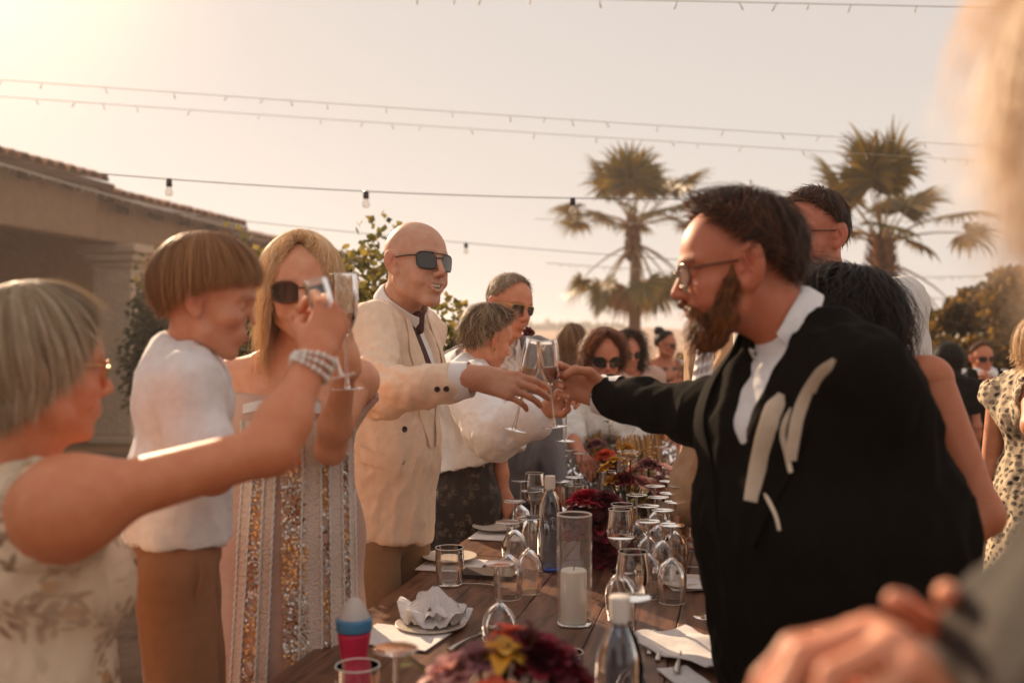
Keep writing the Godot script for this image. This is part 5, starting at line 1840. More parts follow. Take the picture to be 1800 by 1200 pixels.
func near_guest() -> void:
	# close to the lens on the right, out of focus: light hair, a grey knit sleeve, hands brought together
	var o := {"fwd": Vector3(-0.45, 0, -0.9), "neck": at(2140, 720, 0.62), "pelvis": Vector3(0.46, 0.86, -0.6), "half": 0.17, "woman": true}
	o.shL = at(2300, 1200, 0.62)
	o.elL = at(2090, 1500, 0.62)
	o.wrL = at(1705, 1330, 0.62)
	o.shR = o.neck + Vector3(0.17, -0.06, -0.06)
	o.elR = at(2050, 1500, 0.78)
	o.wrR = at(1880, 1320, 0.68)
	var root := person("very close blond guest in a grey knit, blurred, hands together at the right edge", o)
	var H := Transform3D(facing(Vector3(-0.12, -0.05, -0.98)), at(2090, 215, 0.58))
	var f := Field.new(); f.base = lin(216, 140, 106)
	head(f, H, 0.96, {"grin": 0.5})
	neck(f, H, 0.96, o.neck, 0.05)
	var a := Field.new(); a.base = lin(220, 148, 114)
	forearm(a, at(1880, 1560, 0.6), o.wrL, 0.95)
	hand(a, o.wrL, Vector3(-0.6, 0.8, 0.0), Vector3(-0.8, -0.6, 0.25), false, {"s": 1.0, "curls": [[62, 34, 16], [68, 38, 18], [74, 42, 20], [80, 46, 22]], "spread": [7, 2, -4, -10]})
	var b := Field.new(); b.base = a.base
	forearm(b, at(2080, 1450, 0.68), o.wrR, 0.95)
	hand(b, o.wrR, Vector3(-0.78, 0.62, 0.0), Vector3(-0.1, -0.1, 1.0), true, {"s": 0.95, "curls": [[12, 30, 20], [10, 24, 18], [12, 26, 18], [16, 34, 22]], "spread": [7, 2, -4, -10]})
	body(root, o, f, [a, b], M.skin, 0.005, 0.004, true)
	hair(root, H, 0.96, {"ends": [66.0, 108.0, 128.0], "hang": [0.0, 0.11, 0.12], "rad": Vector3(0.094, 0.108, 0.114), "n": 4200, "w": 0.001, "colors": [lin(236, 216, 190), lin(244, 228, 206), lin(224, 198, 166), lin(248, 236, 220)], "messy": 0.014, "curl": 0.01, "seed": 81}, M.hair)
	garment(root, o, "knit_sweater", M.grey_knit, {"woman": true, "ease": 0.016, "sleeves": 1.5, "cell": 0.01, "cut_radii": [0.06, 0.056, 0.05]})
	trousers(root, o, M.black_cloth)

# ---------------------------------------------------------------- glass and table ware
const TOP := 0.75
const ALONG := Vector3(0.2223, 0, -0.975)

func table_at(px: float, py: float) -> Vector3:
	return at(px, py, (EYE - TOP) * FOCAL / (py - 600.0))

const BOWLS := {
	"wine": [[0.0052, 0.088], [0.014, 0.094], [0.028, 0.106], [0.037, 0.124], [0.0405, 0.145], [0.0395, 0.165], [0.036, 0.19], [0.0335, 0.208]],
	"flute": [[0.0045, 0.112], [0.012, 0.12], [0.02, 0.134], [0.026, 0.155], [0.0285, 0.18], [0.029, 0.2], [0.0285, 0.222], [0.0275, 0.236]],
	"coupe": [[0.0048, 0.09], [0.016, 0.095], [0.034, 0.104], [0.045, 0.118], [0.0495, 0.138], [0.05, 0.15]],
}

func stem_glass(kind: String, label: String, liquid := "", fill := 0.5) -> Node3D:
	var t := thing("wine_glass" if kind == "wine" else "champagne_glass", label, "glass", Vector3.ZERO)
	var b: Array = BOWLS[kind]
	var foot_y: float = b[0][1]
	var s := Shape.new()
	var pr := PackedVector2Array()
	for q in b: pr.append(Vector2(q[0], q[1]))
	var rim: Vector2 = pr[pr.size() - 1]
	# a closed wall about a millimetre thick
	for k in range(pr.size() - 1, -1, -1): pr.append(pr[k] - Vector2(minf(0.0011, pr[k].x * 0.4), -0.0012 if k == 0 else 0.0))
	s.lathe(pr, 36)
	hang("bowl", s.mesh(), M.clear_glass, t)
	var rs := Shape.new()
	var ring := PackedVector2Array()
	for k in 9:
		var a := TAU * k / 8
		ring.append(rim + Vector2(cos(a), sin(a)) * 0.0011)
	rs.lathe(ring, 32)
	hang("rim", rs.mesh(), M.glass_rim, t)
	var st := Shape.new()
	st.lathe(PackedVector2Array([Vector2(0.0, 0.004), Vector2(0.0075, 0.004), Vector2(0.0045, 0.012), Vector2(0.0034, 0.03), Vector2(0.0032, foot_y * 0.6), Vector2(0.0042, foot_y - 0.006), Vector2(0.0062, foot_y), Vector2(0.003, foot_y + 0.003), Vector2(0.0, foot_y + 0.003)]), 14)
	hang("stem", st.mesh(), M.solid_glass, t)
	var ft := Shape.new()
	ft.lathe(PackedVector2Array([Vector2(0.0, 0.0), Vector2(0.033, 0.0), Vector2(0.0345, 0.0012), Vector2(0.033, 0.0024), Vector2(0.012, 0.0042), Vector2(0.0, 0.0056)]), 28)
	hang("foot", ft.mesh(), M.solid_glass, t)
	if liquid != "":
		var top := lerpf(foot_y, rim.y, fill)
		var lp := PackedVector2Array([Vector2(0.0, foot_y + 0.005)])
		for q in b:
			if q[1] > foot_y and q[1] < top: lp.append(Vector2(q[0] - 0.0014, q[1]))
		var edge := 0.02
		for k in b.size() - 1:
			if b[k][1] <= top and b[k + 1][1] >= top: edge = lerpf(b[k][0], b[k + 1][0], (top - b[k][1]) / (b[k + 1][1] - b[k][1]))
		lp.append(Vector2(edge - 0.0014, top))
		lp.append(Vector2(edge * 0.9, top - 0.0006))
		lp.append(Vector2(0.0, top - 0.0006))
		var ls := Shape.new()
		ls.lathe(lp, 28)
		hang("drink", ls.mesh(), M[liquid], t)
	return t

# a glass whose bowl centre is at p, its axis along up
func held_glass(kind: String, label: String, p: Vector3, up: Vector3, liquid: String, fill := 0.42, scale := 1.0) -> Node3D:
	var t := stem_glass(kind, label, liquid, fill)
	var y := up.normalized()
	var x := y.cross(Vector3.BACK).normalized()
	t.transform = Transform3D(Basis(x, y, x.cross(y)).scaled(Vector3.ONE * scale), p)
	t.position = p - y * 0.17 * scale
	return t

# ---------------------------------------------------------------- flowers
# a bloom of rings of cupped petals round an axis
func bloom(s: Shape, c: Vector3, ax: Vector3, r: float, colors: Array, rings := 4, each := 9, seed_ := 1, cup := 0.9) -> void:
	var g := RandomNumberGenerator.new(); g.seed = seed_
	var y := ax.normalized()
	var x := (Vector3.RIGHT if absf(y.x) < 0.8 else Vector3.UP)
	x = (x - y * x.dot(y)).normalized()
	var z := x.cross(y)
	for k in rings:
		var t := (k + 1.0) / rings
		var lean := lerpf(0.25, 1.45, t) * cup
		var n := maxi(4, int(each * (0.55 + 0.45 * t)))
		for j in n:
			var a := TAU * (j + 0.5 * (k % 2) + g.randf_range(-0.2, 0.2)) / n
			var out := x * cos(a) + z * sin(a)
			var side := -x * sin(a) + z * cos(a)
			var len := r * lerpf(0.75, 1.05, t) * g.randf_range(0.85, 1.1)
			var wid := r * lerpf(0.3, 0.46, t)
			s.tint = Color(colors[g.randi() % colors.size()]) * g.randf_range(0.8, 1.35)
			var pts := PackedVector3Array()
			for q in 4:
				var u := q / 3.0
				var le := lean * (0.35 + 0.75 * u)
				var p := c + out * (r * 0.06 + len * u * sin(le)) + y * (len * u * cos(le) * 0.8 - r * 0.25 * t)
				var w := wid * sin(PI * (0.16 + 0.74 * u))
				for e in [-1.0, 0.0, 1.0]:
					pts.append(p + side * w * e + (y * cos(le) * 0.0 - out * cos(le) + y * sin(le)) * absf(e) * w * 0.45)
			s.grid(pts, 3)

func spray(s: Shape, a: Vector3, b: Vector3, n: int, size: float, colors: Array, seed_: int) -> void:
	var g := RandomNumberGenerator.new(); g.seed = seed_
	s.tint = lin(96, 92, 44)
	s.tube(PackedVector3Array([a, a.lerp(b, 0.5) + Vector3(0, 0.01, 0), b]), PackedFloat32Array([0.002, 0.0015, 0.001]), 5)
	for k in n:
		var t := 0.25 + 0.75 * k / n
		var p := a.lerp(b, t)
		var d := Vector3(g.randf_range(-1, 1), g.randf_range(-0.2, 1), g.randf_range(-1, 1)).normalized()
		s.tint = colors[g.randi() % colors.size()]
		s.leaf(p, d * size, d.cross(UP).normalized() * size * 0.32, Vector3(0, -size * 0.2, 0))

func arrangement(label: String, where: Vector3, parts: Array, group := "") -> Node3D:
	var t := thing("flower_arrangement", label, "flowers", where, group)
	var v := Shape.new()
	v.lathe(PackedVector2Array([Vector2(0, 0.0), Vector2(0.04, 0.0), Vector2(0.048, 0.03), Vector2(0.046, 0.08), Vector2(0.05, 0.09), Vector2(0.044, 0.086), Vector2(0.0, 0.06)]), 18)
	hang("vase", v.mesh(), M.booklet, t)
	var fill := Shape.new()
	var g := RandomNumberGenerator.new(); g.seed = int(where.x * 1000.0) + 7
	for j in 130:
		var d := Vector3(g.randfn(), absf(g.randfn()) * 0.6, g.randfn()).normalized()
		fill.tint = [lin(84, 84, 42), lin(110, 98, 46), lin(62, 66, 34), lin(104, 44, 40)][g.randi() % 4]
		var p0 := Vector3(0, 0.08, 0) + d * Vector3(0.085, 0.1, 0.075) * g.randf_range(0.5, 1.0)
		fill.leaf(p0, (d + Vector3(g.randfn(), g.randfn(), g.randfn()) * 0.4).normalized() * 0.034, d.cross(Vector3(g.randfn(), g.randfn(), g.randfn())).normalized() * 0.011, Vector3(0, -0.008, 0))
	hang("foliage", fill.mesh(), M.leafy, t).set_meta("kind", "stuff")
	var k := 0
	for p in parts:
		k += 1
		var s := Shape.new()
		if p[0] == "spray":
			spray(s, p[1], p[2], p[3], p[4], p[5], 300 + k)
			hang("leaf_spray", s.mesh(), M.leafy, t)
			continue
		var ax: Vector3 = (p[1] - Vector3(0, 0.02, 0)).normalized()
		bloom(s, p[1], ax, p[2], p[3], p[4], p[5], 200 + k + int(where.z * 100.0), p[6] if p.size() > 6 else 0.9)
		hang("bloom", s.mesh(), M.petal, t)
		var st := Shape.new()
		st.tint = lin(70, 78, 40)
		st.tube(PackedVector3Array([Vector3(0, 0.06, 0), Vector3(p[1]) * 0.6 + Vector3(0, 0.02, 0), p[1]]), PackedFloat32Array([0.003]), 5)
		hang("stem", st.mesh(), M.leafy, t)
	return t

func on_table(lateral: float, along: float, y := TOP) -> Vector3:
	return Vector3(0.975, 0, 0.2223) * lateral + ALONG * along + UP * y

func tables() -> void:
	var t := thing("dining_table", "nearest length of the long dark plank table, under the candle vase", "table", on_table(-0.448, 1.95, 0))
	t.rotation.y = -0.2242
	var w := 0.996 / 5.0
	var k := 0
	for j in 5:
		var s := Shape.new()
		var pts := 14
		var x := (j - 2) * w
		s.box(Vector3(w - 0.002, 0.034, 2.397), Transform3D(Basis.IDENTITY, Vector3(x, TOP - 0.017, 0)), 0.002)
		for q in s.uv.size():
			var p := s.v[q]
			s.uv[q] = Vector2(p.z * 0.5 + j * 0.37, p.x * 2.5 + j * 0.3)
		hang("plank", s.mesh(true), M["table_wood_%d" % (j % 3)], t)
	var a := Shape.new()
	for e in [-1.0, 1.0]:
		a.box(Vector3(0.025, 0.08, 2.2), Transform3D(Basis.IDENTITY, Vector3(e * 0.44, TOP - 0.075, 0)))
		a.box(Vector3(0.85, 0.08, 0.025), Transform3D(Basis.IDENTITY, Vector3(0, TOP - 0.075, e * 1.08)))
	hang("apron", a.mesh(true), M.timber, t)
	for x in [-0.43, 0.43]:
		for z in [-1.07, 1.07]:
			var l := Shape.new()
			l.box(Vector3(0.07, TOP - 0.035, 0.07), Transform3D(Basis.IDENTITY, Vector3(x, (TOP - 0.035) / 2, z)), 0.006)
			hang("leg", l.mesh(true), M.timber, t)
	dup(t, "middle length of the long plank table, holding the dark red flowers", on_table(-0.448, 4.352, 0), -0.2242)
	dup(t, "farthest length of the long plank table, by the auburn-haired woman", on_table(-0.448, 6.754, 0), -0.2242)

func tumbler(r := 0.04, h := 0.105, fill := 0.0) -> Node3D:
	var t := thing("tumbler", "", "glass", Vector3.ZERO)
	var s := Shape.new()
	s.lathe(PackedVector2Array([Vector2(r * 0.86, 0.008), Vector2(r * 0.97, h * 0.3), Vector2(r * 1.03, h * 0.62), Vector2(r, h), Vector2(r - 0.0018, h), Vector2(r * 1.03 - 0.002, h * 0.62), Vector2(r * 0.97 - 0.002, h * 0.3), Vector2(r * 0.86 - 0.002, 0.009)]), 34)
	hang("wall", s.mesh(), M.clear_glass, t)
	var b := Shape.new()
	b.lathe(PackedVector2Array([Vector2(0, 0), Vector2(r * 0.82, 0), Vector2(r * 0.88, 0.004), Vector2(r * 0.86, 0.009), Vector2(0, 0.008)]), 26)
	hang("base", b.mesh(), M.solid_glass, t)
	var ring := PackedVector2Array()
	for k in 9: ring.append(Vector2(r, h) + Vector2(cos(TAU * k / 8), sin(TAU * k / 8)) * 0.0013)
	var rs := Shape.new()
	rs.lathe(ring, 30)
	hang("rim", rs.mesh(), M.glass_rim, t)
	if fill > 0.0:
		var w := Shape.new()
		w.lathe(PackedVector2Array([Vector2(0, 0.0095), Vector2(r * 0.85, 0.0095), Vector2(r * 0.95, h * fill), Vector2(0, h * fill)]), 24)
		hang("water", w.mesh(), M.water, t)
	return t

func candle_vase(label: String, p: Vector3, h: float, lit_h: float, r := 0.0435) -> void:
	var t := thing("candle_vase", label, "candle holder", p)
	var s := Shape.new()
	s.lathe(PackedVector2Array([Vector2(r, 0.004), Vector2(r, h * 0.5), Vector2(r, h), Vector2(r - 0.0034, h), Vector2(r - 0.0034, h * 0.5), Vector2(r - 0.0034, 0.008)]), 40)
	hang("wall", s.mesh(), M.glass, t)
	var ring := PackedVector2Array()
	for k in 9: ring.append(Vector2(r - 0.0017, h) + Vector2(cos(TAU * k / 8), sin(TAU * k / 8)) * 0.0022)
	var rs := Shape.new()
	rs.lathe(ring, 36)
	hang("rim", rs.mesh(), M.glass_rim, t)
	var b := Shape.new()
	b.lathe(PackedVector2Array([Vector2(0, 0), Vector2(r - 0.002, 0), Vector2(r, 0.003), Vector2(r - 0.001, 0.0075), Vector2(0, 0.007)]), 32)
	hang("base", b.mesh(), M.solid_glass, t)
	if lit_h > 0.0:
		var c := thing("pillar_candle", label.replace("glass", "ivory candle standing in the glass").replace("cylinder ", "cylinder, "), "candle", p + Vector3(-0.002, 0.0082, 0))
		c.set_meta("label", "ivory pillar candle inside the tall glass cylinder in front" if lit_h > 0.1 else "short candle inside the far glass cylinder")
		var cs := Shape.new()
		cs.lathe(PackedVector2Array([Vector2(0, 0), Vector2(r * 0.74, 0), Vector2(r * 0.75, lit_h * 0.97), Vector2(r * 0.7, lit_h), Vector2(r * 0.5, lit_h + 0.002), Vector2(r * 0.3, lit_h - 0.005), Vector2(0, lit_h - 0.006)]), 30)
		hang("wax", cs.mesh(), M.wax, c)
		var wk := Shape.new()
		wk.tube(PackedVector3Array([Vector3(0, lit_h - 0.007, 0), Vector3(0.001, lit_h + 0.006, 0), Vector3(0.004, lit_h + 0.01, 0)]), PackedFloat32Array([0.0011]), 6)
		hang("wick", wk.mesh(), M.black_plastic, c)

func bottle(label: String, p: Vector3) -> Node3D:
	var t := thing("water_bottle", label, "bottle", p)
	var s := Shape.new()
	var wall := PackedVector2Array([Vector2(0.036, 0.012), Vector2(0.039, 0.02), Vector2(0.0395, 0.165), Vector2(0.037, 0.195), Vector2(0.028, 0.222), Vector2(0.0175, 0.24), Vector2(0.0145, 0.252)])
	for k in range(wall.size() - 1, -1, -1): wall.append(wall[k] - Vector2(0.0022, 0.0))
	s.lathe(wall, 36)
	hang("body", s.mesh(), M.bottle_glass, t)
	var b := Shape.new()
	b.lathe(PackedVector2Array([Vector2(0, 0), Vector2(0.034, 0), Vector2(0.0385, 0.005), Vector2(0.037, 0.0125), Vector2(0, 0.01)]), 28)
	hang("base", b.mesh(), M.blue_glass, t)
	var w := Shape.new()
	w.lathe(PackedVector2Array([Vector2(0, 0.0135), Vector2(0.0355, 0.0135), Vector2(0.038, 0.022), Vector2(0.0383, 0.115), Vector2(0, 0.115)]), 28)
	hang("water", w.mesh(), M.water, t)
	var c := Shape.new()
	c.lathe(PackedVector2Array([Vector2(0.0155, 0.25), Vector2(0.0165, 0.252), Vector2(0.0165, 0.286), Vector2(0.0155, 0.289), Vector2(0, 0.289)]), 24)
	hang("cap", c.mesh(), M.cap_white, t)
	var nk := Shape.new()
	nk.lathe(PackedVector2Array([Vector2(0.0172, 0.243), Vector2(0.0182, 0.246), Vector2(0.0172, 0.2495)]), 20)
	hang("collar_ring", nk.mesh(), M.steel, t)
	return t

func plate() -> Node3D:
	var t := thing("side_plate", "", "plate", Vector3.ZERO)
	var s := Shape.new()
	s.lathe(PackedVector2Array([Vector2(0, 0.0), Vector2(0.05, 0.0), Vector2(0.058, 0.003), Vector2(0.086, 0.011), Vector2(0.0875, 0.0135), Vector2(0.085, 0.0138), Vector2(0.06, 0.0065), Vector2(0.05, 0.005), Vector2(0, 0.0048)]), 40)
	t.set_meta("kind_of", 1)
	t.remove_meta("kind_of")
	var o := hang("dish", s.mesh(), M.china, t)
	return t

func napkin(label: String, p: Vector3, r: float, h: float, seed_: int, m: Material) -> void:
	var t := thing("napkin", label, "napkin", p)
	var g := RandomNumberGenerator.new(); g.seed = seed_
	var s := Shape.new()
	# three loose layers of cloth gathered to a peak
	for layer in 3:
		var pts := PackedVector3Array()
		var ph := g.randf() * TAU
		var rows := 12
		var cols := 64
		for j in rows + 1:
			var u := float(j) / rows
			for k in cols:
				var a := TAU * k / cols
				var fold := sin(a * 5.0 + ph + layer * 2.0) * 0.5 + sin(a * 9.0 + ph * 2.0) * 0.3 + ripple.get_noise_2d(cos(a) * 2.0 + seed_, sin(a) * 2.0 + layer * 7.0) * 1.2
				var rr := r * (0.08 + u * (0.95 - 0.17 * layer)) * (1.0 + 0.16 * fold * u)
				var y := h * (0.35 + 0.22 * layer) * pow(1.0 - u, 0.6) + h * 0.42 * u * u * maxf(0.0, fold + 0.35) + 0.012 * layer * (1.0 - u) + 0.002
				pts.append(Vector3(cos(a) * rr, y, sin(a) * rr))
		s.grid(pts, cols, true, true)
	hang("cloth", s.mesh(), m, t)

func sheet(called: String, label: String, cat: String, p: Vector3, w: float, d: float, turn: float, m: Material, thick := 0.003, wave := 0.006, group := "") -> void:
	var t := thing(called, label, cat, p, group)
	t.rotation.y = turn
	var pts := PackedVector3Array()
	var n := 12
	for j in n + 1:
		for k in n + 1:
			var x := (float(k) / n - 0.5) * w
			var z := (float(j) / n - 0.5) * d
			pts.append(Vector3(x, thick + wave * (0.5 + 0.5 * ripple.get_noise_2d(x * 6.0 + p.x * 9.0, z * 6.0 + p.z * 9.0)), z))
	var s := Shape.new()
	s.slab(pts, n + 1, UP, thick)
	hang("leaf_of_cloth" if wave > 0.003 else "cover", s.mesh(), m, t)

func cutlery(kind: String, label: String, p: Vector3, turn: float, group := "") -> void:
	var t := thing(kind, label, kind, p, group)
	t.rotation.y = turn
	var h := Shape.new()
	var path := PackedVector3Array()
	for k in 8:
		var u := k / 7.0
		path.append(Vector3(0, 0.004 + 0.004 * sin(u * PI), 0.1 - 0.135 * u))
	h.tube(path, PackedFloat32Array([0.0065, 0.007, 0.006, 0.005, 0.004, 0.0034, 0.003, 0.003]), 8, true, 0.35, Vector3.RIGHT)
	hang("handle", h.mesh(), M.steel, t)
	var b := Shape.new()
	if kind == "fork":
		b.tube(PackedVector3Array([Vector3(0, 0.005, -0.032), Vector3(0, 0.003, -0.045), Vector3(0, 0.004, -0.06)]), PackedFloat32Array([0.003, 0.01, 0.012]), 10, true, 0.14, Vector3.RIGHT)
		for x in [-0.009, -0.003, 0.003, 0.009]:
			b.tube(PackedVector3Array([Vector3(x, 0.004, -0.058), Vector3(x, 0.003, -0.08), Vector3(x * 0.95, 0.007, -0.1)]), PackedFloat32Array([0.0022, 0.0019, 0.0009]), 6)
	elif kind == "spoon":
		b.tube(PackedVector3Array([Vector3(0, 0.005, -0.032), Vector3(0, 0.003, -0.045), Vector3(0, 0.002, -0.062), Vector3(0, 0.003, -0.08), Vector3(0, 0.006, -0.09)]), PackedFloat32Array([0.003, 0.013, 0.018, 0.014, 0.002]), 12, true, 0.16, Vector3.RIGHT)
	else:
		b.tube(PackedVector3Array([Vector3(0, 0.005, -0.033), Vector3(0.001, 0.005, -0.06), Vector3(0.002, 0.005, -0.1), Vector3(0.0, 0.005, -0.125)]), PackedFloat32Array([0.004, 0.009, 0.01, 0.003]), 8, true, 0.12, Vector3.RIGHT)
	hang("blade" if kind == "knife" else ("tines" if kind == "fork" else "bowl"), b.mesh(), M.steel, t)

var standing := []

# a free spot on the table near the given one, so that round things do not run into each other
func spot(px: float, py: float, r: float) -> Vector3:
	var p := table_at(px, py)
	for pass_ in 40:
		var free := true
		for q in standing:
			var d: Vector3 = p - q[0]
			var need: float = r + q[1]
			if d.length() < need:
				free = false
				var away := d.normalized() if d.length() > 0.002 else Vector3(1, 0, 0)
				p += away.rotated(UP, 0.35) * (need - d.length() + 0.001)
		if free: break
	standing.append([p, r])
	return p

func lay_table() -> void:
	tables()
	for q in [[872, 1450, 0.06], [1046, 990, 0.06], [1104, 940, 0.05], [1078, 878, 0.05], [1140, 905, 0.05], [1118, 838, 0.05], [1010, 1098, 0.046], [1084, 858, 0.045], [1104, 892, 0.046], [967, 1002, 0.041], [1090, 1362, 0.041], [1152, 826, 0.041], [622, 1222, 0.037]]:
		standing.append([table_at(q[0], q[1]), q[2]])
	var wine := stem_glass("wine", "")
	var flute := stem_glass("flute", "")
	var over := func(src: Node3D, label: String, px: float, py: float, high: float, first := false, group := "", sc := 1.0) -> void:
		var p := spot(px, py, 0.039)
		var o: Node3D = src if first else dup(src, label, p, 0.0, group)
		o.set_meta("label", label)
		if group != "": o.set_meta("group", group)
		o.transform = Transform3D(Basis(Vector3.RIGHT, PI).scaled(Vector3.ONE * sc), p + UP * (high * sc + 0.0014))
	over.call(wine, "upturned wine glass beside the tumbler, right of a pair", 930, 1042, 0.208, true)
	over.call(wine, "upturned wine glass left of the pair, nearer the tumbler", 893, 1052, 0.208)
	over.call(wine, "upturned wine glass in front of the napkin plate, behind the near flowers", 878, 1155, 0.208)
	over.call(wine, "upturned wine glass just right of the tall candle cylinder", 1092, 1090, 0.208)
	over.call(wine, "upturned glass left of the smoky bottle, on its own", 934, 974, 0.208)
	over.call(flute, "upturned champagne glass beside the nearest bottle", 1112, 1280, 0.236, true)
	over.call(flute, "upturned champagne glass in front of the pink cup", 695, 1416, 0.236)
	var gl := "upturned glass in the tight cluster left of the black suit"
	for q in [[1140, 1012], [1165, 1022], [1188, 1002], [1158, 990], [1178, 980]]:
		over.call(wine, gl, q[0], q[1], 0.208, false, "glasses clustered left of the black suit")
	gl = "upturned glass among those set out beyond the smoky bottle"
	for q in [[995, 856], [975, 872], [1008, 826], [1000, 872], [1016, 862], [1032, 860], [1022, 880], [1042, 846], [985, 885], [1010, 842], [1024, 832], [1052, 828]]:
		over.call(wine, gl, q[0], q[1], 0.208, false, "glasses set out on the far left of the table")
	gl = "upturned glass on the far right of the table"
	for q in [[1176, 868], [1160, 862], [1190, 846], [1150, 838], [1170, 832], [1186, 822], [1132, 826], [1164, 808], [1140, 806]]:
		over.call(wine, gl, q[0], q[1], 0.208, false, "glasses on the far right of the table")
	gl = "upturned glass amid the plates and tumblers on either side of the smoky bottle"
	for q in [[905, 1000], [948, 968], [1128, 985], [1152, 962], [1176, 950], [1194, 962], [985, 950], [1010, 940], [915, 948], [1140, 1050], [1172, 1058]]:
		over.call(wine, gl, q[0], q[1], 0.208, false, "glasses between the plates mid table")
	# upright
	dup(wine, "upright empty wine glass right of the dark red flowers", spot(1090, 1020, 0.041)).rotation = Vector3.ZERO
	dup(wine, "upright wine glass between the bottle and the glass cluster", spot(1113, 1126, 0.041)).rotation = Vector3.ZERO
	dup(flute, "upright champagne glass half hidden by the edge of the black suit", spot(1243, 1085, 0.041)).rotation = Vector3.ZERO
	dup(wine, "upright wine glass at the far right before the cane chair", spot(1196, 868, 0.041)).rotation = Vector3.ZERO
	var tm := tumbler(0.04, 0.11, 0.42)
	tm.position = spot(790, 1030, 0.042)
	tm.set_meta("label", "low tumbler of water by the plates at the table's left edge")
	dup(tm, "tumbler in the bottom left corner in front of the pink cup", spot(628, 1276, 0.041))
	dup(tm, "tumbler of water behind the pale pink roses", spot(1168, 880, 0.041))
	dup(tm, "tumbler beside the far candle cylinders", spot(1050, 868, 0.041))
	var vt := tumbler(0.029, 0.05)
	vt.position = spot(1001, 1188, 0.03)
	vt.name = numbered("votive_glass")
	tag(vt, "small low votive glass in front of the tall candle cylinder", "glass")
	candle_vase("tall clear glass cylinder holding a candle at the middle of the table", table_at(1010, 1098), 0.272, 0.128)
	candle_vase("glass cylinder farthest back among the flowers", table_at(1084, 858), 0.2, 0.0)
	candle_vase("wider glass cylinder in front of the farthest one", table_at(1104, 892), 0.235, 0.05, 0.045)
	bottle("smoky glass water bottle with white cap and blue base, mid table", table_at(967, 1002))
	bottle("nearest smoky water bottle with a pale cap, blurred at the bottom", table_at(1090, 1362))
	bottle("farthest bottle, small behind the flowers near the cane chair", table_at(1152, 826))
	var pl := plate()
	pl.position = table_at(757, 1104)
	pl.set_meta("label", "plate carrying the crumpled white napkin")
	for q in [[790, 990, "plate behind the water tumbler"], [872, 936, "plate on folded napkins at the left edge, beyond the tumbler"], [950, 884, "farther left plate beside the smoky bottle"], [1218, 1030, "right-hand plate next to the glass cluster"], [1206, 930, "plate holding the folded napkin on the right"], [1210, 878, "farthest right plate, before the cane chair"]]:
		dup(pl, q[2], table_at(q[0], q[1]) + UP * (0.012 if q[0] == 872 or q[0] == 790 else 0.0))
	napkin("big crumpled white napkin heaped on the front plate", table_at(765, 1096) + UP * 0.008, 0.085, 0.075, 3, M.white_cotton)
	napkin("white napkin folded into points on the right-hand plate", table_at(1204, 930) + UP * 0.008, 0.065, 0.085, 8, M.white_cotton)
	sheet("folded_napkin", "flat white napkin under the front plate", "napkin", table_at(703, 1124), 0.2, 0.15, -0.35, M.white_cotton)
	sheet("folded_napkin", "folded napkin under the plate behind the tumbler", "napkin", table_at(795, 996), 0.19, 0.17, -0.2, M.white_cotton)
	sheet("folded_napkin", "folded napkin under the farther left plate stack", "napkin", table_at(880, 944), 0.2, 0.17, -0.2, M.white_cotton)
	sheet("folded_napkin", "sheer white napkin trailing at the lower right edge", "napkin", table_at(1222, 1150), 0.17, 0.28, 0.5, M.white_cotton, 0.003, 0.03)
	sheet("folded_napkin", "white napkin by the fork on the right", "napkin", table_at(1212, 1200), 0.07, 0.16, 0.3, M.white_cotton)
	sheet("folded_napkin", "white napkin on the right edge behind the votive and fork", "napkin", table_at(1222, 1030), 0.16, 0.14, 0.1, M.white_cotton)
	sheet("folded_napkin", "white napkin far left beyond the smoky bottle", "napkin", table_at(965, 862), 0.2, 0.3, -0.2, M.white_cotton)
	sheet("menu_card", "pale menu card lying at the left edge past the plates", "card", table_at(905, 912), 0.13, 0.2, -0.5, M.paper, 0.002, 0.001)
	sheet("booklet", "dark booklet under the menu cards on the left", "booklet", table_at(858, 1012), 0.16, 0.1, -0.2, M.booklet, 0.012, 0.0005)
	sheet("booklet", "dark booklet farther along the left edge", "booklet", table_at(905, 892), 0.16, 0.12, -0.2, M.booklet, 0.012, 0.0005)
	cutlery("fork", "fork lying right of the nearest bottle", table_at(1164, 1140), -0.25)
	cutlery("spoon", "spoon left of the near fork", table_at(1146, 1130), -0.2)
	cutlery("knife", "knife on the napkin beside the black suit", table_at(1196, 1165) + UP * 0.008, -0.25)
	cutlery("knife", "knife lying between the napkin plate and the tall glasses", table_at(828, 1125), -0.5)
	cutlery("fork", "fork at the left edge before the grey booklet", table_at(838, 1030), 1.2)
	cutlery("knife", "knife right of the glass cluster by the plate", table_at(1205, 1000), 1.3)
	cutlery("fork", "fork on the left edge beside the second plate", table_at(845, 920), 1.1)
	# the child's cup
	var cup := thing("sippy_cup", "pink child's cup with a blue collar and clear spout cover", "cup", table_at(622, 1222))
	var b := Shape.new()
	b.lathe(PackedVector2Array([Vector2(0, 0), Vector2(0.031, 0), Vector2(0.034, 0.006), Vector2(0.034, 0.03), Vector2(0.028, 0.06), Vector2(0.0255, 0.075), Vector2(0.029, 0.095), Vector2(0.033, 0.12), Vector2(0.033, 0.127), Vector2(0, 0.127)]), 30)
	hang("beaker", b.mesh(), M.pink_plastic, cup)
	var cl := Shape.new()
	cl.lathe(PackedVector2Array([Vector2(0, 0.1275), Vector2(0.0335, 0.1275), Vector2(0.036, 0.131), Vector2(0.036, 0.149), Vector2(0.033, 0.153), Vector2(0, 0.153)]), 30)
	hang("screw_collar", cl.mesh(), M.blue_plastic, cup)
	var cv := Shape.new()
	cv.lathe(PackedVector2Array([Vector2(0.031, 0.1535), Vector2(0.026, 0.168), Vector2(0.016, 0.184), Vector2(0.009, 0.192), Vector2(0, 0.194)]), 26)
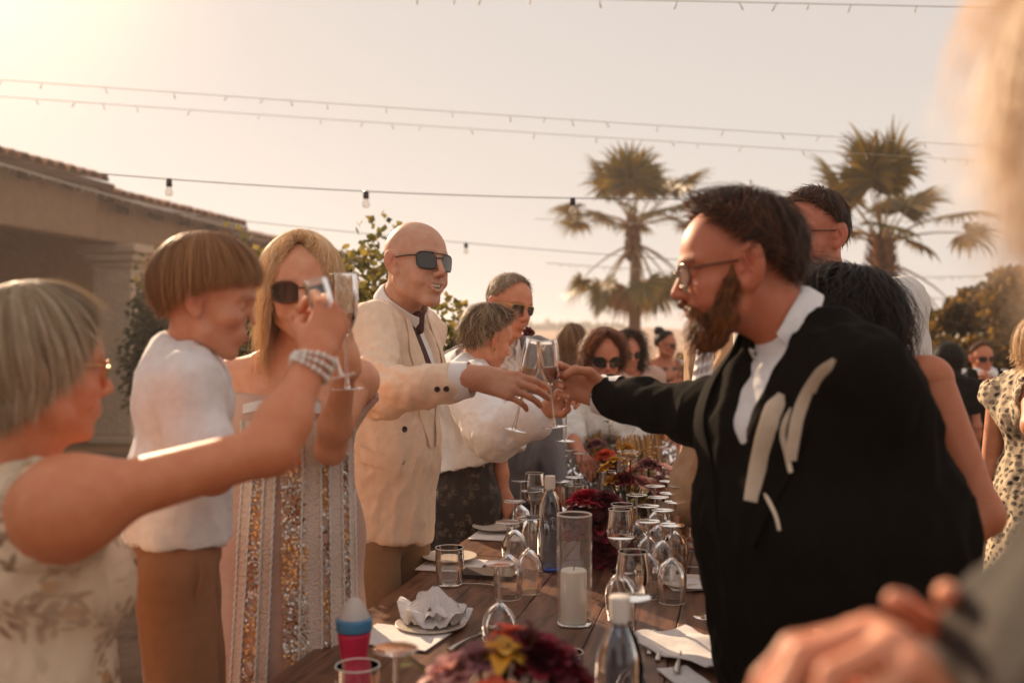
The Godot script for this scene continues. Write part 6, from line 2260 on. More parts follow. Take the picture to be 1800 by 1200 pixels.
	hang("spout_cover", cv.mesh(), M.cap_plastic, cup)
	# flowers
	var wine_red := [lin(104, 14, 30), lin(128, 20, 40), lin(78, 10, 22)]
	var crimson := [lin(186, 24, 52), lin(206, 40, 70), lin(158, 16, 40)]
	var pink := [lin(206, 146, 138), lin(190, 124, 120), lin(222, 170, 158)]
	var mauve := [lin(160, 104, 108), lin(140, 88, 94)]
	var yellow := [lin(206, 148, 44), lin(224, 172, 66), lin(186, 122, 30)]
	var cream := [lin(228, 206, 172), lin(214, 186, 146)]
	var coral := [lin(226, 100, 60), lin(214, 78, 50)]
	var green := [lin(92, 96, 44), lin(120, 116, 52), lin(70, 76, 36)]
	var gold := [lin(190, 140, 48), lin(160, 112, 40), lin(206, 164, 84)]
	arrangement("nearest flowers: pink, burgundy and yellow lily blooms, blurred at the bottom edge", table_at(872, 1450), [
		["b", Vector3(0.06, 0.24, 0.0), 0.066, wine_red, 6, 14], ["b", Vector3(0.075, 0.17, 0.06), 0.066, wine_red, 6, 14], ["b", Vector3(0.1, 0.21, -0.01), 0.055, wine_red, 5, 12], ["b", Vector3(-0.062, 0.23, 0.03), 0.046, pink, 4, 9], ["b", Vector3(-0.085, 0.18, 0.05), 0.046, pink, 4, 9], ["b", Vector3(-0.05, 0.16, 0.09), 0.044, pink, 4, 9], ["b", Vector3(0.012, 0.262, 0.035), 0.036, yellow, 2, 6, 1.1], ["b", Vector3(0.0, 0.21, 0.085), 0.042, coral, 3, 8], ["b", Vector3(-0.025, 0.25, 0.03), 0.036, mauve, 4, 9], ["b", Vector3(0.02, 0.27, -0.03), 0.03, coral, 2, 6, 1.1], ["b", Vector3(0.03, 0.18, 0.09), 0.045, crimson, 4, 10], ["b", Vector3(0.1, 0.12, 0.06), 0.06, wine_red, 5, 12],
		["spray", Vector3(0, 0.1, 0), Vector3(-0.13, 0.25, 0.0), 14, 0.03, green], ["spray", Vector3(0, 0.1, 0), Vector3(0.06, 0.3, 0.04), 14, 0.03, wine_red]])
	arrangement("big dark red bloom cluster with yellow sprigs, behind the tall candle cylinder", table_at(1046, 990), [
		["b", Vector3(-0.03, 0.2, 0.0), 0.06, crimson, 6, 14], ["b", Vector3(0.035, 0.19, 0.02), 0.066, wine_red, 7, 16], ["b", Vector3(-0.07, 0.15, 0.02), 0.05, wine_red, 6, 14], ["b", Vector3(0.0, 0.13, 0.06), 0.07, wine_red, 7, 16], ["b", Vector3(0.06, 0.1, 0.05), 0.07, wine_red, 7, 16], ["b", Vector3(0.02, 0.05, 0.07), 0.06, wine_red, 6, 14], ["b", Vector3(-0.05, 0.11, 0.06), 0.03, coral, 3, 8], ["b", Vector3(-0.08, 0.1, 0.05), 0.028, crimson, 3, 8],
		["spray", Vector3(0, 0.1, 0), Vector3(-0.1, 0.12, 0.04), 10, 0.03, yellow], ["spray", Vector3(0, 0.12, 0), Vector3(0.13, 0.2, 0.0), 22, 0.022, gold], ["spray", Vector3(0, 0.12, 0), Vector3(0.15, 0.14, 0.02), 22, 0.022, gold], ["spray", Vector3(0, 0.12, 0), Vector3(0.14, 0.08, 0.05), 18, 0.024, cream]])
	arrangement("yellow freesias with a black bloom and pale pink roses, mid table", table_at(1104, 940), [
		["b", Vector3(-0.08, 0.24, 0.0), 0.034, yellow, 3, 8], ["b", Vector3(-0.06, 0.2, 0.02), 0.036, yellow, 3, 8], ["b", Vector3(-0.05, 0.27, 0.0), 0.03, yellow, 3, 7], ["b", Vector3(-0.02, 0.2, 0.02), 0.05, wine_red, 6, 13], ["b", Vector3(0.045, 0.19, 0.02), 0.046, pink, 5, 11], ["b", Vector3(0.09, 0.17, 0.03), 0.045, pink, 5, 11], ["b", Vector3(0.12, 0.19, 0.0), 0.04, mauve, 5, 11], ["b", Vector3(0.01, 0.28, 0.0), 0.034, cream, 4, 9],
		["spray", Vector3(0, 0.14, 0), Vector3(-0.03, 0.36, 0.0), 20, 0.026, gold], ["spray", Vector3(0, 0.14, 0), Vector3(0.05, 0.3, 0.02), 18, 0.026, green], ["spray", Vector3(0, 0.1, 0), Vector3(0.07, 0.14, 0.08), 20, 0.022, gold]])
	arrangement("mauve and orange flowers with tall fern tips around the far candle cylinders", table_at(1078, 878), [
		["b", Vector3(-0.08, 0.24, 0.0), 0.05, mauve, 5, 11], ["b", Vector3(-0.04, 0.2, 0.04), 0.05, coral, 4, 10], ["b", Vector3(0.06, 0.22, 0.0), 0.05, yellow, 4, 10], ["b", Vector3(0.1, 0.18, 0.03), 0.045, mauve, 4, 10], ["b", Vector3(0.0, 0.16, 0.05), 0.05, wine_red, 5, 12],
		["spray", Vector3(0, 0.12, 0), Vector3(-0.03, 0.44, 0.0), 26, 0.03, green], ["spray", Vector3(0, 0.12, 0), Vector3(0.1, 0.32, 0.0), 24, 0.028, gold], ["spray", Vector3(0, 0.12, 0), Vector3(-0.13, 0.28, 0.02), 20, 0.028, gold]])
	arrangement("low pink, cream and gold flowers between the candle cylinders and the right-hand tumblers", table_at(1140, 905), [
		["b", Vector3(-0.06, 0.17, 0.0), 0.05, pink, 5, 11], ["b", Vector3(0.0, 0.2, 0.0), 0.052, mauve, 5, 11], ["b", Vector3(0.06, 0.18, 0.02), 0.05, pink, 5, 11], ["b", Vector3(-0.02, 0.13, 0.06), 0.045, cream, 4, 10], ["b", Vector3(0.05, 0.12, 0.06), 0.04, yellow, 4, 9],
		["spray", Vector3(0, 0.1, 0), Vector3(-0.12, 0.24, 0.0), 24, 0.03, gold], ["spray", Vector3(0, 0.1, 0), Vector3(0.02, 0.3, 0.0), 24, 0.03, gold], ["spray", Vector3(0, 0.1, 0), Vector3(-0.08, 0.12, 0.09), 22, 0.026, gold]])
	arrangement("coral and yellow flowers at the far end of the table", table_at(1118, 838), [
		["b", Vector3(-0.1, 0.24, 0.0), 0.06, coral, 4, 10], ["b", Vector3(0.0, 0.26, 0.0), 0.06, coral, 4, 10], ["b", Vector3(0.1, 0.22, 0.03), 0.06, yellow, 4, 10], ["b", Vector3(0.18, 0.2, 0.0), 0.055, yellow, 4, 10], ["b", Vector3(0.22, 0.14, 0.03), 0.05, coral, 4, 10],
		["spray", Vector3(0, 0.12, 0), Vector3(0.16, 0.36, 0.0), 24, 0.03, gold], ["spray", Vector3(0, 0.12, 0), Vector3(-0.16, 0.34, 0.0), 24, 0.03, green]])
	var gx := 0
	for q in [[1060, 802], [1078, 796], [1096, 800], [1112, 792], [1130, 796], [1046, 808], [1150, 788], [1170, 792], [1030, 812], [1016, 820], [1040, 798], [1186, 800], [1144, 812], [1120, 814], [1172, 816]]:
		dup(wine, "small upright glass among the flowers at the table's far end", spot(q[0], q[1], 0.041), 0.0, "upright glasses at the far end of the table").rotation = Vector3.ZERO
	for q in [[1148, 868], [1128, 880], [1140, 852], [1010, 900], [1066, 846]]:
		dup(tm, "low clear tumbler among the glasses beyond the dark red flowers", spot(q[0], q[1], 0.041), 0.0, "tumblers beyond the dark red flowers")
	for q in [[985, 900, -0.4], [1000, 880, 0.2], [975, 918, 1.0]]:
		cutlery("knife" if q[2] > 0.0 else "fork", ["fork lying across the far left napkins", "knife beyond the far left plate", "knife crossing the left napkin stack"][gx], table_at(q[0], q[1]) + UP * 0.006, q[2])
		gx += 1
	sheet("folded_napkin", "napkin past the right-hand cluster by the far right plate", "napkin", table_at(1215, 880), 0.2, 0.2, 0.1, M.white_cotton, 0.003, 0.012)
	var br := thing("bread_piece", "torn piece of brown bread on the right side, past the folded napkin", "bread", table_at(1226, 898) + UP * 0.012)
	var bf := Field.new(); bf.base = lin(176, 132, 76)
	bf.ball(br.position + Vector3(0, 0.025, 0), Vector3(0.075, 0.028, 0.045), 0.02); bf.ball(br.position + Vector3(0.05, 0.022, 0.02), Vector3(0.05, 0.024, 0.04), 0.02)
	bf.noise = wool; bf.stretch = Vector3.ONE * 30.0; bf.amp = 0.012
	later([bf], [0.005], hang("crust", null, M.tinted, br), br.position)
	for q in [[1128, 1010, "upright wine glass at the front of the right-hand cluster"], [1070, 925, "upright wine glass behind the dark red flowers"], [940, 930, "upright wine glass behind the smoky bottle, left side"], [1180, 915, "upright wine glass before the folded napkin plate"]]:
		dup(wine, q[2], spot(q[0], q[1], 0.041)).rotation = Vector3.ZERO
	cane_chairs()

func cane_chairs() -> void:
	var t := thing("cane_chair", "cane chair with an upright reed back at the table's left side, by the grey suit", "chair", at(958, 1000, 4.9))
	t.position.y = 0.0
	var g := RandomNumberGenerator.new(); g.seed = 77
	var tones := [lin(170, 122, 66), lin(146, 100, 52), lin(190, 144, 84), lin(120, 80, 42)]
	for k in 34:
		var x := (k - 16.5) * 0.0128
		var s := Shape.new()
		s.tint = tones[g.randi() % 4]
		s.tube(PackedVector3Array([Vector3(x, 0.44, -0.2 + g.randf_range(-0.004, 0.004)), Vector3(x * 1.03, 0.7, -0.23), Vector3(x * 1.06, 1.0 + g.randf_range(-0.02, 0.02), -0.27)]), PackedFloat32Array([0.0062, 0.006, 0.0045]), 6)
		hang("reed", s.mesh(), M.cane, t)
	for y in [0.5, 0.72, 0.94]:
		var s := Shape.new()
		s.tint = tones[1]
		s.tube(PackedVector3Array([Vector3(-0.22, y, -0.205 - (y - 0.44) * 0.12), Vector3(0.22, y, -0.205 - (y - 0.44) * 0.12)]), PackedFloat32Array([0.009]), 8)
		hang("rail", s.mesh(), M.cane, t)
	var st := Shape.new()
	st.tint = tones[0]
	st.box(Vector3(0.44, 0.04, 0.42), Transform3D(Basis.IDENTITY, Vector3(0, 0.44, 0)), 0.012)
	hang("seat", st.mesh(true), M.cane, t)
	for x in [-0.19, 0.19]:
		for z in [-0.18, 0.18]:
			var l := Shape.new()
			l.tint = tones[3]
			l.tube(PackedVector3Array([Vector3(x, 0.0, z), Vector3(x * 0.97, 0.43, z * 0.97)]), PackedFloat32Array([0.016]), 8)
			hang("leg", l.mesh(), M.cane, t)
	t.rotation.y = PI / 2 - 0.22 + PI
	var p := at(1216, 1000, 4.5)
	dup(t, "cane chair with a reed back at the table's right side, beside the black sleeve", Vector3(p.x, 0, p.z), PI / 2 - 0.6)
	p = at(1300, 1000, 5.6)
	dup(t, "second cane chair down the right side, mostly behind the black suit", Vector3(p.x, 0, p.z), PI / 2 - 0.22)

# ---------------------------------------------------------------- garden, porch, palms, hills
func land() -> void:
	var s := Shape.new()
	var pts := PackedVector3Array()
	var xs := 70
	var zs := 60
	var hill := FastNoiseLite.new(); hill.seed = 14; hill.frequency = 0.006; hill.fractal_octaves = 3
	for j in zs + 1:
		var d := -14.0 + 14.0 * pow(1.068, j)
		for k in xs + 1:
			var x := (float(k) / xs - 0.5) * (60.0 + d * 3.2)
			var y := 0.0
			if d > 26.0:
				y = (d - 26.0) * 0.001 + smoothstep(60.0, 330.0, d) * (3.0 + 5.0 * hill.get_noise_2d(x, d)) * smoothstep(900.0, 300.0, d) + ripple.get_noise_2d(x * 0.3, d * 0.3) * 0.3
			pts.append(Vector3(x, y - 0.001, -d + 1.0))
	s.grid(pts, xs + 1)
	setting("terrain", s.mesh(), M.dry_field)
	var p := Shape.new()
	p.grid(PackedVector3Array([Vector3(-16, 0.004, 6), Vector3(16, 0.004, 6), Vector3(-16, 0.004, -13), Vector3(16, 0.004, -13)]), 2, false, true)
	setting("terrace_paving", p.mesh(), M.paving)
	# wooded ridges
	var g := RandomNumberGenerator.new(); g.seed = 90
	for r in [[-60.0, 30.0, 250.0, 5.0, 14.0], [20.0, 190.0, 330.0, 3.0, 18.0]]:
		var f := Shape.new()
		for k in 2600:
			var x := g.randf_range(r[0], r[1])
			var c := Vector3(x, r[3] * (0.45 + 0.5 * sin((x - r[0]) / (r[1] - r[0]) * PI)) + hill.get_noise_2d(x * 3.0, 5.0) * 2.0 - g.randf() * 4.0 + 0.6, -r[2] + g.randf_range(-r[4], r[4]))
			f.tint = [lin(84, 82, 52), lin(100, 94, 60), lin(70, 70, 46)][g.randi() % 3]
			for q in 5:
				var d := Vector3(g.randf_range(-1, 1), g.randf_range(-0.3, 1), g.randf_range(-1, 1)).normalized()
				f.leaf(c + d * g.randf() * 1.2, d * 1.6, d.cross(UP).normalized() * 0.7, Vector3.ZERO)
		var o := hang("woodland", f.mesh(), M.leafy, self)
		o.set_meta("kind", "stuff")
		tag(o, "far wooded ridge beyond the dry field" if r[0] < 0.0 else "farther low hazy wood behind the palm trunk", "woodland")

func leafy_crown(s: Shape, c: Vector3, rad: Vector3, n: int, size: float, tones: Array, seed_: int, clumps := 14, narrow := 0.36) -> void:
	var g := RandomNumberGenerator.new(); g.seed = seed_
	var centers := []
	for k in clumps:
		var d := Vector3(g.randfn(), g.randfn(), g.randfn()).normalized() * pow(g.randf(), 0.4)
		centers.append([c + d * rad * 0.75, g.randf_range(0.28, 0.5)])
	for k in n:
		var b: Array = centers[g.randi() % clumps]
		var d := Vector3(g.randfn(), g.randfn(), g.randfn()).normalized()
		var p: Vector3 = b[0] + d * rad * b[1] * pow(g.randf(), 0.35)
		var dir := (d + Vector3(g.randfn(), g.randfn() + 0.3, g.randfn()) * 0.7).normalized()
		s.tint = Color(tones[g.randi() % tones.size()])
		s.leaf(p, dir * size * g.randf_range(0.7, 1.2), dir.cross(Vector3(g.randfn(), g.randfn(), g.randfn())).normalized() * size * narrow, Vector3(0, -size * 0.2, 0))

func shrub(called: String, label: String, cat: String, c: Vector3, rad: Vector3, n: int, size: float, tones: Array, seed_: int, group := "") -> void:
	var t := thing(called, label, cat, Vector3(c.x, 0, c.z), group)
	var g := RandomNumberGenerator.new(); g.seed = seed_ + 1
	if cat == "shrub" or cat == "hedge":   # leafy right down to the ground
		var top := c.y + rad.y
		n = int(n * clampf(top * 0.5 / rad.y, 1.0, 2.2))
		c.y = top * 0.5
		rad.y = top * 0.52
	var st := Shape.new()
	st.tint = lin(98, 72, 50)
	for k in 9:
		var top := c + Vector3(g.randfn(), g.randf_range(-0.2, 0.9), g.randfn()) * rad * 0.5 - t.position
		var a := Vector3(g.randf_range(-0.1, 0.1), 0, g.randf_range(-0.1, 0.1))
		st.tube(PackedVector3Array([a, a.lerp(top, 0.5) + Vector3(g.randfn(), 0, g.randfn()) * 0.06, top]), PackedFloat32Array([0.03, 0.018, 0.006]), 6)
	hang("trunk" if cat == "tree" else "branches", st.mesh(), M.cane, t)
	var s := Shape.new()
	leafy_crown(s, c - t.position, rad, n, size, tones, seed_, int(14 * maxf(1.0, rad.y / rad.x)))
	var o := hang("crown", s.mesh(), M.leafy, t)
	o.set_meta("kind", "stuff")

func frond(pet: Shape, fan: Shape, base: Vector3, dir: Vector3, length: float, r: float, g: RandomNumberGenerator, droop: float, tones: Array) -> void:
	var d := dir.normalized()
	var path := PackedVector3Array()
	var p := base
	for k in 6:
		path.append(p)
		d = (d + Vector3.DOWN * droop * 0.12).normalized()
		p += d * length / 5.0
	pet.tint = lin(150, 116, 62)
	pet.tube(path, PackedFloat32Array([0.035, 0.028, 0.022, 0.018, 0.015, 0.012]), 5)
	var hub := path[5]
	var side := d.cross(UP)
	if side.length() < 0.1: side = Vector3.RIGHT
	side = side.normalized()
	var nrm := side.cross(d)
	side = side.rotated(d, g.randf_range(-0.5, 0.5))
	var n := 30
	for k in n:
		var a := deg_to_rad(lerpf(-125.0, 125.0, k / (n - 1.0)))
		var out := (d * cos(a) + side * sin(a)).normalized()
		var len := r * (1.0 - 0.35 * pow(absf(a) / 2.2, 2.0)) * g.randf_range(0.75, 1.12)
		var wid := r * 0.052
		fan.tint = Color(tones[g.randi() % tones.size()]).darkened(g.randf() * 0.15)
		var q := hub
		var dd := out
		var first := -1
		for j in 6:
			var t := j / 5.0
			var w := wid * (0.35 + 1.3 * t if t < 0.5 else 1.0 - 0.96 * (t - 0.5) * 2.0 * 1.0)
			var across := dd.cross(nrm).normalized()
			var lift := nrm * w * (0.35 if k % 2 else -0.35)
			var ia := fan.vert(q - across * w - lift); var ib := fan.vert(q + across * w + lift)
			if first >= 0: fan.quad(first, first + 1, ib, ia)
			first = ia
			dd = (dd + Vector3.DOWN * (0.02 + 0.26 * droop * t * t + (0.5 * t * t if t > 0.55 else 0.0))).normalized()
			q += dd * len / 5.0

func palm(label: String, foot: Vector3, h: float, r0: float, seed_: int, size: float, list: Array) -> void:
	var t := thing("palm_tree", label, "palm tree", foot)
	var g := RandomNumberGenerator.new(); g.seed = seed_
	var tr := Shape.new()
	tr.tint = Color.WHITE
	var path := PackedVector3Array()
	var rad := PackedFloat32Array()
	for k in 40:
		var u := k / 39.0
		path.append(Vector3(0.06 * sin(u * 2.0), u * h, 0))
		rad.append(r0 * (1.25 - 0.35 * u) * (1.0 + 0.05 * (k % 2)) * (1.6 if u < 0.04 else 1.0))
	tr.tube(path, rad, 14)
	hang("trunk", tr.mesh(), M.bark, t)
	# old leaf bases under the crown
	var boots := Shape.new()
	for k in 90:
		var u := k / 89.0
		var a := k * 2.4
		var y := h - 0.95 + u * 1.0
		var out := Vector3(cos(a), 0, sin(a))
		boots.tint = [lin(120, 78, 44), lin(96, 60, 36), lin(146, 100, 58)][k % 3]
		var rr := r0 * lerpf(1.15, 0.75, u)
		boots.tube(PackedVector3Array([Vector3(0, y, 0) + out * rr * 0.8, Vector3(0, y + 0.12, 0) + out * rr * 1.25, Vector3(0, y + 0.22, 0) + out * rr * 1.55]), PackedFloat32Array([0.06, 0.05, 0.025]), 5, true, 0.4, out.cross(UP))
	hang("leaf_bases", boots.mesh(), M.cane, t)
	var green := [lin(116, 94, 16), lin(140, 112, 20), lin(94, 80, 14)]
	var dry := [lin(164, 118, 56), lin(140, 98, 46), lin(186, 138, 72)]
	for q in list:
		var pet := Shape.new()
		var fan := Shape.new()
		var az := deg_to_rad(q[0])
		var el := deg_to_rad(q[1])
		var d := Vector3(cos(az) * cos(el), sin(el), sin(az) * cos(el))
		frond(pet, fan, Vector3(0.05, h - 0.1 - (0.4 if q[1] < -10.0 else 0.0), 0) + d * r0 * 0.5, d, q[2] * size, q[3] * size, g, q[4], dry if q[1] < -48.0 else green)
		var o := hang("frond", pet.mesh(), M.cane, t)
		hang("fan", fan.mesh(), M.palm_leaf, o)

func palms() -> void:
	var a := []
	for k in 12: a.append([k * 97.0 + 10.0, 86.0 - (k % 4) * 14.0, 0.8 + 0.14 * (k % 4), 0.82, 0.15])
	for k in 11: a.append([k * 33.0 + 12.0, 24.0 + 8.0 * (k % 2), 1.25, 0.66, 0.8])
	for k in 7: a.append([k * 51.0 + 35.0, -14.0 - 8.0 * (k % 3), 1.3, 0.68, 1.2])
	for k in 7: a.append([k * 51.0 + 8.0, -36.0 - 8.0 * (k % 3), 1.05, 0.72, 1.0])
	var p := at(1113, 600, 25.0)
	palm("fan palm in the middle, standing clear against the sky", Vector3(p.x, 0, p.z), 4.4, 0.14, 91, 1.22, a)
	var b := []
	for k in 10: b.append([k * 93.0 + 30.0, 84.0 - (k % 4) * 14.0, 0.9 + 0.12 * (k % 3), 0.85, 0.15])
	for k in 7: b.append([k * 51.0 + 5.0, 22.0 + 8.0 * (k % 2), 1.3, 0.7, 0.8])
	for k in 8: b.append([k * 45.0 + 10.0, -14.0 - 8.0 * (k % 3), 1.35, 0.72, 1.2])
	for k in 11: b.append([k * 33.0, -56.0 - 8.0 * (k % 3), 0.85, 0.8, 0.9])
	p = at(1550, 600, 22.0)
	palm("fan palm on the right with a thick shaggy trunk", Vector3(p.x, 0, p.z), 3.7, 0.24, 92, 1.32, b)

func porch() -> void:
	var t := thing("porch_building", "stone porch with a stepped tiled roof on the left, dark in backlight", "building", on_table(-8.6, 14.0, 0))
	t.rotation.y = -0.2242
	var g := RandomNumberGenerator.new(); g.seed = 99
	# local: -z runs on past the table, +x towards it
	var w := Shape.new()
	w.box(Vector3(0.4, 3.3, 19.6), Transform3D(Basis.IDENTITY, Vector3(-1.7, 1.65, 3.05)), 0.01)
	hang("wall", w.mesh(true), M.plaster, t)
	for z in [10.1, 5.7, 1.3, -3.1, -6.4]:
		var c := Shape.new()
		c.box(Vector3(0.62, 2.36, 0.62), Transform3D(Basis.IDENTITY, Vector3(0, 1.3, z)), 0.02)
		c.box(Vector3(0.72, 0.12, 0.72), Transform3D(Basis.IDENTITY, Vector3(0, 0.06, z)), 0.02)
		c.box(Vector3(0.66, 0.09, 0.66), Transform3D(Basis.IDENTITY, Vector3(0, 2.525, z)), 0.015)
		c.box(Vector3(0.8, 0.11, 0.8), Transform3D(Basis.IDENTITY, Vector3(0, 2.627, z)), 0.02)
		c.box(Vector3(0.92, 0.126, 0.92), Transform3D(Basis.IDENTITY, Vector3(0, 2.747, z)), 0.02)
		hang("column", c.mesh(true), M.stone, t)
	# three roof runs that step down away from the viewer
	for r in [[12.9, 2.2, 3.66], [2.2, -1.5, 3.5], [-1.5, -6.8, 3.34]]:
		var lint := Shape.new()
		lint.box(Vector3(0.42, r[2] - 2.9, r[0] - r[1]), Transform3D(Basis.IDENTITY, Vector3(0.0, (r[2] + 2.72) / 2.0, (r[0] + r[1]) / 2.0)), 0.015)
		hang("lintel", lint.mesh(true), M.plaster, t)
		var len: float = r[0] - r[1]
		var mid: float = (r[0] + r[1]) / 2.0
		var s := Shape.new()
		s.box(Vector3(3.3, 0.09, len), Transform3D(Basis(Vector3.BACK, -0.22), Vector3(-1.15, r[2] + 0.2, mid)), 0.01)
		var deck := hang("roof", s.mesh(true), M.timber, t)
		var rows := int(len / 0.21)
		for k in rows:
			var z: float = r[0] - 0.105 - k * 0.21
			for j in 2:
				var ts := Shape.new()
				var pts := PackedVector3Array()
				for e in 2:
					for q in 9:
						var a := PI * q / 8.0
						var rr := 0.088 - 0.012 * e
						var x := 0.52 - 0.52 * (j + e) + 0.03 * j
						var lift := 0.06 + 0.02 * j
						pts.append(Vector3(x, r[2] - 0.16 + lift + (0.52 - x) * 0.2236 + sin(a) * rr + g.randf_range(-0.004, 0.004), z + cos(a) * rr))
				ts.slab(pts, 9, Vector3(0, 1, 0), 0.016)
				if j == 0 or k % 3 == 0:
					hang("roof_tile", ts.mesh(), M["tile_%d" % (g.randi() % 3)], deck)
		for k in int(len / 0.8):
			var b := Shape.new()
			b.box(Vector3(1.6, 0.1, 0.07), Transform3D(Basis(Vector3.BACK, -0.22), Vector3(-0.36, r[2] - 0.08, r[0] - 0.4 - k * 0.8)), 0.008)
			hang("rafter", b.mesh(true), M.timber, t)

func wire_light(label: String, pts: Array, sag: float, bulbs: Array, thick: float, m: Material, big: bool, group := "") -> void:
	var t := thing("string_light", label, "string lights", pts[0], group)
	var path := PackedVector3Array()
	var n := 40
	for k in n + 1:
		var u := float(k) / n
		path.append(Vector3(pts[0]).lerp(pts[1], u) - UP * sag * 4.0 * u * (1.0 - u) - t.position)
	var s := Shape.new()
	s.tube(path, PackedFloat32Array([thick]), 5)
	hang("wire", s.mesh(), m, t)
	for u in bulbs:
		var x: float = u * n
		var k := mini(int(x), n - 1)
		var p := path[k].lerp(path[k + 1], x - k)
		if big:
			var so := Shape.new()
			so.lathe(PackedVector2Array([Vector2(0, 0.004), Vector2(0.013, 0.004), Vector2(0.018, -0.01), Vector2(0.019, -0.045), Vector2(0, -0.046)]), 12, Transform3D(Basis.IDENTITY, p))
			var o := hang("socket", so.mesh(), M.black_plastic, t)
			var b := Shape.new()
			b.lathe(PackedVector2Array([Vector2(0.012, -0.047), Vector2(0.017, -0.055), Vector2(0.022, -0.07), Vector2(0.025, -0.085), Vector2(0.02, -0.1), Vector2(0, -0.107)]), 14, Transform3D(Basis.IDENTITY, p))
			hang("bulb", b.mesh(), M.bulb_glass, o)
		else:
			var b := Shape.new()
			var q := p + Vector3(0.01 * sin(u * 900.0), 0, 0)
			var way := Vector3(sin(u * 700.0) * 0.6, -1.0, cos(u * 500.0) * 0.5).normalized()
			b.tube(PackedVector3Array([p, q + way * 0.02, q + way * 0.045, q + way * 0.058]), PackedFloat32Array([thick * 0.8, 0.003, 0.0055, 0.001]), 6)
			hang("bulb", b.mesh(), M.wire_light, t)

func some(n: int, a := 0.02, b := 0.98, seed_ := 1) -> Array:
	var r := []
	for k in n: r.append(lerpf(a, b, (k + 0.5 + 0.45 * sin(k * 7.3 + seed_ * 1.9)) / n))
	return r

func lights() -> void:
	wire_light("dark festoon wire with three big clear bulbs across the sky", [at(120, 300, 6.0), at(1400, 348, 6.4)], 0.06, [0.13, 0.393, 0.679], 0.0032, M.wire_dark, true)
	wire_light("thin festoon wire low across the sky, one big bulb beside the bald man", [at(250, 368, 9.0), at(1420, 470, 10.0)], 0.05, [0.46, 0.82], 0.0032, M.wire_dark, true)
	wire_light("upper of the two long thin light wires across the sky", [at(-240, 122, 8.0), at(1960, 270, 8.6)], 0.02, some(26), 0.0028, M.wire_light, false)
	wire_light("lower of the two long thin light wires across the sky", [at(-240, 152, 8.6), at(1960, 296, 9.2)], 0.02, some(26, 0.02, 0.98, 3), 0.0028, M.wire_light, false)
	wire_light("light wire along the top edge of the picture", [at(620, -12, 6.0), at(1800, 14, 6.0)], 0.0, some(12), 0.003, M.wire_light, false)
	wire_light("light wire crossing below the middle palm's crown", [at(960, 462, 13.0), at(1420, 494, 13.6)], 0.0, some(22), 0.005, M.wire_light, false)
	wire_light("light wire crossing the right palm's trunk", [at(1400, 486, 13.0), at(1860, 480, 13.0)], 0.03, some(22, 0.02, 0.98, 5), 0.005, M.wire_light, false)
	wire_light("lower light wire in front of the trees at right", [at(1440, 512, 14.0), at(1900, 530, 14.0)], 0.03, some(24, 0.02, 0.98, 6), 0.005, M.wire_light, false)
	wire_light("light wire crossing the middle palm's upper trunk", [at(940, 384, 14.0), at(1500, 392, 14.0)], 0.05, some(18, 0.02, 0.98, 7), 0.0045, M.wire_light, false)
	wire_light("light wire through the right palm's fronds", [at(1380, 378, 14.0), at(1760, 392, 14.0)], 0.02, some(14, 0.02, 0.98, 8), 0.0045, M.wire_light, false)
	wire_light("bright string of lights along the porch eaves", [on_table(-7.95, 6.5, 3.55), on_table(-7.95, 19.5, 3.3)], 0.12, some(60), 0.012, M.wire_light, false)

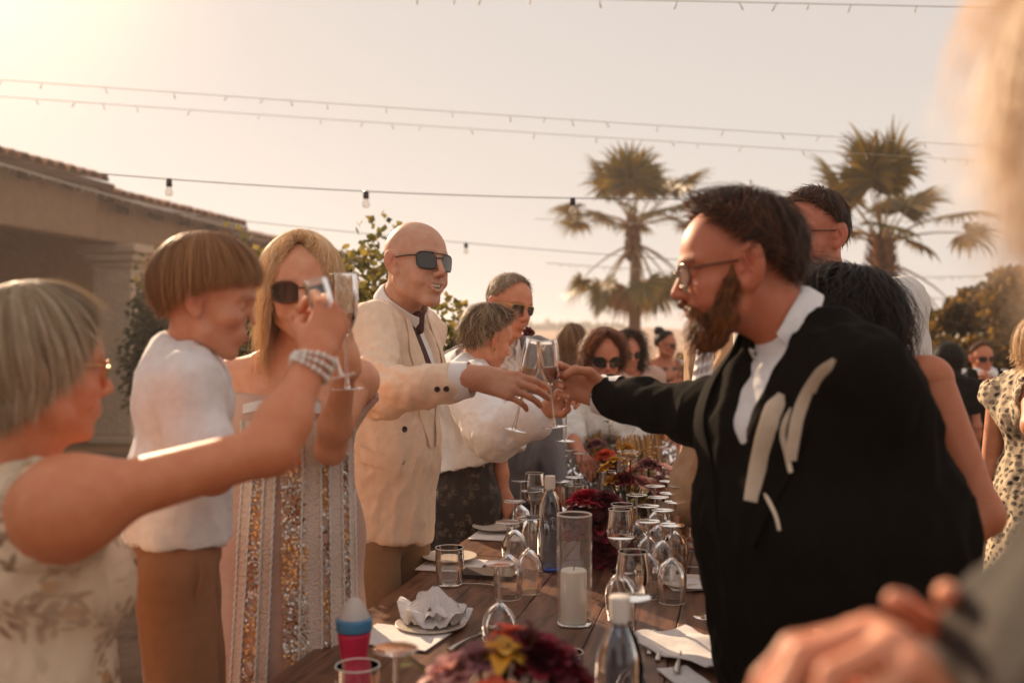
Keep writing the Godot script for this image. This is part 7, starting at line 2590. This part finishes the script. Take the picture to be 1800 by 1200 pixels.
func greenery() -> void:
	var olive := [lin(110, 104, 40), lin(134, 122, 50), lin(86, 84, 34), lin(156, 136, 62)]
	var dark := [lin(70, 66, 34), lin(88, 80, 40), lin(54, 52, 28), lin(110, 94, 46)]
	var amber := [lin(120, 92, 36), lin(92, 76, 34), lin(146, 110, 46), lin(70, 60, 30)]
	shrub("shrub", "leafy shrub between the boy and the blonde woman", "shrub", at(452, 500, 7.0), Vector3(0.42, 0.42, 0.4), 2600, 0.075, olive, 101)
	shrub("shrub", "bright leafy shrub between the blonde woman and the bald man", "shrub", at(652, 500, 5.6), Vector3(0.34, 0.36, 0.34), 2600, 0.06, olive, 102)
	shrub("shrub", "shrub behind the beige-suited man's shoulder", "shrub", at(790, 590, 5.6), Vector3(0.2, 0.24, 0.3), 1500, 0.065, olive, 103)
	shrub("shrub", "dark bush behind the boy and the blonde woman, filling the gap", "shrub", at(425, 780, 4.2), Vector3(0.5, 0.62, 0.35), 5200, 0.06, dark, 104)
	shrub("climbing_plant", "creeper climbing the stone column behind the boy", "climbing plant", at(262, 600, 9.0), Vector3(0.3, 0.8, 0.3), 2600, 0.07, dark, 105)
	shrub("shrub", "low dark bush behind the white-shirted woman and the bald man", "shrub", at(800, 720, 5.4), Vector3(0.55, 0.5, 0.4), 4200, 0.065, dark, 106)
	shrub("clipped_hedge", "clipped hedge block in the distance left of the beard", "hedge", at(1222, 650, 13.5), Vector3(0.42, 0.5, 0.5), 4200, 0.09, amber, 107)
	shrub("clipped_hedge", "second dark hedge block behind the woman with the bun", "hedge", at(1150, 690, 14.5), Vector3(0.7, 0.4, 0.5), 3600, 0.09, amber, 108)
	shrub("tree", "broad dark tree at the far right above the waistcoated man", "tree", at(1730, 580, 13.0), Vector3(0.95, 0.62, 0.6), 5200, 0.11, amber, 109)
	shrub("tree", "tree with a ragged crown right of the shaggy palm trunk", "tree", at(1620, 590, 15.0), Vector3(0.7, 0.72, 0.6), 4800, 0.11, amber, 110)
	shrub("tree", "tree at the right edge of the picture, tallest of its row", "tree", at(1830, 560, 12.0), Vector3(0.8, 0.7, 0.6), 4800, 0.11, amber, 111)
	shrub("shrub", "amber hedge behind the dark-haired woman at far right", "hedge", at(1680, 680, 12.0), Vector3(1.3, 0.5, 0.5), 7000, 0.09, amber, 112)
	shrub("shrub", "amber bush behind the tall man's shoulder, left of the right palm", "shrub", at(1500, 660, 12.0), Vector3(0.8, 0.9, 0.5), 5200, 0.1, amber, 113)

func build_all() -> void:
	land()
	porch()
	palms()
	greenery()
	lights()
	beige_man()
	grey_woman()
	boy()
	blonde_woman()
	bearded_man()
	white_shirt_woman()
	old_man()
	back_guests()
	near_guest()
	lay_table()
